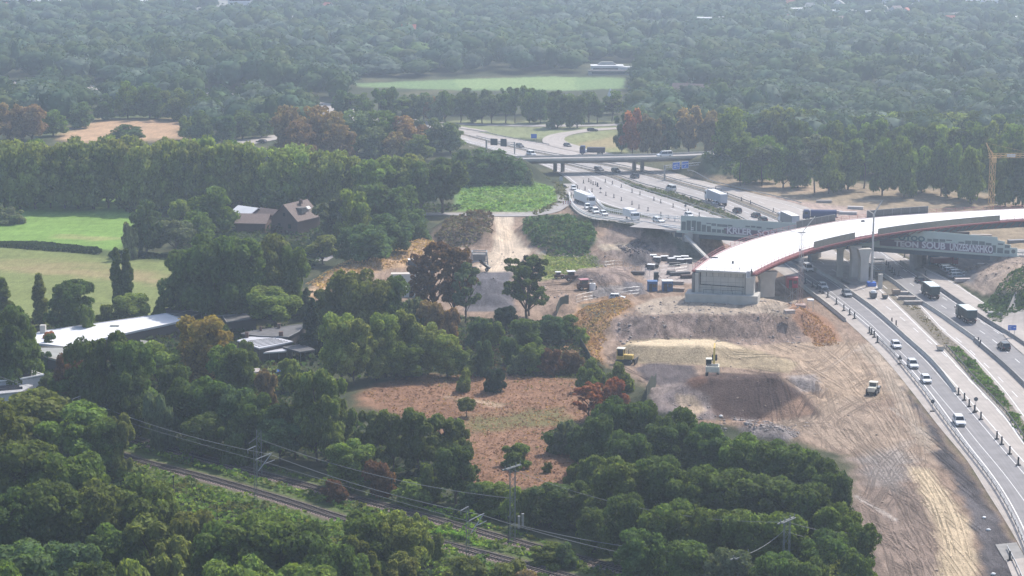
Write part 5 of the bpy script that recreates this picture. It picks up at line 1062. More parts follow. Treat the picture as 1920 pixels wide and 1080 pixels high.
cover('hop_plants', 'bright green climbing plants between the two railway tracks', 'ground cover', [(760, 955), (850, 960), (950, 1000), (940, 1030), (880, 1030), (800, 1005), (740, 975)], 9, .5, 2.6, [(.16, .29, .05), (.23, .33, .06), (.12, .22, .045)], excl=[(ra, 2.5), (rb, 2.2)], lump=4, seed=22)
cover('crop_rows', 'bright green crop in the field beside the motorway', 'crop', [(865, 346), (1000, 342), (1036, 352), (1046, 378), (1000, 397), (860, 394)], 1.6, .8, .7, [(.14, .24, .07), (.19, .29, .09), (.23, .30, .12)], lump=3, seed=23)
cover('mound_scrub', 'green scrub covering the mound below the motorway ramp', 'scrub', [(985, 412), (1000, 405), (1060, 402), (1105, 416), (1118, 440), (1108, 466), (1045, 468), (1000, 452), (980, 432)], 4, .8, 2.4, [gC, (.06, .11, .05), (.07, .12, .05), (.12, .13, .07)], z=2.2, seed=24)
cover('dry_brush', 'brown dry brush beside the sandy site road', 'scrub', [(815, 440), (850, 410), (905, 400), (925, 412), (922, 440), (870, 452), (830, 456)], 4, .7, 2.0, [(.13, .085, .06), (.10, .07, .05), (.14, .13, .08), (.16, .11, .07)], z=2.2, seed=25)
cover('dry_grass', 'orange dry grass on the bank above the site yard', 'grass', [(575, 548), (640, 508), (720, 474), (800, 450), (830, 465), (800, 485), (740, 505), (650, 540), (600, 560)], 3, .5, .6, [(.38, .25, .14), (.33, .22, .13), (.42, .29, .18)], z=1.5, up=.5, seed=26)
cover('rust_grass', 'rusty dry grass on the bank beside the abutment', 'grass', [(1482, 575), (1508, 570), (1555, 605), (1575, 638), (1535, 642), (1498, 605)], 7, .35, .7, [(.27, .155, .095), (.32, .19, .12), (.24, .14, .09)], z=1, up=.5, seed=27)
cover('bank_grass', 'brown dry grass on the bank left of the abutment', 'grass', [(1075, 600), (1095, 572), (1170, 560), (1185, 580), (1150, 606), (1125, 640), (1135, 680), (1100, 655)], 5, .45, .8, [(.36, .22, .125), (.28, .17, .10), (.42, .28, .16), (.16, .13, .07)], z=1, up=.5, seed=28)
cover('meadow_grass', 'tufts of dry reddish grass on the meadow', 'grass', [(680, 735), (760, 706), (1000, 704), (1110, 716), (1090, 790), (1050, 830), (1120, 885), (1050, 920), (880, 900), (855, 830), (740, 775)], 2.2, .38, .25, [(.275, .16, .10), (.23, .135, .085), (.32, .19, .125), (.17, .15, .07)], up=1.2, seed=29)
cover('slope_shrubs', 'low green shrubs on the slope at the right edge', 'scrub', [(1836, 562), (1900, 540), (1960, 530), (1960, 600), (1900, 596), (1860, 590)], 6, .55, 1.4, [gC, (.07, .115, .05), (.06, .10, .045)], z=1.5, seed=30)
cover('hedge_strip', 'bright green overgrown strip between the motorway lanes', 'hedge', [(1776, 648), (1800, 654), (1840, 693), (1885, 745), (1912, 785), (1960, 845), (1935, 845), (1888, 778), (1822, 707)], 16, .4, 1.5, [(.09, .16, .04), (.12, .20, .05), (.07, .12, .04)], lump=2, seed=31)
cover('median_scrub', 'grey-green weeds on the median beyond the old bridge', 'scrub', [(1140, 329), (1205, 349), (1265, 364), (1337, 390), (1390, 412), (1357, 409), (1290, 384), (1190, 352)], 6, .55, 1.7, [(.08, .11, .05), (.12, .13, .08), (.10, .14, .06)], lump=4, seed=32)
cover('roadside_weeds', 'weeds between the crop field and the motorway', 'scrub', [(1000, 400), (1050, 376), (1040, 345), (1020, 332), (1062, 352), (1072, 372), (1040, 392), (1000, 407)], 3, .7, 1.2, [(.09, .11, .05), (.14, .13, .08), (.12, .12, .07)], seed=33)
cover('bank_shrubs', 'dark shrubs on the bank under the flyover sign gantry', 'scrub', [(1310, 292), (1440, 286), (1460, 325), (1400, 330), (1320, 322)], 1.5, 1.0, 2.0, [gC, (.05, .085, .05), (.07, .10, .06)], z=2, seed=34)
cover('dark_scrub', 'dark scrub between the meadow and the site fence', 'scrub', [(860, 640), (1000, 640), (1080, 650), (1140, 690), (1120, 712), (1000, 706), (880, 706), (800, 690)], 4, .55, 1.8, [(.05, .06, .03), (.07, .085, .035), (.09, .065, .045), (.10, .12, .05)], seed=35)
cover('bramble', 'grey-green bramble patch at the edge of the meadow', 'scrub', [(1015, 820), (1060, 795), (1110, 800), (1110, 860), (1050, 848)], 6, .5, 1.3, [(.06, .09, .04), (.08, .10, .06)], seed=36)
cover('median_weeds', 'dry weeds on the bare strip between the beige lanes', 'scrub', [(1700, 572), (1722, 572), (1768, 628), (1790, 648), (1768, 645), (1735, 612)], 3, .35, .4, [(.20, .16, .10), (.14, .12, .07)], seed=37)
cover('green_lumps', 'yellow-green grass hummock beside the site fence', 'grass', [(1018, 480), (1100, 484), (1130, 500), (1085, 505), (1055, 520), (1018, 522)], 5, .45, .9, [(.22, .26, .08), (.17, .22, .07), (.28, .28, .12)], up=.5, seed=38)
for px in ([(-90, 456), (0, 453), (60, 454), (130, 461), (185, 470), (187, 478), (130, 474), (0, 464), (-90, 466)], [(203, 476), (260, 474), (330, 478), (330, 487), (260, 484), (206, 485)]):
    o = cover('clipped_hedge', '', 'hedge', px, 14, .55, 2.2, [(.03, .05, .025), (.04, .062, .03)], lump=40, seed=40 + px[0][0] % 3)
    del o['kind']; tag(o, 'long dark hedge along the left meadow' if px[0][0] < 0 else 'short dark hedge behind the pair of dark columnar trees', 'hedge')

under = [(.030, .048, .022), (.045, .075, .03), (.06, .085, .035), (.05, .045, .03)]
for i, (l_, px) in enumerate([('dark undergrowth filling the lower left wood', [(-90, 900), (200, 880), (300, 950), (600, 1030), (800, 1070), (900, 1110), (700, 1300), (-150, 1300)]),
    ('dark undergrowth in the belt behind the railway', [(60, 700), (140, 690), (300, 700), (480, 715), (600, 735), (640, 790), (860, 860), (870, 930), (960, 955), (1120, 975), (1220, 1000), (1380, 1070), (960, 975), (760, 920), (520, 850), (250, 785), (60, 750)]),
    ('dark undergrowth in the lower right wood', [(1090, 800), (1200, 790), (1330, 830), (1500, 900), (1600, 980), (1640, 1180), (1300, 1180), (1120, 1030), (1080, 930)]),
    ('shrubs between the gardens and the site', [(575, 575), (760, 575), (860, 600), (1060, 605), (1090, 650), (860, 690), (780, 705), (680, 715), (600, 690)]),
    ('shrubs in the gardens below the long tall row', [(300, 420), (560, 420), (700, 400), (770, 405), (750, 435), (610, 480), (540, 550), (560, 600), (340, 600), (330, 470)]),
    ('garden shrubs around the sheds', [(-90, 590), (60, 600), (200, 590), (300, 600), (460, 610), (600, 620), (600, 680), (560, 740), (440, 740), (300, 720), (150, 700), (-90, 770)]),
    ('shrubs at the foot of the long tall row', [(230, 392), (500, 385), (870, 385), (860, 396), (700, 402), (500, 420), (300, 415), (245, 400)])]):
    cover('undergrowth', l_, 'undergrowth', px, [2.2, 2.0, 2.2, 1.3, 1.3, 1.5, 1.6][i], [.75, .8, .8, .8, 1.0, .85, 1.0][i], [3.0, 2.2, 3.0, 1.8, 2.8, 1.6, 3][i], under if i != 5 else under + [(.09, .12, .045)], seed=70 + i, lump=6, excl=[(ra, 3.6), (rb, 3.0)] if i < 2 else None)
# ---------------------------------------------------------------- vehicles
def heading(x, y, line, toward):
    L_ = LN[line] if isinstance(line, str) else np.asarray(line); i = int(np.argmin(np.hypot(L_[:, 0] - x, L_[:, 1] - y))); i = min(max(i, 1), len(L_) - 2); d = L_[i + 1][:2] - L_[i - 1][:2]
    if (d[1] < 0) != toward: d = -d
    return math.atan2(d[1], d[0])
def wheel(parent, x, y, r, w=.22):
    o = MB().disc((0, 0, 0), r, w).build('wheel', BLACK, parent); o.location = (x, y, r)
    h = MB().disc((0, 0, 0), r * .55, w + .03).build('hub', METAL, o); return o
def mk_car(kind):
    t = thing('car', '', 'car'); L_, H_, Wd = dict(hatch=(4.1, 1.48, 1.76), suv=(4.5, 1.68, 1.86), estate=(4.7, 1.48, 1.82), van=(4.9, 1.95, 1.92))[kind]; h2 = L_ / 2; bh = .88 if kind != 'suv' else .98
    if kind == 'van': bh = 1.1
    pr = [(-h2, .35), (-h2, bh - .08), (-h2 + .12, bh), (h2 - 1.15, bh), (h2 - .12, bh - .22), (h2, .62), (h2, .3)]
    MB().profile(pr, -Wd / 2, Wd / 2).build('body', PAINT, t, bevel=.09)
    a0, a1, a2, a3 = {'hatch': (-h2 + .08, -h2 + .55, .35, h2 - 1.25), 'suv': (-h2 + .08, -h2 + .5, .4, h2 - 1.3), 'estate': (-h2 + .08, -h2 + .5, .3, h2 - 1.4), 'van': (-h2 + .04, -h2 + .2, .95, h2 - .9)}[kind]
    gl = MB(); wv_ = [(a0, bh - .02), (a1, H_ - .06), (a2, H_ - .06), (a3, bh - .02)]; n = 4; y1 = Wd / 2 - .07; y2 = Wd / 2 - .24
    vs = [(wv_[i][0], -(y1 if i in (0, 3) else y2), wv_[i][1]) for i in range(4)] + [(wv_[i][0], (y1 if i in (0, 3) else y2), wv_[i][1]) for i in range(4)]
    gl.add(vs, [(0, 1, 2, 3), (7, 6, 5, 4)] + [(i, i + 4, (i + 1) % 4 + 4, (i + 1) % 4) for i in range(4)]); gl.build('windows', GLASS, t)
    MB().box(((a1 + a2) / 2, 0, H_ - .03), (a2 - a1 + .12, 2 * y2 + .06, .07)).build('roof', PAINT, t, bevel=.03)
    for s_ in (-1, 1):
        for pa, pb, th in (((a1 + (a2 - a1) * .45, s_ * (y2 + .02), H_ - .05), (a1 + (a2 - a1) * .45, s_ * (y1 + .01), bh), .09), ((a2 + .02, s_ * y2, H_ - .05), (a3 + .02, s_ * y1, bh), .09), ((a1 - .02, s_ * y2, H_ - .05), (a0, s_ * y1, bh), .11)): MB().bar(pa, pb, th).build('pillar', PAINT, t)
    for sx in (-1, 1):
        for sy in (-1, 1): wheel(t, sx * L_ * .31, sy * (Wd / 2 - .1), .33)
    for sy in (-1, 1):
        MB().box((h2 - .02, sy * (Wd / 2 - .28), .66), (.12, .36, .16)).build('headlight', LAMPW, t); MB().box((-h2 + .01, sy * (Wd / 2 - .2), .8), (.08, .26, .2)).build('tail_light', LAMPR, t)
        MB().box((a3 - .1, sy * (Wd / 2 + .06), bh + .1), (.12, .2, .14)).build('mirror', DARKM, t)
    MB().box((h2 + .01, 0, .5), (.04, Wd * .55, .2)).build('grille', DARKM, t)
    return t
CARS = {}
USED = set()
def car(kind, px, py, col, label, line='B1', toward=True, rz=None, group='cars on the motorway', cat='car', lift=.05):
    p = G(px, py); z = p.z
    if dist(np.array([p.x]), np.array([p.y]), MW)[0] < 0: z = 0.04
    rz = heading(p.x, p.y, line, toward) if rz is None else rz
    if kind not in CARS: CARS[kind] = mk_car(kind)
    src = CARS[kind]; r_ = dup(src, (p.x, p.y, z), rz, label, group, color=col, cat=cat); return r_
W_ = (.75, .76, .77); SL = (.42, .44, .46); DK = (.035, .038, .045); BK = (.012, .012, .015)
car('van', 1515, 508, W_, 'white van just entering the shadow under the white bridge', 'B1', cat='van')
car('hatch', 1543, 541, W_, 'white car in the bridge shadow beside black marker posts', 'D1')
car('estate', 1588, 555, (.25, .27, .3), 'dark silver car in shadow beside the concrete barrier', 'B1')
car('hatch', 1680, 652, W_, 'white car leading the group of three in the left lanes', 'D1')
car('suv', 1711, 689, (.62, .64, .66), 'silver-white car between two white cars in the left lanes', 'D1')
car('hatch', 1736, 717, W_, 'white car right behind the dark round sign', 'D1')
car('suv', 1798, 796, W_, 'white car nearest the camera in the left lanes', 'D1')
car('suv', 1882, 655, DK, 'dark car alone in the right lanes near the picture edge', 'B4', False)
car('hatch', 1724, 529, (.05, .06, .07), 'dark car in the bridge shadow ahead of the tipper trucks', 'B4', False)
for (x_, y_, c, l_) in [(1778, 507, (.5, .52, .54), 'light silver parked car, rearmost of four under the old bridge'), (1785, 511, (.36, .37, .4), 'grey silver parked car, second of four under the old bridge'), (1795, 515, (.5, .51, .53), 'pale silver parked car, third of four under the old bridge'), (1796, 521, (.40, .42, .45), 'silver parked car nearest the camera of the four')]:
    car('estate', x_, y_, c, l_, rz=.25, group='parked cars under the old bridge')
for (k, x_, y_, c, l_, ln) in [('hatch', 1076, 356, W_, 'white car at the back of the queue below the flyover', 'L0'), ('suv', 1088, 374, (.6, .6, .6), 'pale car squeezed left of the lorry in the ramp queue', 'L0'), ('hatch', 1084, 365, W_, 'white car beside the lorry in the ramp queue', 'L0'), ('suv', 1102, 392, W_, 'white car directly in front of the lorry on the ramp', 'L0'),
    ('hatch', 1109, 397, DK, 'dark car between white cars on the ramp', 'L0'), ('suv', 1117, 400, W_, 'white car behind the leading white car on the ramp curve', 'L0'), ('hatch', 1132, 404, W_, 'white car on the ramp curve beside the reddish soil', 'L0'), ('estate', 1235, 417, W_, 'pale car on the ramp just before the old bridge', 'L0')]:
    P_ = G(x_, y_); rz = None
    mid_l = (rampN + rampF)[:, :2] / 2; i = int(np.argmin(np.hypot(mid_l[:, 0] - P_.x, mid_l[:, 1] - P_.y))); i = min(max(i, 1), 38); best = None
    bd = 1e9
    for j in range(1, 39):
        q = mid_l[j]; zz = (rampN + rampF)[j, 2] / 2; s1 = F / (q[1] * cT + (CAMH - zz) * sT); sx_ = 960 + q[0] * s1
        if abs(sx_ - x_) < bd: bd = abs(sx_ - x_); best = j
    a = mid_l[best + 1] - mid_l[best - 1]; zz = (rampN + rampF)[best, 2] / 2
    pw = W(x_, y_ , zz); o = car(k, x_, y_, c, l_, rz=math.atan2(a[1], a[0]), group='cars queuing on the ramp'); o.location = (pw[0], pw[1], zz + .05)
for (k, x_, y_, c, l_, ln, tw) in [('estate', 1123, 320, DK, 'dark car just below the flyover between the column pairs', 'B2', True), ('estate', 1155, 323, DK, 'dark car right of another dark car below the flyover', 'B2', True), ('suv', 1190, 334, (.10, .11, .12), 'dark grey car beside the bushes in the flyover shadow', 'B2', False),
    ('van', 1258, 357, (.6, .62, .6), 'pale van beside the bushy median below the flyover', 'B2', False), ('hatch', 1342, 384, W_, 'white car overtaking next to the white lorry', 'B2', False), ('suv', 1382, 399, (.07, .05, .04), 'dark brown car behind the white lorry', 'B2', False), ('estate', 1417, 407, DK, 'dark car before the old bridge, nearer the median', 'B2', False),
    ('estate', 1430, 415, BK, 'black car before the old bridge, nearest the green wall', 'B2', False), ('estate', 975, 276, DK, 'dark car on the far lanes beside the dark sign boards', 'B1', True), ('hatch', 1064, 275, (.12, .12, .11), 'small dark car where the slip road joins', 'R0', True), ('van', 996, 292, W_, 'white van partly hidden behind the flyover end', 'B1', True),
    ('hatch', 1292, 407, W_, 'white car partly hidden behind the pale green wall', 'B1', True)]:
    car(k, x_, y_, c, l_, ln, tw, cat='van' if k == 'van' else 'car')
car('estate', 1111, 246, DK, 'dark car on the loop road beside the grass triangle', rz=.1); car('estate', 490, 268, DK, 'dark car on the link road left of the brownish grove', rz=2.6)
car('van', 15, 249, W_, 'white van parked at the far left behind the tall row', rz=.2, group='cars on the village road', cat='van'); car('hatch', 35, 248, W_, 'white car parked beside the van behind the tall row', rz=.2, group='cars on the village road')
r_ = car('van', 1245, 293, W_, 'white van driving over the flyover', rz=math.atan2(-dirn[1], -dirn[0]), group='vehicles on the flyover', cat='van'); pw = W(1246, 294.5, 5.4); r_.location = (pw[0], pw[1], 5.42); r_.scale = (1.15,) * 3
car('hatch', 1157, 566, W_, 'white car half hidden in brown grass below the site fence', rz=-.15, group='cars on the site')
for kk in list(CARS):    # the prototypes themselves are not part of the place
    def rm(o):
        for ch in list(o.children): rm(ch)
        bpy.data.objects.remove(o)
    rm(CARS[kk])
def cab(t, x, col_m, L_=2.1, H_=2.9, Wd=2.4, z0=.6, dark=GLASS):
    MB().profile([(x, z0), (x, z0 + H_ - .3), (x + .25, z0 + H_), (x + L_ - .35, z0 + H_), (x + L_ - .08, z0 + H_ * .55), (x + L_, z0 + .9), (x + L_, z0 - .1)], -Wd / 2, Wd / 2).build('cab', col_m, t, bevel=.08)
    MB().box((x + L_ - .12, 0, z0 + H_ * .68), (.1, Wd * .86, H_ * .34), rot=Matrix.Rotation(-.2, 3, 'Y')).build('windscreen', dark, t)
    for s_ in (-1, 1):
        MB().box((x + L_ * .55, s_ * Wd / 2, z0 + H_ * .66), (L_ * .45, .05, H_ * .28)).build('side_window', dark, t); MB().box((x + L_ + .01, s_ * Wd * .36, z0 + .35), (.08, .35, .2)).build('headlight', LAMPW, t); MB().box((x + L_ - .1, s_ * (Wd / 2 + .18), z0 + H_ * .7), (.12, .12, .55)).build('mirror', DARKM, t)
def place(t, px, py, line=None, toward=True, rz=None, z=None):
    p = G(px, py); z = (.04 if dist(np.array([p.x]), np.array([p.y]), MW)[0] < 0 else p.z) if z is None else z
    if z > 1: p = Vector(W(px, py, z))
    t.location = (p.x, p.y, z); t.rotation_euler = (0, 0, heading(p.x, p.y, line, toward) if rz is None else rz); return t
TPG = mat('tipper_green', (.045, .07, .07), .5, noise=.1, scale=2); TARP = mat('tipper_tarpaulin', (.62, .70, .70), .6, noise=.05); LWHT = mat('lorry_white', (.74, .74, .75), .5); LGRY = mat('lorry_grey_and_shade', (.40, .42, .47), .5)  # LGRY: plain grey parts, and painted shade on the white lorry's side
for px, py, l_, nm in ((1744, 556, 'dark tipper truck with pale tarpaulin, the farther of the two', 'tipper_truck'), (1811, 601, 'dark tipper truck with pale tarpaulin, the nearer of the two', 'tipper_truck')):
    t = thing(nm, l_, 'truck', group='tipper trucks'); cab(t, 2.7, TPG, 2.0, 2.5)
    mb = MB(); vs = []
    for zz, ww, x0, x1 in ((1.25, 2.3, -4.3, 2.4), (3.25, 2.55, -4.6, 2.5)):
        for sx, sy in ((x0, -1), (x1, -1), (x1, 1), (x0, 1)): vs.append((sx, sy * ww / 2, zz))
    mb.add(vs, [(3, 2, 1, 0), (4, 5, 6, 7), (0, 1, 5, 4), (1, 2, 6, 5), (2, 3, 7, 6), (3, 0, 4, 7)]); mb.build('dump_body', TPG, t, bevel=.05)
    rb = MB()
    for i in range(7): rb.box((-4.0 + i, 1.27, 2.2), (.12, .12, 1.9)).box((-4.0 + i, -1.27, 2.2), (.12, .12, 1.9))
    rb.build('side_ribs', DARKM, t); MB().box((-1.05, 0, 3.32), (7.0, 2.5, .14)).build('tarpaulin', TARP, t, bevel=.04); MB().box((-.6, 0, .95), (8.4, .9, .35)).build('chassis', DARKM, t); MB().box((-4.55, 0, .85), (.12, 2.3, .3)).build('rear_bumper', DARKM, t)
    for x_ in (3.6, 1.4, -2.2, -3.5):
        for s_ in (-1, 1): wheel(t, x_, s_ * 1.05, .52, .34)
    for s_ in (-1, 1): MB().box((-4.62, s_ * .95, .95), (.06, .3, .14)).build('tail_light', LAMPR, t)
    place(t, px, py, 'B4', False)
def lorry(label, px, py, line, toward, L_=12.6, side=LGRY, roof=LWHT, cabm=LWHT, rz=None, z=None, H_=3.9, grp='lorries on the motorway', cat='lorry', name='lorry', short=False):
    t = thing(name, label, cat, group=grp); hb = L_ / 2
    MB().box((-1.2, 0, (1.1 + H_) / 2), (L_, 2.5, H_ - 1.1)).build('cargo_box', side, t, bevel=.04); MB().box((-1.2, 0, H_ + .03), (L_ - .05, 2.46, .07)).build('box_roof', roof, t); MB().box((-1.2 - hb - .01, 0, (1.2 + H_) / 2), (.06, 2.3, H_ - 1.5)).build('rear_doors', LGRY, t)
    cab(t, hb - .9, cabm, 1.7 if short else 2.2, 2.0 if short else 2.9); MB().box((-.6, 0, .9), (L_ + 1, .9, .3)).build('chassis', DARKM, t)
    for x_ in ([hb + .1, -hb + 1] if short else [hb + .3, hb - 2.5, -hb + 2.2, -hb + .9, -hb - .3]):
        for s_ in (-1, 1): wheel(t, x_, s_ * 1.05, .42 if short else .5, .3)
    return place(t, px, py, line, toward, rz, z)
lorry('long white box lorry, side shade painted grey, on the lanes beyond the old bridge', 1342, 381, 'B2', False, 12.8)  # white trailer; the default grey side puts its shade into the colour
lorry('grey box lorry with white roof just behind the pale green wall', 1478, 424, 'B2', False, 10.5, side=mat('lorry_dark_side', (.16, .18, .19), .5), H_=4.0)
lorry('white lorry facing the camera in the ramp queue', 1096, 383, 'L0', True, 11, side=LWHT, H_=3.7)
mid_l = (rampN + rampF) / 2
o = lorry('white box van on the curved ramp', 1186, 408, 'L0', True, 4.4, side=LWHT, short=True, H_=3.2, name='box_van', cat='van', rz=math.atan2(*(mid_l[24] - mid_l[20])[[1, 0]])); 
bj = min(range(40), key=lambda j: abs(960 + mid_l[j, 0] * F / (mid_l[j, 1] * cT + (CAMH - mid_l[j, 2]) * sT) - 1188)); a = mid_l[min(bj + 1, 39)] - mid_l[bj - 1]; o.location = (mid_l[bj, 0], mid_l[bj, 1], mid_l[bj, 2] + .05); o.rotation_euler[2] = math.atan2(a[1], a[0])
NAVY = mat('navy_paint', (.035, .055, .14), .4, noise=.08)
t = thing('tank_truck', 'dark blue tank truck standing beyond the white deck', 'truck'); cab(t, 3.6, NAVY, 2.2, 2.6)
mb = MB().disc((-.6, 0, 2.15), 1.15, 8.0, 'x', 18); mb.build('tank', NAVY, t, smooth=False); MB().box((-.6, -1.12, 2.3), (6.5, .08, .25)).build('tank_stripe', mat('blue_grey', (.25, .3, .45), .5), t); MB().box((-.3, 0, .95), (9.5, 1.0, .35)).build('chassis', DARKM, t)
for x_ in (4.5, 1.6, -2.2, -3.5):
    for s_ in (-1, 1): wheel(t, x_, s_ * 1.05, .5, .34)
place(t, 1540, 413, rz=math.pi - .08)
t = thing('flatbed_truck', 'blue truck with tall cab and dark load beyond the flyover', 'truck'); cab(t, 2.6, NAVY, 2.2, 2.9); MB().box((-1.6, 0, 2.0), (7.0, 2.5, 1.7)).build('load_bed', mat('dark_load', (.07, .07, .09), .7, noise=.3), t, bevel=.05); MB().box((-.5, 0, .95), (9, .9, .35)).build('chassis', DARKM, t); MB().box((2.3, 0, 1.5), (.8, 2.3, .9)).build('fuel_box', WHITE, t)
for x_ in (3.7, -2.5, -3.8):
    for s_ in (-1, 1): wheel(t, x_, s_ * 1.05, .5, .34)
place(t, 1110, 290, rz=math.pi - .1)
# ---------------------------------------------------------------- earth moving machines
def tracks(t, L_=4.2, g_=2.2, w=.55, h=.85):
    for s_ in (-1, 1):
        MB().profile([(-L_ / 2, .3), (-L_ / 2 + .3, 0), (L_ / 2 - .3, 0), (L_ / 2, .3), (L_ / 2 - .1, h - .15), (L_ / 2 - .4, h), (-L_ / 2 + .4, h), (-L_ / 2 + .1, h - .15)], s_ * g_ / 2 - w / 2, s_ * g_ / 2 + w / 2).build('track', DARKM, t)
ex = thing('excavator', 'cream and black excavator with raised boom on top of the dark spoil heap', 'excavator'); tracks(ex)
MB().box((-.4, 0, 1.55), (3.6, 2.6, 1.0)).build('house', CREAM, ex, bevel=.1); MB().box((-1.9, 0, 1.6), (.8, 2.7, 1.2)).build('counterweight', CREAM, ex, bevel=.1); MB().box((.6, .8, 2.4), (1.5, 1.1, 1.5)).build('cab', GLASS, ex, bevel=.06); MB().box((.6, .8, 3.2), (1.6, 1.2, .12)).build('cab_roof', CREAM, ex); MB().box((-1.0, 0, 2.15), (2.0, 2.3, .25)).build('engine_cover', DARKM, ex)
b_ = MB(); b_.bar((1.2, -.2, 1.8), (3.4, -.2, 4.6), .5, t2=.42).bar((3.4, -.2, 4.6), (5.6, -.2, 5.2), .42, t2=.35); b_.build('boom', YELL, ex); b_ = MB().bar((5.6, -.2, 5.2), (6.4, -.2, 2.8), .35, t2=.25); b_.build('stick', YELL, ex)
MB().profile([(6.3, 2.8), (6.9, 2.2), (6.5, 1.5), (5.8, 1.7), (5.9, 2.3)], -.75, .35).build('bucket', DARKM, ex); MB().bar((1.6, -.2, 1.6), (2.9, -.2, 3.4), .16).build('hydraulic_ram', METAL, ex)
place(ex, 1336, 703, rz=1.45, z=5.1)
dz = thing('bulldozer', 'cream and yellow bulldozer at the left edge of the sand plateau', 'bulldozer'); tracks(dz, 3.8, 2.1, .6, 1.0); MB().box((.7, 0, 1.5), (2.2, 1.3, 1.0)).build('engine_hood', YELL, dz, bevel=.08); MB().box((-.9, 0, 1.35), (1.6, 2.2, .8)).build('body', YELL, dz, bevel=.06)
MB().box((-.9, 0, 2.45), (1.35, 1.5, 1.5)).build('cab', GLASS, dz, bevel=.05); MB().box((-.9, 0, 3.28), (1.7, 1.8, .16)).build('cab_roof', CREAM, dz); c_ = MB()
for sx in (-1.6, -.2):
    for s_ in (-.78, .78): c_.box((sx, s_, 2.45), (.12, .12, 1.6))
c_.build('cab_posts', YELL, dz); MB().box((2.5, 0, .75), (.2, 3.2, 1.2)).build('blade', DARKM, dz, bevel=.04); MB().bar((.7, .4, 2), (.7, .4, 2.9), .12).build('exhaust', DARKM, dz)
place(dz, 1172, 672, rz=-.3)
ro = thing('road_roller', 'cream soil roller with open cab standing on the sandy ground', 'roller'); MB().disc((1.5, 0, .75), .75, 2.1).build('drum', METAL, ro)
for s_ in (-1, 1): wheel(ro, -1.5, s_ * .85, .72, .5)
MB().box((-1.2, 0, 1.35), (2.0, 1.5, .9)).build('engine_hood', CREAM, ro, bevel=.1); MB().box((1.3, 0, 1.2), (1.8, 2.3, .25)).build('drum_frame', DARKM, ro); MB().box((.1, 0, 1.7), (1.1, 1.4, 1.4)).build('cab', GLASS, ro, bevel=.05); MB().box((.1, 0, 2.55), (1.5, 1.7, .16)).build('cab_roof', CREAM, ro)
c_ = MB()
for sx in (-.5, .7):
    for s_ in (-.72, .72): c_.box((sx, s_, 1.9), (.1, .1, 1.3))
c_.build('cab_posts', CREAM, ro); place(ro, 1637, 739, rz=1.2)
# screening machine and site lorries beside the sandy road
sm = thing('screening_plant', 'grey framed screening machine standing beside the sandy road', 'machine'); f_ = MB()
for x_ in (-2.4, 2.4):
    for y_ in (-1.5, 1.5): f_.bar((x_, y_, 0), (x_ * .8, y_, 5.0), .28)
for y_ in (-1.5, 1.5): f_.bar((-2, y_, 5), (2, y_, 5), .3).bar((-2.2, y_, 2.6), (2.2, y_, 2.6), .25)
f_.bar((-2, -1.5, 5), (-2, 1.5, 5), .25).bar((2, -1.5, 5), (2, 1.5, 5), .25); f_.build('frame', METAL, sm); MB().box((0, 0, 3.6), (3.2, 2.6, 1.8), taper=1.15).build('screen_box', CONC_D, sm); MB().bar((0, -1, 2.8), (2.8, -3.2, 1.0), .7).build('conveyor', DARKM, sm); MB().box((-3.5, -2, .9), (5.5, 1.5, .5)).build('chassis', DARKM, sm); MB().bar((-1, -1, 2.6), (-4.5, -2.0, 1.4), .5).build('side_conveyor', METAL, sm)
for x_ in (-5, -2, 2): wheel(sm, x_, -2.4, .5, .4)
place(sm, 899, 506, rz=0)
def box_thing(name, label, cat, px, py, L_, D_, H_, m, roofm, rz=0, grp=None, door=True, ribs=True, z=None, lift=0):
    t = thing(name, label, cat, group=grp); MB().box((0, 0, H_ / 2 + lift), (L_, D_, H_)).build('shell', m, t, bevel=.04); MB().box((0, 0, H_ + .05 + lift), (L_ + .1, D_ + .1, .12)).build('roof', roofm, t)
    if door: MB().box((-L_ * .2, -D_ / 2 - .02, H_ * .42 + lift), (.85, .05, H_ * .78)).build('door', DARKM, t); MB().box((L_ * .22, -D_ / 2 - .02, H_ * .6 + lift), (1.0, .05, H_ * .32)).build('window', GLASS, t)
    if ribs:
        r_ = MB()
        for i in range(int(L_ / .45)): r_.box((-L_ / 2 + .3 + i * .45, -D_ / 2 - .015, H_ / 2 + lift), (.12, .04, H_ * .9))
        tag(r_.build('corrugation', m, t))
    return place(t, px, py, rz=rz, z=z)
CBLUE = mat('container_blue', (.05, .13, .30), .5, noise=.12); CRED = mat('container_red', (.34, .045, .07), .5, noise=.12); CWHT = mat('container_white', (.58, .60, .58), .5, noise=.08)
box_thing('site_cabin', 'left blue site cabin beside the fence and rubble', 'site cabin', 1223, 545, 2.5, 2.3, 2.5, CBLUE, CBLUE, .02, 'blue site cabins'); box_thing('site_cabin', 'right blue site cabin with the whitish roof', 'site cabin', 1251, 545, 2.7, 2.4, 2.6, CBLUE, CWHT, .02, 'blue site cabins')
box_thing('portable_toilet', 'dark green portable toilet behind the blue cabins', 'toilet', 1230, 527, 1.2, 1.2, 2.3, mat('toilet_dark', (.03, .045, .05), .5), DARKM, 0, door=True, ribs=False)
rc = box_thing('site_container', 'red container standing on a tube scaffold beside the near columns', 'container', 1484, 564, 2.8, 2.4, 2.5, CRED, mat('container_roof_pink', (.5, .22, .24), .6), .05, lift=2.6, z=1.0); c_ = MB()
for x_ in (-1.4, 0, 1.4):
    for y_ in (-1.2, 1.2): c_.bar((x_, y_, -1), (x_, y_, 2.6), .09)
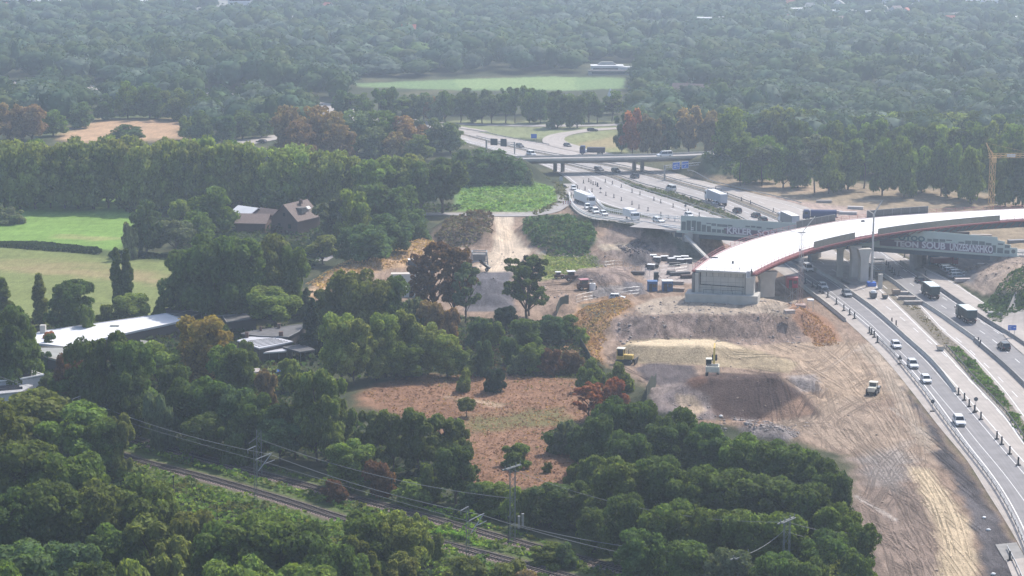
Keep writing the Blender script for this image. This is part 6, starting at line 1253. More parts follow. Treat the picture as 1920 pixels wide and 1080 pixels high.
c_.bar((-1.4, -1.2, .2), (1.4, -1.2, 2.4), .07).bar((1.4, -1.2, .2), (-1.4, -1.2, 2.4), .07).bar((-2.8, -1.2, 3.6), (-1.4, -1.2, 2.6), .09).bar((-2.8, 1.2, 3.6), (-1.4, 1.2, 2.6), .09); c_.build('scaffold_legs', METAL, rc)
box_thing('site_container', 'long pale container behind the olive tree, with white door', 'container', 766, 532, 9.0, 2.5, 2.7, CWHT, mat('roof_beige', (.55, .50, .44), .7), .05, door=True); box_thing('site_container', 'short white container below the long pale one', 'container', 778, 556, 5.5, 2.4, 2.6, CWHT, WHITE, .1)
box_thing('site_container', 'dark container with white top at the foot of the orange bank', 'container', 786, 502, 6, 2.4, 2.4, mat('dark_grey_shell', (.09, .09, .10), .6), WHITE, .1)
box_thing('site_container', 'small dark cabin under the old bridge', 'container', 1728, 494, 2.2, 2.4, 2.4, DARKM, DARKM, .05, 'cabins under the old bridge'); box_thing('site_container', 'blue container with pale door under the old bridge', 'container', 1750, 495, 2.8, 2.4, 2.5, CBLUE, DARKM, .05, 'cabins under the old bridge')
t = thing('site_truck', 'dark red truck parked under the old bridge', 'truck'); cab(t, 1.5, mat('dark_red_paint', (.22, .035, .05), .5), 1.8, 2.2); MB().box((-1.3, 0, 1.6), (5.2, 2.3, 1.4)).build('body', mat('dark_red_paint', (.22, .035, .05), .5), t, bevel=.05)
for x_ in (2.2, -2.2):
    for s_ in (-1, 1): wheel(t, x_, s_, .45, .3)
place(t, 1772, 498, rz=.2)
for i, (px, py, sc_, l_) in enumerate([(1048, 522, .7, 'small machine with pale roof, left of the pale-roofed machine'), (1073, 526, 1.0, 'pale-roofed dark machine beside the brown bank'), (1097, 526, 1.1, 'reddish-topped dark machine beside the brown bank')]):
    t = thing('site_loader', l_, 'loader', group='machines on the site floor'); MB().box((0, 0, 1.0), (3.6, 1.8, 1.0)).build('body', mat('rust_body', (.14, .08, .06), .7), t, bevel=.08); MB().box((-.3, 0, 2.0), (1.5, 1.5, .9)).build('cab', GLASS, t); MB().box((-.3, 0, 2.5), (2.2, 1.8, .15)).build('cab_roof', WHITE if i < 2 else mat('container_roof_pink', (.5, .22, .24), .6), t); MB().box((2.2, 0, .6), (.9, 1.9, .7)).build('bucket', DARKM, t)
    for x_ in (-1.2, 1.2):
        for s_ in (-1, 1): wheel(t, x_, s_ * .85, .5, .35)
    place(t, px, py, rz=.1 + i * .1); t.scale = (sc_,) * 3
t = thing('water_tank', 'small white round tank beside the reddish machine', 'tank'); MB().disc((0, 0, .9), .8, 1.8, 'z', 14).build('drum', WHITE, t); MB().disc((0, 0, 1.85), .4, .15, 'z', 10).build('lid', CONC_D, t); place(t, 1111, 527, rz=0)
# ---------------------------------------------------------------- marker posts, signs
mp = thing('marker_post', '', 'marker post'); MB().box((0, 0, .72), (.26, .07, 1.15)).build('board', DARKM, mp); MB().box((0, 0, .07), (.7, .32, .13)).build('foot', BLACK, mp)
POSTS = dict(a=([(1510, 532), (1523, 539), (1532, 543), (1537, 548), (1543, 551), (1552, 558), (1568, 571), (1582, 583), (1593, 591), (1602, 598), (1630, 625), (1634, 628), (1639, 633), (1645, 643)], 'black marker post along the left edge of the shaded lanes', 'marker posts left of the shaded lanes'),
    b=([(1797, 741), (1808, 751), (1817, 763), (1827, 774), (1839, 787), (1869, 824), (1878, 834), (1893, 852), (1909, 873), (1672, 608), (1680, 613)], 'black marker post on the empty beige lanes', 'marker posts on the beige lanes'),
    c=([(1097, 357), (1110, 360), (1136, 367), (1151, 371), (1165, 377), (1185, 384), (1198, 391), (1215, 396), (1239, 405), (1253, 411), (1265, 415), (1094, 344), (1120, 349)], 'dark marker post in the row beside the ramp queue', 'marker posts beside the ramp'),
    d=([(1135, 342), (1148, 346), (1165, 352), (1185, 361), (1200, 366), (1226, 376), (1239, 381), (1262, 389), (1291, 399), (1311, 406)], 'dark marker post in the row along the bushy median', 'marker posts along the bushy median'),
    e=([(1080, 352), (1083, 354), (1086, 361), (1072, 368), (1075, 372), (1079, 376), (1082, 385), (1109, 372), (1113, 376), (1117, 380), (1121, 385), (1104, 341), (1108, 344), (1112, 347), (1117, 347), (1121, 350)], 'small dark marker post around the car queue', 'marker posts around the queue'),
    f=([(1342, 357), (1352, 362), (1364, 368), (1390, 377), (1407, 383), (1450, 398), (1471, 404), (1358, 395)], 'dark marker post on the empty lanes beyond the white lorry', 'marker posts beyond the lorry'),
    g=([(1662, 497), (1666, 502), (1669, 508), (1673, 512), (1677, 516), (1685, 518), (1735, 518), (1696, 483), (1708, 488), (1716, 493), (1730, 503)], 'dark marker post on the pale lane under the old bridge', 'marker posts under the old bridge'),
    h=([(1834, 645), (1838, 650), (1893, 1052)], 'black marker post at a barrier end on the right', 'marker posts at the barrier ends'))
for k, (lst, l_, grp) in POSTS.items():
    for i, (px, py) in enumerate(sorted(lst)):
        x, y, z = W(px, py); lab = '%s, %s from the left' % (l_, ordn(i + 1)); dup(mp, (x, y, .04), 0, lab, grp, scale=1.2 if py > 500 else 1.0)
for ch in list(mp.children): bpy.data.objects.remove(ch)
bpy.data.objects.remove(mp)
def sign(px, py, h, wd, hh, m, label, shape='rect', name='road_sign', face=None, post2=False, z=None, rz=0.0):
    t = thing(name, label, 'sign'); p = MB()
    if post2: p.bar((-wd * .3, .06, 0), (-wd * .3, .06, h), .1).bar((wd * .3, .06, 0), (wd * .3, .06, h), .1)
    else: p.bar((0, .06, 0), (0, .06, h), .1)
    p.build('post', METAL, t); b_ = MB()
    if shape == 'rect': b_.box((0, 0, h - hh / 2), (wd, .06, hh))
    elif shape == 'round': b_.disc((0, 0, h - hh / 2), wd / 2, .06, 'y', 16)
    elif shape == 'tri': b_.profile([(-wd / 2, h - hh), (wd / 2, h - hh), (0, h)], -.03, .03)
    elif shape == 'dia': b_.profile([(-wd / 2, h - hh / 2), (0, h - hh), (wd / 2, h - hh / 2), (0, h)], -.03, .03)
    bo = b_.build('board', m, t); MB().box((0, 0, .07), (.9, .4, .14)).build('foot', BLACK, t)
    place(t, px, py, rz=rz); return t, bo
BACK = mat('sign_back', (.10, .11, .12), .6)
sign(1687, 683, 2.1, 1.1, 1.1, BACK, 'back of a triangular sign left of the leading white car', 'tri'); sign(1748, 772, 2.4, .8, .8, BACK, 'back of a round sign at the curved guard rail', 'round'); sign(1829, 772, 2.9, .85, .85, BACK, 'back of a round sign on the beige lanes', 'round')
for px, py, l_ in [(1059, 357, 'back of a small diamond sign left of the car queue'), (1126, 362, 'back of a diamond sign between two rows of marker posts'), (1063, 374, 'small dark sign beside the ramp entrance'), (1285, 395, 'dark diamond sign near the pale green wall'), (1295, 380, 'dark diamond sign in the bushy median')]: sign(px, py, 2.0, .95, .95, BACK, l_, 'dia')
sign(1052, 348, 3.2, 1.1, 1.6, LGRY, 'grey rectangular board on a post beside the motorway below the flyover')
t, bo = sign(1897, 634, 3.0, 1.9, 1.25, BLUE, 'blue direction sign on two posts at the right edge', post2=True)
mk_ = MB()
for q in ((-.45, -.05, 2.6, .5, .1), (-.5, -.05, 2.3, .3, .1), (.5, -.05, 2.45, .45, .12), (-.35, -.05, 2.05, .45, .1)): mk_.box((q[0], -.045, q[2]), (q[3], .02, q[4]))
mk_.box((0, -.04, 2.98), (1.9, .02, .05)).box((0, -.04, 1.77), (1.9, .02, .05)); mk_.build('white_markings', WHITE, bo)
t, bo = sign(1001, 263, 2.6, 2.4, 1.8, BLUE, 'blue board on the grass triangle beyond the flyover', post2=True)
bb = thing('striped_barricade', 'low striped barricade closing the lane beside the car queue', 'barricade'); 
for i, z_ in enumerate((.55, 1.05)): MB().box((0, 0, z_), (3.6, .06, .28)).build('board', WHITE, bb); s2 = MB(); [s2.box((-1.5 + k * .75, -.04, z_), (.35, .02, .26)) for k in range(5)]; s2.build('stripes', mat('barrier_red', (.5, .04, .04), .5), bb)
for s_ in (-1.5, 1.5): MB().box((s_, .1, .6), (.1, .5, 1.2)).build('leg', DARKM, bb)
place(bb, 1065, 384, rz=.0)
# gantries
def gantry(label, pa, pb, zb, boards, truss=.5, name='sign_gantry'):
    A = Vector(W(*pa)); B = Vector(W(*pb)); t = thing(name, label, 'sign gantry', tuple(A)); d = B - A; L_ = d.length; an = math.atan2(d.y, d.x); t.rotation_euler = (0, 0, an)
    MB().bar((0, 0, 0), (0, 0, zb + .8), .5).build('post', METAL, t); MB().bar((L_, 0, 0), (L_, 0, zb + .8), .4).build('post', METAL, t); g_ = MB(); g_.box((L_ / 2, 0, zb + .55), (L_, .5, .18)).box((L_ / 2, 0, zb - .25), (L_, .5, .18)); k = int(L_ / 1.5)
    for i in range(k): g_.bar((i * L_ / k, -.2, zb - .2 if i % 2 else zb + .5), ((i + 1) * L_ / k, -.2, zb + .5 if i % 2 else zb - .2), .1)
    g_.build('truss', METAL, t)
    for x_, w_1, h_, kind in boards:
        bo = MB().box((x_, -.42, zb + .25), (w_1, .1, h_)).build('sign_board', BLUE if kind != 'back' else BACK, t)
        if kind != 'back':
            q = MB()
            for s_ in (-1, 1): q.box((x_, -.49, zb + .25 + s_ * (h_ / 2 - .1)), (w_1 - .1, .03, .13)).box((x_ + s_ * (w_1 / 2 - .1), -.49, zb + .25), (.13, .03, h_ - .1))
            q.build('white_border', WHITE, bo); q = MB()
            if kind == 'a': q.box((x_, -.49, zb + .85), (w_1 * .5, .03, .14)).box((x_ - .1, -.49, zb + .45), (w_1 * .7, .03, .16)).box((x_ - .5, -.49, zb - .1), (w_1 * .3, .03, .14)).box((x_ - .5, -.49, zb - .35), (w_1 * .3, .03, .14)).disc((x_ + w_1 * .23, -.49, zb - .15), .22, .03)
            else: q.box((x_, -.49, zb + .6), (w_1 * .85, .03, .2)).bar((x_ - .35, -.49, zb - .5), (x_ + .2, -.49, zb - .05), .14).add([(x_ + .02, -.505, zb + .03), (x_ + .25, -.505, zb - .2), (x_ + .42, -.505, zb + .18)], [(0, 1, 2)])
            q.build('white_lettering', WHITE, bo)
gantry('sign gantry with two blue direction signs over the lanes below the flyover', (1246, 338), (1316, 331), 4.6, [(4.9, 3.4, 2.6, 'a'), (9.0, 3.3, 2.6, 'b')])
gantry('dark-backed sign gantry over the far lanes beyond the flyover', (912, 285), (965, 289), 4.0, [(3.8, 3.2, 2.6, 'back'), (8.2, 2.8, 3.0, 'back')])
# ---------------------------------------------------------------- cranes
def lattice(mb, a, b_, w=1.2, st=1.6, t=.12):
    a = Vector(a); b_ = Vector(b_); d = b_ - a; n = max(2, int(d.length / st)); u = d.normalized(); s1 = u.orthogonal().normalized(); s2 = u.cross(s1); c = [s1 * w / 2 + s2 * w / 2, s1 * w / 2 - s2 * w / 2, -s1 * w / 2 - s2 * w / 2, -s1 * w / 2 + s2 * w / 2]
    for q in c: mb.bar(a + q, b_ + q, t)
    for i in range(n):
        p0 = a + d * i / n; p1 = a + d * (i + 1) / n
        for k in range(4): mb.bar(p0 + c[k], p1 + c[(k + 1) % 4] if i % 2 else p1 + c[(k + 3) % 4], t * .7)
CRO = mat('crane_orange', (.66, .43, .18), .6, noise=.1); CRG = mat('crane_pale', (.52, .50, .47), .6, noise=.1); CRR = mat('crane_reddish', (.45, .34, .31), .6, noise=.1)
tc = thing('tower_crane', 'orange tower crane whose jib leaves the picture at the right', 'crane', tuple(W(1857, 408))); s0 = sc(408); ht = (408 - 293) / s0 / .985
m_ = MB(); lattice(m_, (0, 0, 0), (0, 0, ht), 1.3, 1.7, .12); m_.build('mast', CRO, tc); m_ = MB(); lattice(m_, (-1.5, 0, ht), (34, 0, ht + .3), 1.0, 1.5, .10); m_.build('jib', CRO, tc); m_ = MB(); m_.bar((0, 0, ht), (-2.3, 0, ht + 4.0), .35).bar((-2.3, 0, ht + 4), (12, 0, ht + .8), .06).bar((-1, 0, ht), (-2.3, 0, ht + 4), .2).bar((0, 0, ht + .5), (-.8, 0, ht + 1.5), .5); m_.build('a_frame', CRO, tc); MB().box((.2, -.9, ht - 1.2), (1.3, 1.2, 1.6)).build('operator_cabin', CRO, tc); MB().box((5.5, -.65, ht + .1), (2.6, .12, .9)).build('name_board', WHITE, tc); MB().box((0, 0, .4), (4.5, 4.5, .9)).build('base', CONC_D, tc)
sc2 = thing('small_crane', 'small pale lattice crane folded beside the white deck end', 'crane', tuple(W(1500, 575))); s0 = sc(575); ht = (575 - 437) / s0 / .985
m_ = MB(); lattice(m_, (0, 0, 0), (0, 0, ht * .5), .9, 1.3, .07); m_.build('lower_mast', CRR, sc2); m_ = MB(); lattice(m_, (0, 0, ht * .5), (0, 0, ht), .75, 1.1, .07); m_.build('upper_mast', CRG, sc2); m_ = MB(); m_.bar((0, 0, ht), (3.4, 2, ht + 3.8), .16).bar((0, 0, ht), (-5.2, 1, ht + .7), .14).bar((-.9, 0, ht + .1), (.9, 0, ht + .1), .3); m_.build('jib', CRG, sc2); m_ = MB(); m_.bar((0, 0, 2.2), (2.2, -2.5, -.2), .12).bar((0, 0, 2.2), (-2.6, -2, -.2), .12).box((0, 0, .3), (2.6, 2.6, .6)); m_.build('outriggers', CRR, sc2)
pc = thing('mobile_crane_mast', 'thin white telescopic crane mast in front of the big columns', 'crane', tuple(W(1634, 536))); s0 = sc(536); ht = (536 - 402) / s0 / .985
MB().bar((0, 0, 0), (0, 0, ht), .55, n=8, t2=.36).build('mast', CRG, pc); m_ = MB(); m_.bar((0, 0, ht), (2.3, 1, ht + 3.4), .3, t2=.16); m_.build('jib', CRG, pc); m_ = MB().bar((2.3, 1, ht + 3.4), (-4.8, 5, ht + 2.6), .06).bar((0, 0, ht), (-1.4, .8, ht + .9), .18); m_.build('stay_cable', CRG, pc); MB().box((0, 0, .5), (2.2, 2.2, 1.0)).build('base', BLUE, pc, bevel=.1)
# scaffold tower, column, skips
sct = thing('scaffold_tower', 'small scaffold tower behind the telescopic crane mast', 'scaffold', tuple(W(1647, 519))); m_ = MB()
for x_ in (-1.3, 1.3):
    for y_ in (-1, 1): m_.bar((x_, y_, 0), (x_, y_, 4.8), .1)
for z_ in (1.6, 3.2, 4.7): m_.bar((-1.3, -1, z_), (1.3, -1, z_), .08).bar((-1.3, 1, z_), (1.3, 1, z_), .08).bar((-1.3, -1, z_ - 1.5), (1.3, -1, z_), .06)
m_.build('tubes', METAL, sct); 
for z_ in (1.6, 3.2, 4.7): MB().box((0, 0, z_), (2.6, 2.0, .07)).build('platform', WOOD, sct)
cc = thing('concrete_column', 'short unfinished round concrete column with rebar cap', 'column', tuple(W(1650, 541))); MB().disc((0, 0, 1.9), .62, 3.8, 'z', 16).build('shaft', CONC, cc); c_ = MB(); [c_.bar((.45 * math.cos(a), .45 * math.sin(a), 3.7), (.45 * math.cos(a), .45 * math.sin(a), 4.3), .04) for a in np.linspace(0, 6, 9)]; c_.build('rebar', DARKM, cc)
def skip(px, py, L_, H_, m, label, load=None, name='skip'):
    t = thing(name, label, 'skip', group='skips beside the lanes'); vs = []
    for zz, k in ((.1, .78), (H_, 1)):
        for sx, sy in ((-1, -1), (1, -1), (1, 1), (-1, 1)): vs.append((sx * L_ / 2 * k, sy * .85 * k, zz))
    mb = MB(); mb.add(vs, [(3, 2, 1, 0), (0, 1, 5, 4), (1, 2, 6, 5), (2, 3, 7, 6), (3, 0, 4, 7)]); mb.build('body', m, t)
    o = MB().box((0, 0, H_ - .15), (L_ * .9, 1.5, .2)).build('load', load or WOOD, t)
    if load is WHITE: o2 = MB(); o2.v = [tuple(Vector(v) * .75 + Vector((0, 0, H_ + .15))) for v in ICV * np.array([1, .8, .55])]; o2.f = [tuple(f) for f in ICF]; o2.m = [0] * len(ICF); o2.build('white_bag', WHITE, t)
    MB().box((0, -.86, H_ - .1), (L_ + .1, .1, .15)).build('rim', METAL, t); return place(t, px, py, rz=.15)
skip(1637, 559, 1.7, 1.5, BACK, 'dark skip holding a white bag beside the central barrier', WHITE); skip(1680, 553, 2.0, 1.4, mat('skip_brown', (.34, .25, .19), .7, noise=.2), 'open brownish skip between the two carriageways'); skip(1659, 560, 1.2, 1.1, BACK, 'small dark crate between the two skips'); skip(1842, 660, .1, .1, BACK, '') if False else None
skip(1763, 657, 1.5, 1.0, CONC, 'small pale concrete tub on the beige lanes')
lt = thing('site_light', 'white dish-topped site light on a frame at the old barrier', 'site light', tuple(W(1519, 585))); MB().disc((0, 0, 3.0), .85, .35, 'z', 14).build('dish', WHITE, lt); c_ = MB(); [c_.bar((sx, sy, 0), (sx, sy, 2.9), .06) for sx in (-.7, .7) for sy in (-.6, .6)]; c_.bar((-.7, -.6, 1.4), (.7, -.6, 1.4), .05).bar((-.7, -.6, .2), (.7, -.6, .2), .05); c_.build('frame', METAL, lt)
cbx = thing('site_cabinet', 'white cabinet standing on the corner of the abutment deck', 'cabinet', (0, 0, 0)); pw = W(1403, 521, 13.1); cbx.location = pw; MB().box((0, 0, .8), (.9, .6, 1.6)).build('shell', WHITE, cbx); MB().box((0, -.31, .8), (.7, .03, 1.4)).build('door', LGRY, cbx)
# a person on the deck
def figure(px, py, z, label, col=(.02, .02, .025)):
    p = W(px, py, z); r_ = thing('person', label, 'person', p, 0)
    J = {'pel': (0, 0, .95), 'ch': (0, 0, 1.32), 'nk': (0, 0, 1.5), 'hd': (0, 0, 1.64), 'tp': (0, 0, 1.74), 'kl': (.11, -.02, .5), 'al': (.13, .02, .08), 'fl': (.13, -.14, .04), 'kr': (-.11, .04, .5), 'ar': (-.13, .08, .08), 'fr': (-.13, -.08, .04), 'hl': (.10, 0, .9), 'hr': (-.10, 0, .9), 'sl': (.19, 0, 1.42), 'el': (.25, .03, 1.14), 'wl': (.24, -.08, .88), 'sr': (-.19, 0, 1.42), 'er': (-.25, .03, 1.14), 'wr': (-.2, -.12, .92)}
    R = dict(pel=.15, ch=.17, nk=.06, hd=.10, tp=.07, kl=.065, al=.045, fl=.04, kr=.065, ar=.045, fr=.04, hl=.09, hr=.09, sl=.075, el=.045, wl=.035, sr=.075, er=.045, wr=.035)
    E = [('pel', 'ch'), ('ch', 'nk'), ('nk', 'hd'), ('hd', 'tp'), ('pel', 'hl'), ('hl', 'kl'), ('kl', 'al'), ('al', 'fl'), ('pel', 'hr'), ('hr', 'kr'), ('kr', 'ar'), ('ar', 'fr'), ('ch', 'sl'), ('sl', 'el'), ('el', 'wl'), ('ch', 'sr'), ('sr', 'er'), ('er', 'wr')]
    k = list(J); me = bpy.data.meshes.new('body'); me.from_pydata([J[a] for a in k], [(k.index(a), k.index(b_)) for a, b_ in E], []); o = bpy.data.objects.new('body', me); C.objects.link(o); o.parent = r_
    md = o.modifiers.new('skin', 'SKIN'); me.materials.append(mat('dark_workwear', col, .8))
    for i, a in enumerate(k): me.skin_vertices[0].data[i].radius = (R[a], R[a] * .8); 
    me.skin_vertices[0].data[0].use_root = True; o.modifiers.new('s', 'SUBSURF').levels = 1
    hlm = MB(); hlm.v = [tuple(Vector(v) * .13 + Vector((0, 0, 1.7))) for v in ICV if True]; hlm.f = [tuple(f) for f in ICF]; hlm.m = [0] * len(ICF); hlm.build('hair', BLACK, r_); return r_
figure(1409, 519, 13.05, 'person in dark clothes standing on the near corner of the white deck')

for px, py, d_, l_, m in ((1338, 484, (2.4, .5, .25), 'dark plank left lying on the white deck near its left edge', DARKM), (1374, 494, (.5, .5, .6), 'small dark box on the white deck near the abutment', BACK), (1618, 416, (1.0, .7, .5), 'small grey bag on the far side of the white deck', CONC_D), (1500, 470, (.6, .5, .4), 'tiny tool box in the middle of the white deck', LGRY)):
    t = thing('deck_item', l_, 'site item', W(px, py, DZ + .05)); MB().box((0, 0, d_[2] / 2), d_, taper=.85).build('body', m, t); MB().box((0, 0, d_[2] + .04), (d_[0] * .6, .08, .08)).build('handle', METAL, t)
# ---------------------------------------------------------------- railway
RAILM = mat('rail_steel', (.20, .17, .16), .45, .4); SLEEP = mat('sleepers', (.07, .06, .055), .9)
for nm, R, l_ in (('A', railA, 'railway track nearer the camera running diagonally to the lower right'), ('B', railB, 'farther overgrown railway track running diagonally to the lower right')):
    R = np.c_[R[:, :2], hgt(R[:, 0], R[:, 1])]; R[:, 2] = .0; t = thing('railway_track', l_, 'railway track', (float(R[0, 0]), float(R[0, 1]), 0)); Q = R - R[0]
    for s_ in (-1, 1): sweep('rail', Q, [(s_ * .75 - .06, .12), (s_ * .75 - .06, .32), (s_ * .75 + .06, .32), (s_ * .75 + .06, .12)], RAILM, t)
    mb = MB(); s = np.r_[0, np.cumsum(np.linalg.norm(np.diff(Q[:, :2], axis=0), axis=1))]
    for d in np.arange(.5, s[-1], .65):
        i = min(np.searchsorted(s, d), len(Q) - 1); a = Q[i] - Q[i - 1]; mb.box((np.interp(d, s, Q[:, 0]), np.interp(d, s, Q[:, 1]), .1), (.26, 2.5, .16), rz=math.atan2(a[1], a[0]))
    tag(mb.build('sleepers', SLEEP, t), kind='stuff')
    P = Q.copy(); sweep('ballast_bed', P, [(-1.9, -.15), (-1.4, .06), (1.4, .06), (1.9, -.15)], mat('ballast', (.25, .19, .165), .95, noise=.4, scale=4, bump=.8), t)
MASTM = mat('mast_grey', (.22, .23, .22), .6, .2)
rd = railA[30] - railA[20]; RAN = math.atan2(rd[1], rd[0])
def mast(px, yt, yb, label, kind='slim', group='catenary masts'):
    p = W(px, yb); h = (yb - yt) / sc(yb) / .985; t = thing('catenary_mast', label, 'catenary mast', p, RAN, group); m_ = MB(); wd = .4 if kind == 'slim' else .8
    lattice(m_, (0, 0, -.3), (0, 0, h), wd, .9 if kind == 'slim' else 1.2, .06 if kind == 'slim' else .085); m_.build('mast', MASTM, t)
    m_ = MB()
    if kind == 'mid': m_.bar((0, 0, h - 1), (0, -2.4, h - 1.8), .1).build('arm', MASTM, t)
    elif kind == 'slim':
        z1 = h - 2.3; m_.bar((0, 0, z1 - .1), (0, 1.3, z1 + .1), .1).bar((0, .2, h), (0, -1.6, h - .25), .12).bar((0, -1.6, h - .25), (0, -1.5, h - .9), .09); s_ = 1
        m_.bar((0, .3, z1), (0, 3.9, z1 + .35), .12).bar((0, 3.9, z1 + .35), (0, .7, z1 - 2.1), .12).bar((0, 1.9, z1 - 1.18), (0, 4.5, z1 - 1.0), .1)
        m_.build('cantilever', METAL, t)
    else:
        m_.bar((-.2, -2.2, h), (-.2, 2.2, h), .22).bar((.3, -1.8, h + .1), (.3, 1.8, h + .1), .16)
        for y_ in (-1.8, -.6, .8, 1.9): m_.bar((0, y_, h), (0, y_, h + .6), .13)
        m_.build('crossarm', MASTM, t)
    return Vector(p), h
A_, hA = mast(152, 742, 830, 'slim catenary mast at the far left between dark trees'); B_, hB = mast(480, 835, 944, 'slim catenary mast beside the track, left of the picture middle'); C_, hC = mast(877, 948, 1050, 'slim catenary mast in front of the bright green climbers'); D_, hD = mast(961, 874, 1016, 'tall lattice mast at the bottom of the reddish meadow', 'big'); E_, hE = mast(1472, 973, 1130, 'tallest lattice mast in front of the lower right wood', 'big'); F_, hF = mast(1386, 1040, 1165, 'lattice mast top at the bottom edge, left of the tallest mast', 'big'); G_, hG = mast(487, 806, 893, 'lattice mast half overgrown by ivy beside the far track', 'mid')
tt = thing('transformer_box', 'grey weight boxes hanging beside the tall lattice mast', 'equipment box', tuple(Vector(W(966, 1004)))); MB().box((.6, 0, 2.2), (.4, .4, 2.0)).build('weight', METAL, tt); MB().box((1.2, 0, 2.6), (.4, .4, 2.0)).build('weight', METAL, tt); MB().bar((.9, 0, 0), (.9, 0, 4), .08).build('guide_pole', DARKM, tt)
WIREM = mat('wire_grey', (.22, .23, .23), .6)
def wire(a, b_, sag, label, th=.06):
    th *= 1.05
    m_ = MB(); p = a
    for i in range(1, 13):
        t = i / 12; q = a.lerp(b_, t) - Vector((0, 0, sag * 4 * t * (1 - t))); m_.bar(p, q, th, n=3); p = q
    tag(m_.build('overhead_wire', WIREM), label, 'wire', 'overhead wires')
off = Vector((-math.sin(RAN), math.cos(RAN), 0)) * 3.2
up = lambda p, z: p + Vector((0, 0, z))
p_far = Vector(W(-60, 772)); p_low = Vector(W(1180, 1130))
wire(up(p_far + off, 8), up(A_ + off, hA - 2), .5, 'overhead wire leaving the far left mast towards the left edge'); wire(up(A_ + off, hA - 2), up(B_ + off, hB - 2), .9, 'overhead wire between the far left mast and the next slim mast'); wire(up(B_ + off, hB - 2), up(C_ + off, hC - 2), .9, 'overhead wire between the two slim masts over the near track'); wire(up(B_ + off, hB - 3.6), up(C_ + off, hC - 3.6), .15, 'contact wire between the two slim masts over the near track', .045); wire(up(A_ + off, hA - 3.6), up(B_ + off, hB - 3.6), .15, 'contact wire left of the middle slim mast', .045)
wire(up(C_ + off, hC - 2), up(p_low + off, 6), .4, 'overhead wire running from the climbers to the bottom edge'); wire(up(G_, hG - 1.5), up(D_, hD - 5), 1.5, 'overhead wire from the ivy mast to the tall lattice mast'); wire(up(D_, 3.0), up(F_, hF), 1.0, 'overhead wire from the tall lattice mast to the bottom edge mast'); wire(up(D_, hD - .3), up(E_, hE - .2), 2.2, 'thin wire between the two tall lattice masts', .04)
e2 = Vector(W(1640, 1068)); wire(up(E_, hE - .1), up(e2, 6), .8, 'upper wire leaving the tallest mast to the right', .04); wire(up(E_, hE - 1.6), up(e2, 4.4), .8, 'lower wire leaving the tallest mast to the right', .05); wire(up(F_, hF), up(E_, hE - 1), .6, 'wire between the bottom edge mast and the tallest mast', .05)
for px, yb, h, l_ in [(247, 822, 3.2, 'thin post at the left end of the far track'), (362, 867, 1.6, 'short dark stake between the tracks'), (326, 930, 3.4, 'thin dark post in front of the near track'), (1040, 330 + 0, 0, ''), (953, 1022, 4.5, 'dark signal post beside the tall lattice mast'), (735, 937, 3.6, 'thin pole among the bushes behind the far track')]:
    if not l_: continue
    t = thing('track_post', l_, 'post', W(px, yb), 0); MB().bar((0, 0, 0), (0, 0, h), .14).build('shaft', DARKM, t); MB().box((0, 0, h), (.3, .25, .35)).build('cap', DARKM, t)
# ---------------------------------------------------------------- buildings on the left
def flat(name, label, cat, roofpx, z, wall, roof, over=.0, group=None, base=-.3):
    P = PW(roofpx, z); o = P[0]; t = thing(name, label, cat, (o[0], o[1], 0), 0, group); q = [(p[0] - o[0], p[1] - o[1]) for p in P]; c = np.mean(q, 0); inn = [tuple(c + (np.array(p) - c) * .96) for p in q]
    MB().prism(inn, base, z - .3).build('wall', wall, t); MB().prism(q, z - .3, z).build('roof', roof, t); return t, np.array(q), c
def rim(t, q, z, m, w_=.25):
    mb = MB()
    for i in range(len(q)): mb.bar((*q[i], z + .05), (*q[(i + 1) % len(q)], z + .05), w_)
    mb.build('roof_edge', m, t)
WROOF = mat('white_roof_sheet', (.70, .70, .71), .6, noise=.05, scale=.4); WALLW = mat('white_render', (.55, .55, .57), .8, noise=.08); GW = mat('garden_wall', (.10, .085, .08), .8)
t, q, c = flat('long_hall', 'long low hall with bright white flat roof among the trees', 'hall', [(64, 626), (80, 621), (312, 588), (347, 601), (250, 622), (126, 651), (68, 644)], 3.4, GW, WROOF); rim(t, q, 3.4, WALLW, .2); a = np.array(W(81, 624, 3.4)[:2]) - np.array(t.location[:2]); MB().box((a[0], a[1], 4.1), (1.2, 1.2, 2.2)).build('chimney', CONC, t)
a = np.array(W(215, 612, 3.4)[:2]) - np.array(t.location[:2]); MB().box((a[0], a[1], 3.55), (2.0, .8, .3)).build('roof_vent', ROOFG, t)
t, q, c = flat('grey_hall', 'low hall with grey felt roof in front of the white roofed hall', 'hall', [(61, 652), (126, 651), (150, 655), (152, 680), (131, 682), (67, 664)], 3.6, GW, ROOFG); rim(t, q, 3.6, mat('roof_edge_tan', (.30, .27, .22), .8), .25)
t, q, c = flat('grey_hall', 'small tiled roof half hidden behind the dark tree clump', 'house', [(262, 637), (300, 642), (318, 664), (285, 668)], 4.0, BRICK, mat('grey_tiles', (.22, .21, .19), .85, noise=.25, scale=2))
t, q, c = flat('office_block', 'white flat-roofed block with solar panels at the left edge', 'building', [(-40, 700), (42, 690), (82, 703), (30, 712), (-40, 718)], 5.0, WALLW, mat('roof_pale_grey', (.38, .38, .39), .8, noise=.2), base=0); rim(t, q, 5.0, WHITE, .25)
for i in range(4):
    a = [np.array(W(x_, y_, 5.1)[:2]) - np.array(t.location[:2]) for x_, y_ in ((-30 + i * 4, 699.5 + i * 3.6), (36 + i * 7, 692.5 + i * 3.6))]; mb = MB(); mb.bar((*a[0], 5.15), (*a[1], 5.15), .7); mb.build('solar_row', SOLAR, t)
for px in (60, 72): a = np.array(W(px, 724, 3)[:2]) - np.array(t.location[:2]); MB().box((a[0], a[1] + 1.2, 3.6), (1.4, .3, 1.2)).build('window', GLASS, t)
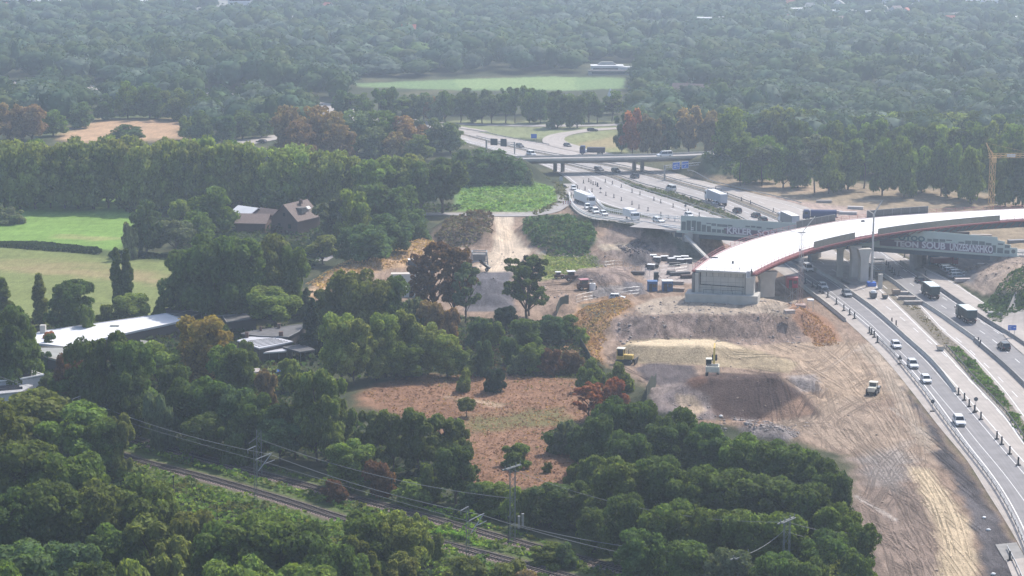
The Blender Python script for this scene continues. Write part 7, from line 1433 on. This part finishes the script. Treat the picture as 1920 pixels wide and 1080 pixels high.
t, q, c = flat('office_block', 'lower front wing of the white block with slatted roof', 'building', [(-40, 722), (30, 716), (62, 722), (40, 734), (-40, 742)], 3.8, WALLW, mat('roof_pale_grey', (.38, .38, .39), .8, noise=.2), base=0)
for i in range(3):
    a = [np.array(W(x_, y_, 4.0)[:2]) - np.array(t.location[:2]) for x_, y_ in ((-30 + i * 6, 723 + i * 4.5), (30 + i * 6, 719 + i * 4))]; MB().bar((*a[0], 4.0), (*a[1], 4.0), .5).build('solar_row', SOLAR, t)
EDG = mat('pale_fascia', (.32, .31, .31), .8)
for px, l_ in [([(286, 586), (318, 577), (364, 579), (330, 589)], 'leftmost dark flat roof behind the long white hall'), ([(322, 592), (352, 582), (380, 586), (348, 597)], 'dark flat roof touching the end of the long white hall'), ([(372, 585), (420, 582), (440, 590), (400, 594)], 'dark flat roof under the big dark trees'), ([(418, 593), (455, 588), (482, 596), (425, 604)], 'dark flat roof right of the orange-tinged tree')]:
    t, q, c = flat('garage_row', l_, 'garages', px, 2.8, GW, ROOFD, group='dark flat roofs behind the hall'); rim(t, q, 2.8, EDG, .16)
t, q, c = flat('nursery_hall', 'dark flat-roofed hall behind the corrugated roof of the garden sheds', 'hall', [(452, 626), (472, 621), (575, 607), (560, 622), (540, 632), (486, 630)], 3.8, GW, ROOFD); rim(t, q, 3.8, EDG, .15)
t, q, c = flat('corrugated_shed', 'shed with pale corrugated roof left of the dark spruce', 'shed', [(444, 638), (468, 631), (522, 633), (550, 640), (486, 653)], 3.6, GW, mat('pale_sheet', (.50, .50, .53), .5, noise=.12), base=-.2)
for i in range(6):
    a = [np.array(W(x_, y_, 3.66)[:2]) - np.array(t.location[:2]) for x_, y_ in ((454 + i * 6, 640.5 + i * 1.8), (512 + i * 5.5, 633.6 + i * 1.3))]; MB().bar((*a[0], 3.62), (*a[1], 3.62), .16).build('roof_rib', DARKM, t)
for px, py, w_1 in ((527, 632, .9), (523, 617, .7), (489, 622, .5), (463, 633, .7)): a = np.array(W(px, py, 3.6)[:2]) - np.array(t.location[:2]); MB().box((a[0], a[1], 4.2), (w_1, w_1, 1.3)).build('chimney', BRICK, t)
t, q, c = flat('open_shelter', 'open shelter with thin grey roof in front of the corrugated shed', 'shelter', [(494, 661), (512, 655), (540, 652), (536, 658)], 2.6, GW, mat('pale_sheet', (.50, .50, .53), .5), base=2.25)
for px, py in ((505, 681), (523, 678), (538, 674)): a = np.array(W(px, py)[:2]) - np.array(t.location[:2]); MB().bar((a[0], a[1], 0), (a[0], a[1] + .3, 2.3), .12).build('post', EDG, t)
t, q, c = flat('open_shelter', 'dark pavilion roof right of the thin grey shelter roof', 'shelter', [(531, 651), (565, 646), (590, 656), (562, 660)], 2.9, GW, ROOFD, base=2.5); rim(t, q, 2.9, EDG, .14)
for px, py in ((564, 679), (548, 672), (585, 674)): a = np.array(W(px, py)[:2]) - np.array(t.location[:2]); MB().bar((a[0], a[1], 0), (a[0], a[1] + .3, 2.6), .12).build('post', EDG, t)
t, q, c = flat('garden_shed', 'tumbledown garden shed with patchy whitish roof', 'shed', [(437, 700), (456, 692), (486, 690), (491, 696), (462, 700)], 2.4, WOOD, mat('patchy_roof', (.50, .46, .44), .8, col2=(.24, .19, .18), noise=.2, scale=1.5))
t = thing('tarpaulin_cover', 'blue tarpaulin over a small frame on the garden lawn', 'tarpaulin', tuple(G(519, 706))); mb = MB(); mb.prism([(-.9, -1), (.9, -1), (.9, 1), (-.9, 1)], 1.0, 1.25); mb.build('cover', BLUE, t); MB().bar((-.8, -.8, 0), (-.8, -.8, 1), .08).bar((.8, -.8, 0), (.8, -.8, 1), .08).bar((.8, .8, 0), (.8, .8, 1), .08).bar((-.8, .8, 0), (-.8, .8, 1), .08).build('frame', METAL, t)
def house(name, label, px, py, L_, Wd, he, hr, rz, wall, roof, grp=None, chim=True, win=2, cat='house'):
    p = G(px, py); t = thing(name, label, cat, (p.x, p.y, 0), rz, grp)
    MB().profile([(-Wd / 2, 0), (-Wd / 2, he), (0, he + hr), (Wd / 2, he), (Wd / 2, 0)], -L_ / 2, L_ / 2).build('wall', wall, t)
    for s_ in (-1, 1):
        mb = MB(); e = .45; k = hr / (Wd / 2); vs = [(s_ * (Wd / 2 + e), -L_ / 2 - e, he - k * e), (0, -L_ / 2 - e, he + hr), (0, L_ / 2 + e, he + hr), (s_ * (Wd / 2 + e), L_ / 2 + e, he - k * e)]; vs2 = [(a, b_, c + .22) for a, b_, c in vs]; mb.add(vs + vs2, [(0, 1, 2, 3), (7, 6, 5, 4), (0, 4, 5, 1), (1, 5, 6, 2), (2, 6, 7, 3), (3, 7, 4, 0)]); ro_ = mb.build('roof', roof, t)
    if chim: MB().box((Wd * .12, L_ * .1, he + hr + .2), (.8, .8, 1.4)).build('chimney', BRICK, t)
    for i in range(win): x_ = (-.5 + (i + .5) / win) * Wd * .8; MB().box((x_, -L_ / 2 - .04, he * .55), (.9, .08, 1.3)).build('window', GLASS, t)
    if win: MB().box((0, -L_ / 2 - .04, he + hr * .35), (.8, .08, 1.0)).build('window', GLASS, t)
    return t
h_ = house('brick_house', 'tall brown brick house with steep pitched roof among the trees', 555, 433, 12, 9.4, 4.2, 4.4, -.5, BRICK, ROOFB); MB().box((2.6, -1, 6.6), (2.4, 2.6, 1.6)).build('dormer', ROOFD, h_); MB().box((2.9, 2.5, 6.9), (1.0, 1.6, .3), rot=Matrix.Rotation(.75, 3, 'Y')).build('skylight', WHITE, h_)
house('brick_barn', 'low brown barn with dark roof left of the brick house', 478, 430, 9, 10.5, 2.6, 2.0, 1.45, BRICK, ROOFB, chim=False, win=0); house('brick_barn', 'barn with bright white roof slope left of the brick house', 466, 418, 8, 8, 3.0, 1.9, .9, BRICK, WROOF, chim=False, win=0); house('brick_barn', 'low connecting wing between the barns and the brick house', 512, 422, 10, 7, 2.6, 2.2, .9, BRICK, ROOFB, chim=False, win=0)
# ---------------------------------------------------------------- far buildings
CWALL = mat('pale_far_wall', (.62, .62, .62), .8); REDR = mat('red_tiles', (.42, .13, .09), .8, noise=.1); GREYW = mat('grey_far_wall', (.35, .35, .36), .8)
def fblock(label, px, py, w_m, d_m, h_m, wall, roof, rows=2, cols=6, rz=0, grp='far buildings'):
    x, y, z = W(px, py); t = thing('far_building', label, 'building', (x, y, 0), rz, grp); MB().box((0, 0, h_m / 2), (w_m, d_m, h_m)).build('wall', wall, t); MB().box((0, 0, h_m + .15), (w_m + .6, d_m + .6, .4)).build('roof', roof, t)
    mb = MB()
    for r_ in range(rows):
        MB().box((0, -d_m / 2 - .05, h_m * (r_ + .55) / rows), (w_m * .9, .12, h_m / rows * .4)).build('window_band', GLASS, t)
    return t
t = fblock('white villa-like building with wings at the edge of the far clearing', 1138, 137, 18, 9, 4.2, CWALL, WROOF, 1); MB().box((12, -4, 2), (12, 6, 4)).build('side_wing', CWALL, t); MB().box((0, 2, 5.4), (11, 5, 1.8), taper=.6).build('upper_roof', ROOFG, t)
fblock('low dark hall with long roof beside the white villa-like building', 1160, 140, 34, 6, 2.2, GREYW, ROOFD, 1)
sp = thing('pointed_tent', 'white pointed cone rising from the trees right of the far clearing', 'spire', tuple(W(1144, 200))); mb = MB(); n = 10; mb.add([(2.6 * math.cos(i * 2 * math.pi / n), 2.6 * math.sin(i * 2 * math.pi / n), 2.5) for i in range(n)] + [(0, 0, 9)], [(i, (i + 1) % n, n) for i in range(n)] + [tuple(range(n))[::-1]]); mb.build('cone', CWALL, sp); MB().disc((0, 0, 1.2), 2.3, 2.6, 'z', 10).build('wall', GREYW, sp)
house('far_house', 'far house with large red tiled roof in the wood', 767, 84, 9, 18, 7, 6.5, 1.57, CWALL, REDR, win=0); house('far_house', 'far house with brown roof among trees left of the reddish grove', 1292, 192, 16, 13, 4, 5, 1.2, BRICK, ROOFB, 'far houses', win=0); house('far_house', 'far house with brown roof at the right of another brown roof', 1335, 197, 10, 12, 4, 5, 1.5, BRICK, ROOFB, 'far houses', win=0)
fblist = [(115, 18, 26, 14, 7, 'white hall at the top left under the skyline'), (262, 22, 20, 12, 8, 'white building top left of the columned building'), (330, 14, 30, 14, 12, 'pale columned building at the top edge'), (455, 14, 24, 12, 9, 'white building at the top, left of the dark poplars'), (940, 8, 44, 14, 5, 'long white flat hall at the top edge, picture middle'), (1688, 16, 30, 12, 8, 'white rows of flats at the top right'), (1495, 42, 12, 10, 9, 'small white house at the upper right, leftmost'), (1580, 42, 18, 10, 8, 'white terrace at the upper right'), (1640, 44, 14, 10, 8, 'white house between terrace and flats'),
          (1690, 54, 24, 12, 9, 'white gabled block above the dark right forest'), (1320, 62, 10, 9, 9, 'white gable left of the far houses'), (1362, 60, 12, 9, 9, 'white gable right of another white gable'), (1840, 20, 26, 12, 8, 'pale block at the far top right'), (1770, 14, 18, 10, 8, 'small pale block left of the far top right block'), (30, 20, 40, 16, 9, 'pale works building in the top left corner'), (180, 12, 40, 14, 8, 'pale low works hall right of the corner building'), (640, 10, 18, 10, 7, 'small white building at the top, right of the poplars'), (535, 50, 12, 10, 7, 'small white gable in a gap between dark poplars'), (1550, 12, 34, 14, 16, 'tall bluish block at the top right'), (1065, 9, 40, 14, 7, 'pale hall right of the long white flat hall'), (810, 12, 26, 12, 7, 'pale shed at the top, left of the long white hall')]
for px, py, a, b_, h, l_ in fblist: 
    o = fblock(l_, px, py + 6, a, b_, h * 1.45, CWALL if 'bluish' not in l_ else GREYW, WROOF if 'bluish' not in l_ else ROOFG, 2 if h > 7 else 1, rz=rr.uniform(-.15, .15))
g = np.random.default_rng(12); k = 0
for i in range(40):
    px = g.uniform(1430, 1930) if i % 3 else g.uniform(0, 700); py = g.uniform(8, 58) if i % 3 else g.uniform(4, 26); x, y, z = W(px, py)
    t = house('far_house', 'tiny pale far house in the hazy town, %s from the left' % ordn(i + 1), px, py + 6, 8, 10, 8.0, 3.5, g.uniform(0, 3), CWALL if i % 4 else GREYW, [REDR, ROOFG, ROOFB, WROOF][i % 4], 'tiny far houses', win=0, chim=False); k += 1
lab_ = sorted([o for o in C.objects if o.name.startswith('far_house') and o.get('group') == 'tiny far houses'], key=lambda o: o.location.x / o.location.y)
for i, o in enumerate(lab_): o['label'] = 'tiny pale far house in the hazy town, %s from the left' % ordn(i + 1)
# dark poplars far away
for i, (px, yt, yb) in enumerate([(440, 30, 62), (452, 32, 62), (470, 29, 62), (482, 30, 62), (495, 31, 62), (510, 32, 62), (592, 26, 60), (600, 30, 60), (615, 32, 60), (1525, 30, 60)]):
    p = W(px, yb); h = (yb - yt) / sc(yb); pr = protos('columnar', 1)[0]; t = thing('columnar_tree', 'far dark poplar near the skyline, %s from the left' % ordn(i + 1), 'tree', p, i, 'far dark poplars'); t.scale = (1.3, 1.3, h / 17.8)
    for nm, me in (('crown', pr[0]), ('trunk', pr[1])): o = bpy.data.objects.new(nm, me); C.objects.link(o); o.parent = t; o.color = (.03, .05, .035, 1)
# ---------------------------------------------------------------- fences, rubble, stacks
def fence(px, label, h=1.9, st=3.0, m=METAL, z=None, solid=None):
    P = np.array([G(*p) for p in px]); P = resample(P, max(3, int(np.linalg.norm(np.diff(P[:, :2], axis=0), axis=1).sum() / st))); P[:, 2] = hgt(P[:, 0], P[:, 1]); t = thing('mesh_fence' if solid is None else 'screen_fence', label, 'fence', tuple(P[0])); Q = P - P[0]
    for i in range(len(Q)): MB().bar((*Q[i][:2], Q[i][2] - .2), (*Q[i][:2], Q[i][2] + h), .1).build('post', m, t)
    mb = MB(); w2 = MB()
    for i in range(len(Q) - 1):
        a, b_ = Q[i], Q[i + 1]
        if solid is None:
            for hh in (.15, h * .5, h - .05): mb.bar((a[0], a[1], a[2] + hh), (b_[0], b_[1], b_[2] + hh), .035, n=3)
            for kk in range(1, 10): q = a + (b_ - a) * kk / 10; mb.bar((q[0], q[1], q[2] + .15), (q[0], q[1], q[2] + h), .018, n=3)
        else:
            d = b_ - a; nr = np.array([-d[1], d[0]]); nr = nr / (np.linalg.norm(nr) + 1e-6) * .03; mb.add([(a[0] - nr[0], a[1] - nr[1], a[2]), (b_[0] - nr[0], b_[1] - nr[1], b_[2]), (b_[0] - nr[0], b_[1] - nr[1], b_[2] + h), (a[0] - nr[0], a[1] - nr[1], a[2] + h), (a[0] + nr[0], a[1] + nr[1], a[2]), (b_[0] + nr[0], b_[1] + nr[1], b_[2]), (b_[0] + nr[0], b_[1] + nr[1], b_[2] + h), (a[0] + nr[0], a[1] + nr[1], a[2] + h)], [(0, 1, 2, 3), (7, 6, 5, 4), (3, 2, 6, 7)])
    mb.build('mesh' if solid is None else 'screen', solid or m, t)
fence([(1080, 568), (1098, 562), (1127, 556), (1160, 551), (1200, 549)], 'mesh fence above the brown bank on the site floor'); fence([(1105, 486), (1130, 492), (1165, 500), (1200, 512), (1218, 520)], 'mesh fence along the lane beside the grey rubble heap'); fence([(1236, 512), (1262, 510), (1290, 506)], 'mesh fence behind the blue cabins')
fence([(1043, 592), (1046, 580), (1066, 570)], 'dark screen fence above the dark bushes', 2.3, 3, DARKM, solid=mat('dark_screen_cloth', (.05, .06, .045), .8)); fence([(1212, 748), (1217, 738), (1230, 722)], 'dark screen fence beside the low dirt mound', 2.6, 3, DARKM, solid=mat('dark_screen_cloth', (.05, .06, .045), .8)); fence([(1088, 648), (1100, 668), (1112, 690)], 'dark screen fence below the brown bank', 1.8, 3, DARKM, solid=mat('dark_screen_cloth', (.05, .06, .045), .8))
fence([(1290, 585), (1320, 588)], 'short site fence left of the abutment footing', 1.2, 2)
def rocks(name, label, px, dens, size, m, seed, flat_=.7, z=0, kind='stuff', world=None):
    P = np.array(world if world is not None else PW(px, z)); g = np.random.default_rng(seed); x0, y0 = P.min(0); x1, y1 = P.max(0); n = int((x1 - x0) * (y1 - y0) * dens); x = g.uniform(x0, x1, n); y = g.uniform(y0, y1, n); k = dist(x, y, P) < 0; x = x[k]; y = y[k]; m_ = len(x)
    s = size * g.uniform(.3, 1.0, m_) ** 1.5 + .08; zz = hgt(x, y) + s * .1; V = IC1V[None] * (1 + .3 * g.normal(size=(m_, len(IC1V), 1))) * (s[:, None, None] * np.array([1, 1, flat_])); V = V * g.uniform(.6, 1.4, (m_, 1, 3)) + np.stack([x, y, zz], 1)[:, None]
    f = (IC1F[None] + (np.arange(m_) * len(IC1V))[:, None, None]).reshape(-1, 3); o = raw(name, V.reshape(-1, 3), f, m); tag(o, label, 'rubble', kind=kind)
RK = mat('rubble_stone', (.30, .26, .24), .9, noise=.35, scale=1.2); RKD = mat('rubble_dark', (.15, .13, .13), .9, noise=.35, scale=1.2); RKL = mat('clods_light', (.42, .33, .26), .9, noise=.3, scale=1.2)
rocks('rubble', 'heap of broken grey rubble above the lower right wood', [(1372, 785), (1440, 788), (1500, 812), (1490, 828), (1400, 815)], 1.8, .3, RK, 1); rocks('rubble', 'dark broken asphalt rubble beside the flat-topped heap', [(1150, 480), (1195, 460), (1222, 470), (1222, 495), (1165, 492)], 1.8, .42, RKD, 2)
rocks('clods', 'earth clods scattered over the construction site', [(1350, 690), (1500, 640), (1600, 640), (1700, 760), (1800, 900), (1880, 1080), (1640, 1090), (1600, 860), (1440, 810), (1300, 770)], .04, .18, RKL, 3); rocks('clods', 'stones scattered below the dark spoil heap', [(1240, 770), (1330, 780), (1420, 797), (1540, 788), (1500, 808), (1330, 812), (1250, 800)], .4, .28, RK, 4); rocks('clods', 'stones on the slope below the abutment', [(1150, 600), (1500, 600), (1500, 650), (1160, 645)], .22, .3, RK, 5); rocks('clods', 'stones scattered on the site yard', [(880, 480), (1000, 470), (1200, 500), (1290, 520), (1200, 560), (1050, 560), (900, 560)], .08, .3, RK, 6)
rocks('clods', 'stones and debris on the right hand slope', [(1800, 500), (1900, 485), (1970, 500), (1970, 548), (1850, 550)], .25, .35, RKL, 7)
def stack(px, py, label, col, L_=2.2, D_=1.4, H_=1.0, n=3, top=None, name='material_stack', z=None):
    t = thing(name, label, 'stack', group='material stacks on the site'); m = mat('stack_%s' % ('%d' % int(col[0] * 100)), col, .8, noise=.15)
    for i in range(n): MB().box((0, (i % 2) * .06, H_ * (i + .5) / n), (L_ - .1 * (i % 2), D_, H_ / n - .06)).build('layer', m, t)
    if top: MB().box((0, 0, H_ + .06), (L_ + .1, D_ + .1, .12)).build('cover', top, t)
    return place(t, px, py, rz=rr.uniform(-.3, .3), z=z)
for i, (px, py) in enumerate([(1224, 487), (1232, 491), (1246, 489), (1259, 493), (1270, 490), (1276, 495), (1284, 489), (1221, 493), (1290, 494)]): stack(px, py, 'white-topped material stack beside the lane, %s from the left' % ordn(sorted([1224, 1232, 1246, 1259, 1270, 1276, 1284, 1221, 1290]).index(px) + 1), (.10, .10, .11), 2.0, 1.4, 1.3, 2, WHITE)
for px, py, l_, c_, a in [(1223, 500, 'dark pile of steel left of the white-topped stacks', (.06, .06, .06), 3.5), (1265, 498, 'dark low pile in front of the white-topped stacks', (.08, .075, .07), 3.0), (1196, 515, 'dark pile at the right end of the brown bank', (.07, .06, .06), 3.6), (1258, 514, 'dark ring-shaped pile behind the cabins', (.06, .06, .06), 2.2), (1275, 516, 'long dark pile of timber left of the abutment', (.10, .07, .06), 5.5), (1292, 521, 'dark timber pile touching the abutment', (.09, .06, .055), 4.5),
    (1272, 546, 'timber stack right of the blue cabins', (.35, .27, .22), 3.2), (1268, 533, 'pale roof panel stack behind the right blue cabin', (.4, .36, .33), 4.0), (1700, 562, 'plank stack on the bare strip between lanes', (.38, .33, .29), 4.2), (1712, 571, 'second plank stack nearer the camera on the bare strip', (.34, .30, .27), 4.5), (1690, 553, 'small plank stack behind the open skip', (.40, .35, .31), 3.5), (1565, 400, 'pile of boards behind the tank truck', (.48, .42, .40), 5.0),
    (1590, 402, 'white material pile behind the deck screens', (.50, .48, .47), 5.5), (1480, 588, 'light broken slab stack at the top of the rusty bank', (.45, .38, .34), 2.4), (1840, 445, 'reddish crates pile behind the old bridge', (.38, .25, .23), 6.0), (1795, 440, 'dark machine parts pile behind the old bridge', (.07, .07, .075), 7.0), (1905, 455, 'grey steel frames pile at the right edge', (.30, .30, .31), 5.0), (1845, 500, 'white formwork stack under the old bridge', (.5, .48, .46), 3.5), (1805, 528, 'bundle of pale planks on the right hand slope foot', (.48, .40, .34), 4.0), (1866, 592, 'broken plank pile beside the beige hard strip', (.30, .26, .22), 3.5), (1604, 392, 'pale slab stack in front of the pine trunks', (.5, .45, .42), 5.0), (1545, 380, 'pale shed-like stack on the dry verge', (.4, .37, .33), 5.0)]:
    stack(px, py, l_, c_, a, 1.5, .9, 3)
for px, py, l_ in [(1845, 972, 'small white bag dropped on the dark gravel, upper one'), (1853, 995, 'small white bag dropped on the dark gravel, lower one'), (1862, 1078, 'small pale bag at the bottom edge on the dark gravel'), (935, 640, 'white bag among the bushes below the sparse tree'), (925, 638, 'round white bag beside another white bag in the bushes'), (1352, 758, 'tiny white bag at the foot of the dark heap')]:
    t = thing('sand_bag', l_, 'bag'); mb = MB(); r1 = rr.random(); mb.v = [(v[0] * .4, v[1] * .3, v[2] * .22 + .15) for v in ICV]; mb.f = [tuple(f) for f in ICF]; mb.m = [0] * len(ICF); mb.build('sack', WHITE, t, smooth=True); MB().box((.36, 0, .2), (.2, .1, .08)).build('tied_end', WHITE, t); place(t, px, py, rz=r1)
# ---------------------------------------------------------------- haze
xs0, xs1, ys0, ys1 = ax[0] - 20, ax[-1] + 20, ay[0] - 20, ay[-1] + 20
hz = MB().box(((xs0 + xs1) / 2, (ys0 + ys1) / 2, 52.0), (xs1 - xs0, ys1 - ys0, 112.0)).build('haze', [])
hm = bpy.data.materials.new('haze_air'); hm.use_nodes = True; hn = hm.node_tree; hn.nodes.clear()
ho = hn.nodes.new('ShaderNodeOutputMaterial'); hv = hn.nodes.new('ShaderNodeVolumePrincipled'); hn.links.new(hv.outputs[0], ho.inputs['Volume'])
hv.inputs['Density'].default_value = HAZE_DENSITY; hv.inputs['Color'].default_value = (*HAZE_COLOR, 1); hv.inputs['Anisotropy'].default_value = 0.4
hz.data.materials.append(hm); tag(hz, kind='stuff')
print('OBJECTS', len(bpy.data.objects), 'top', len([o for o in bpy.data.objects if not o.parent]))
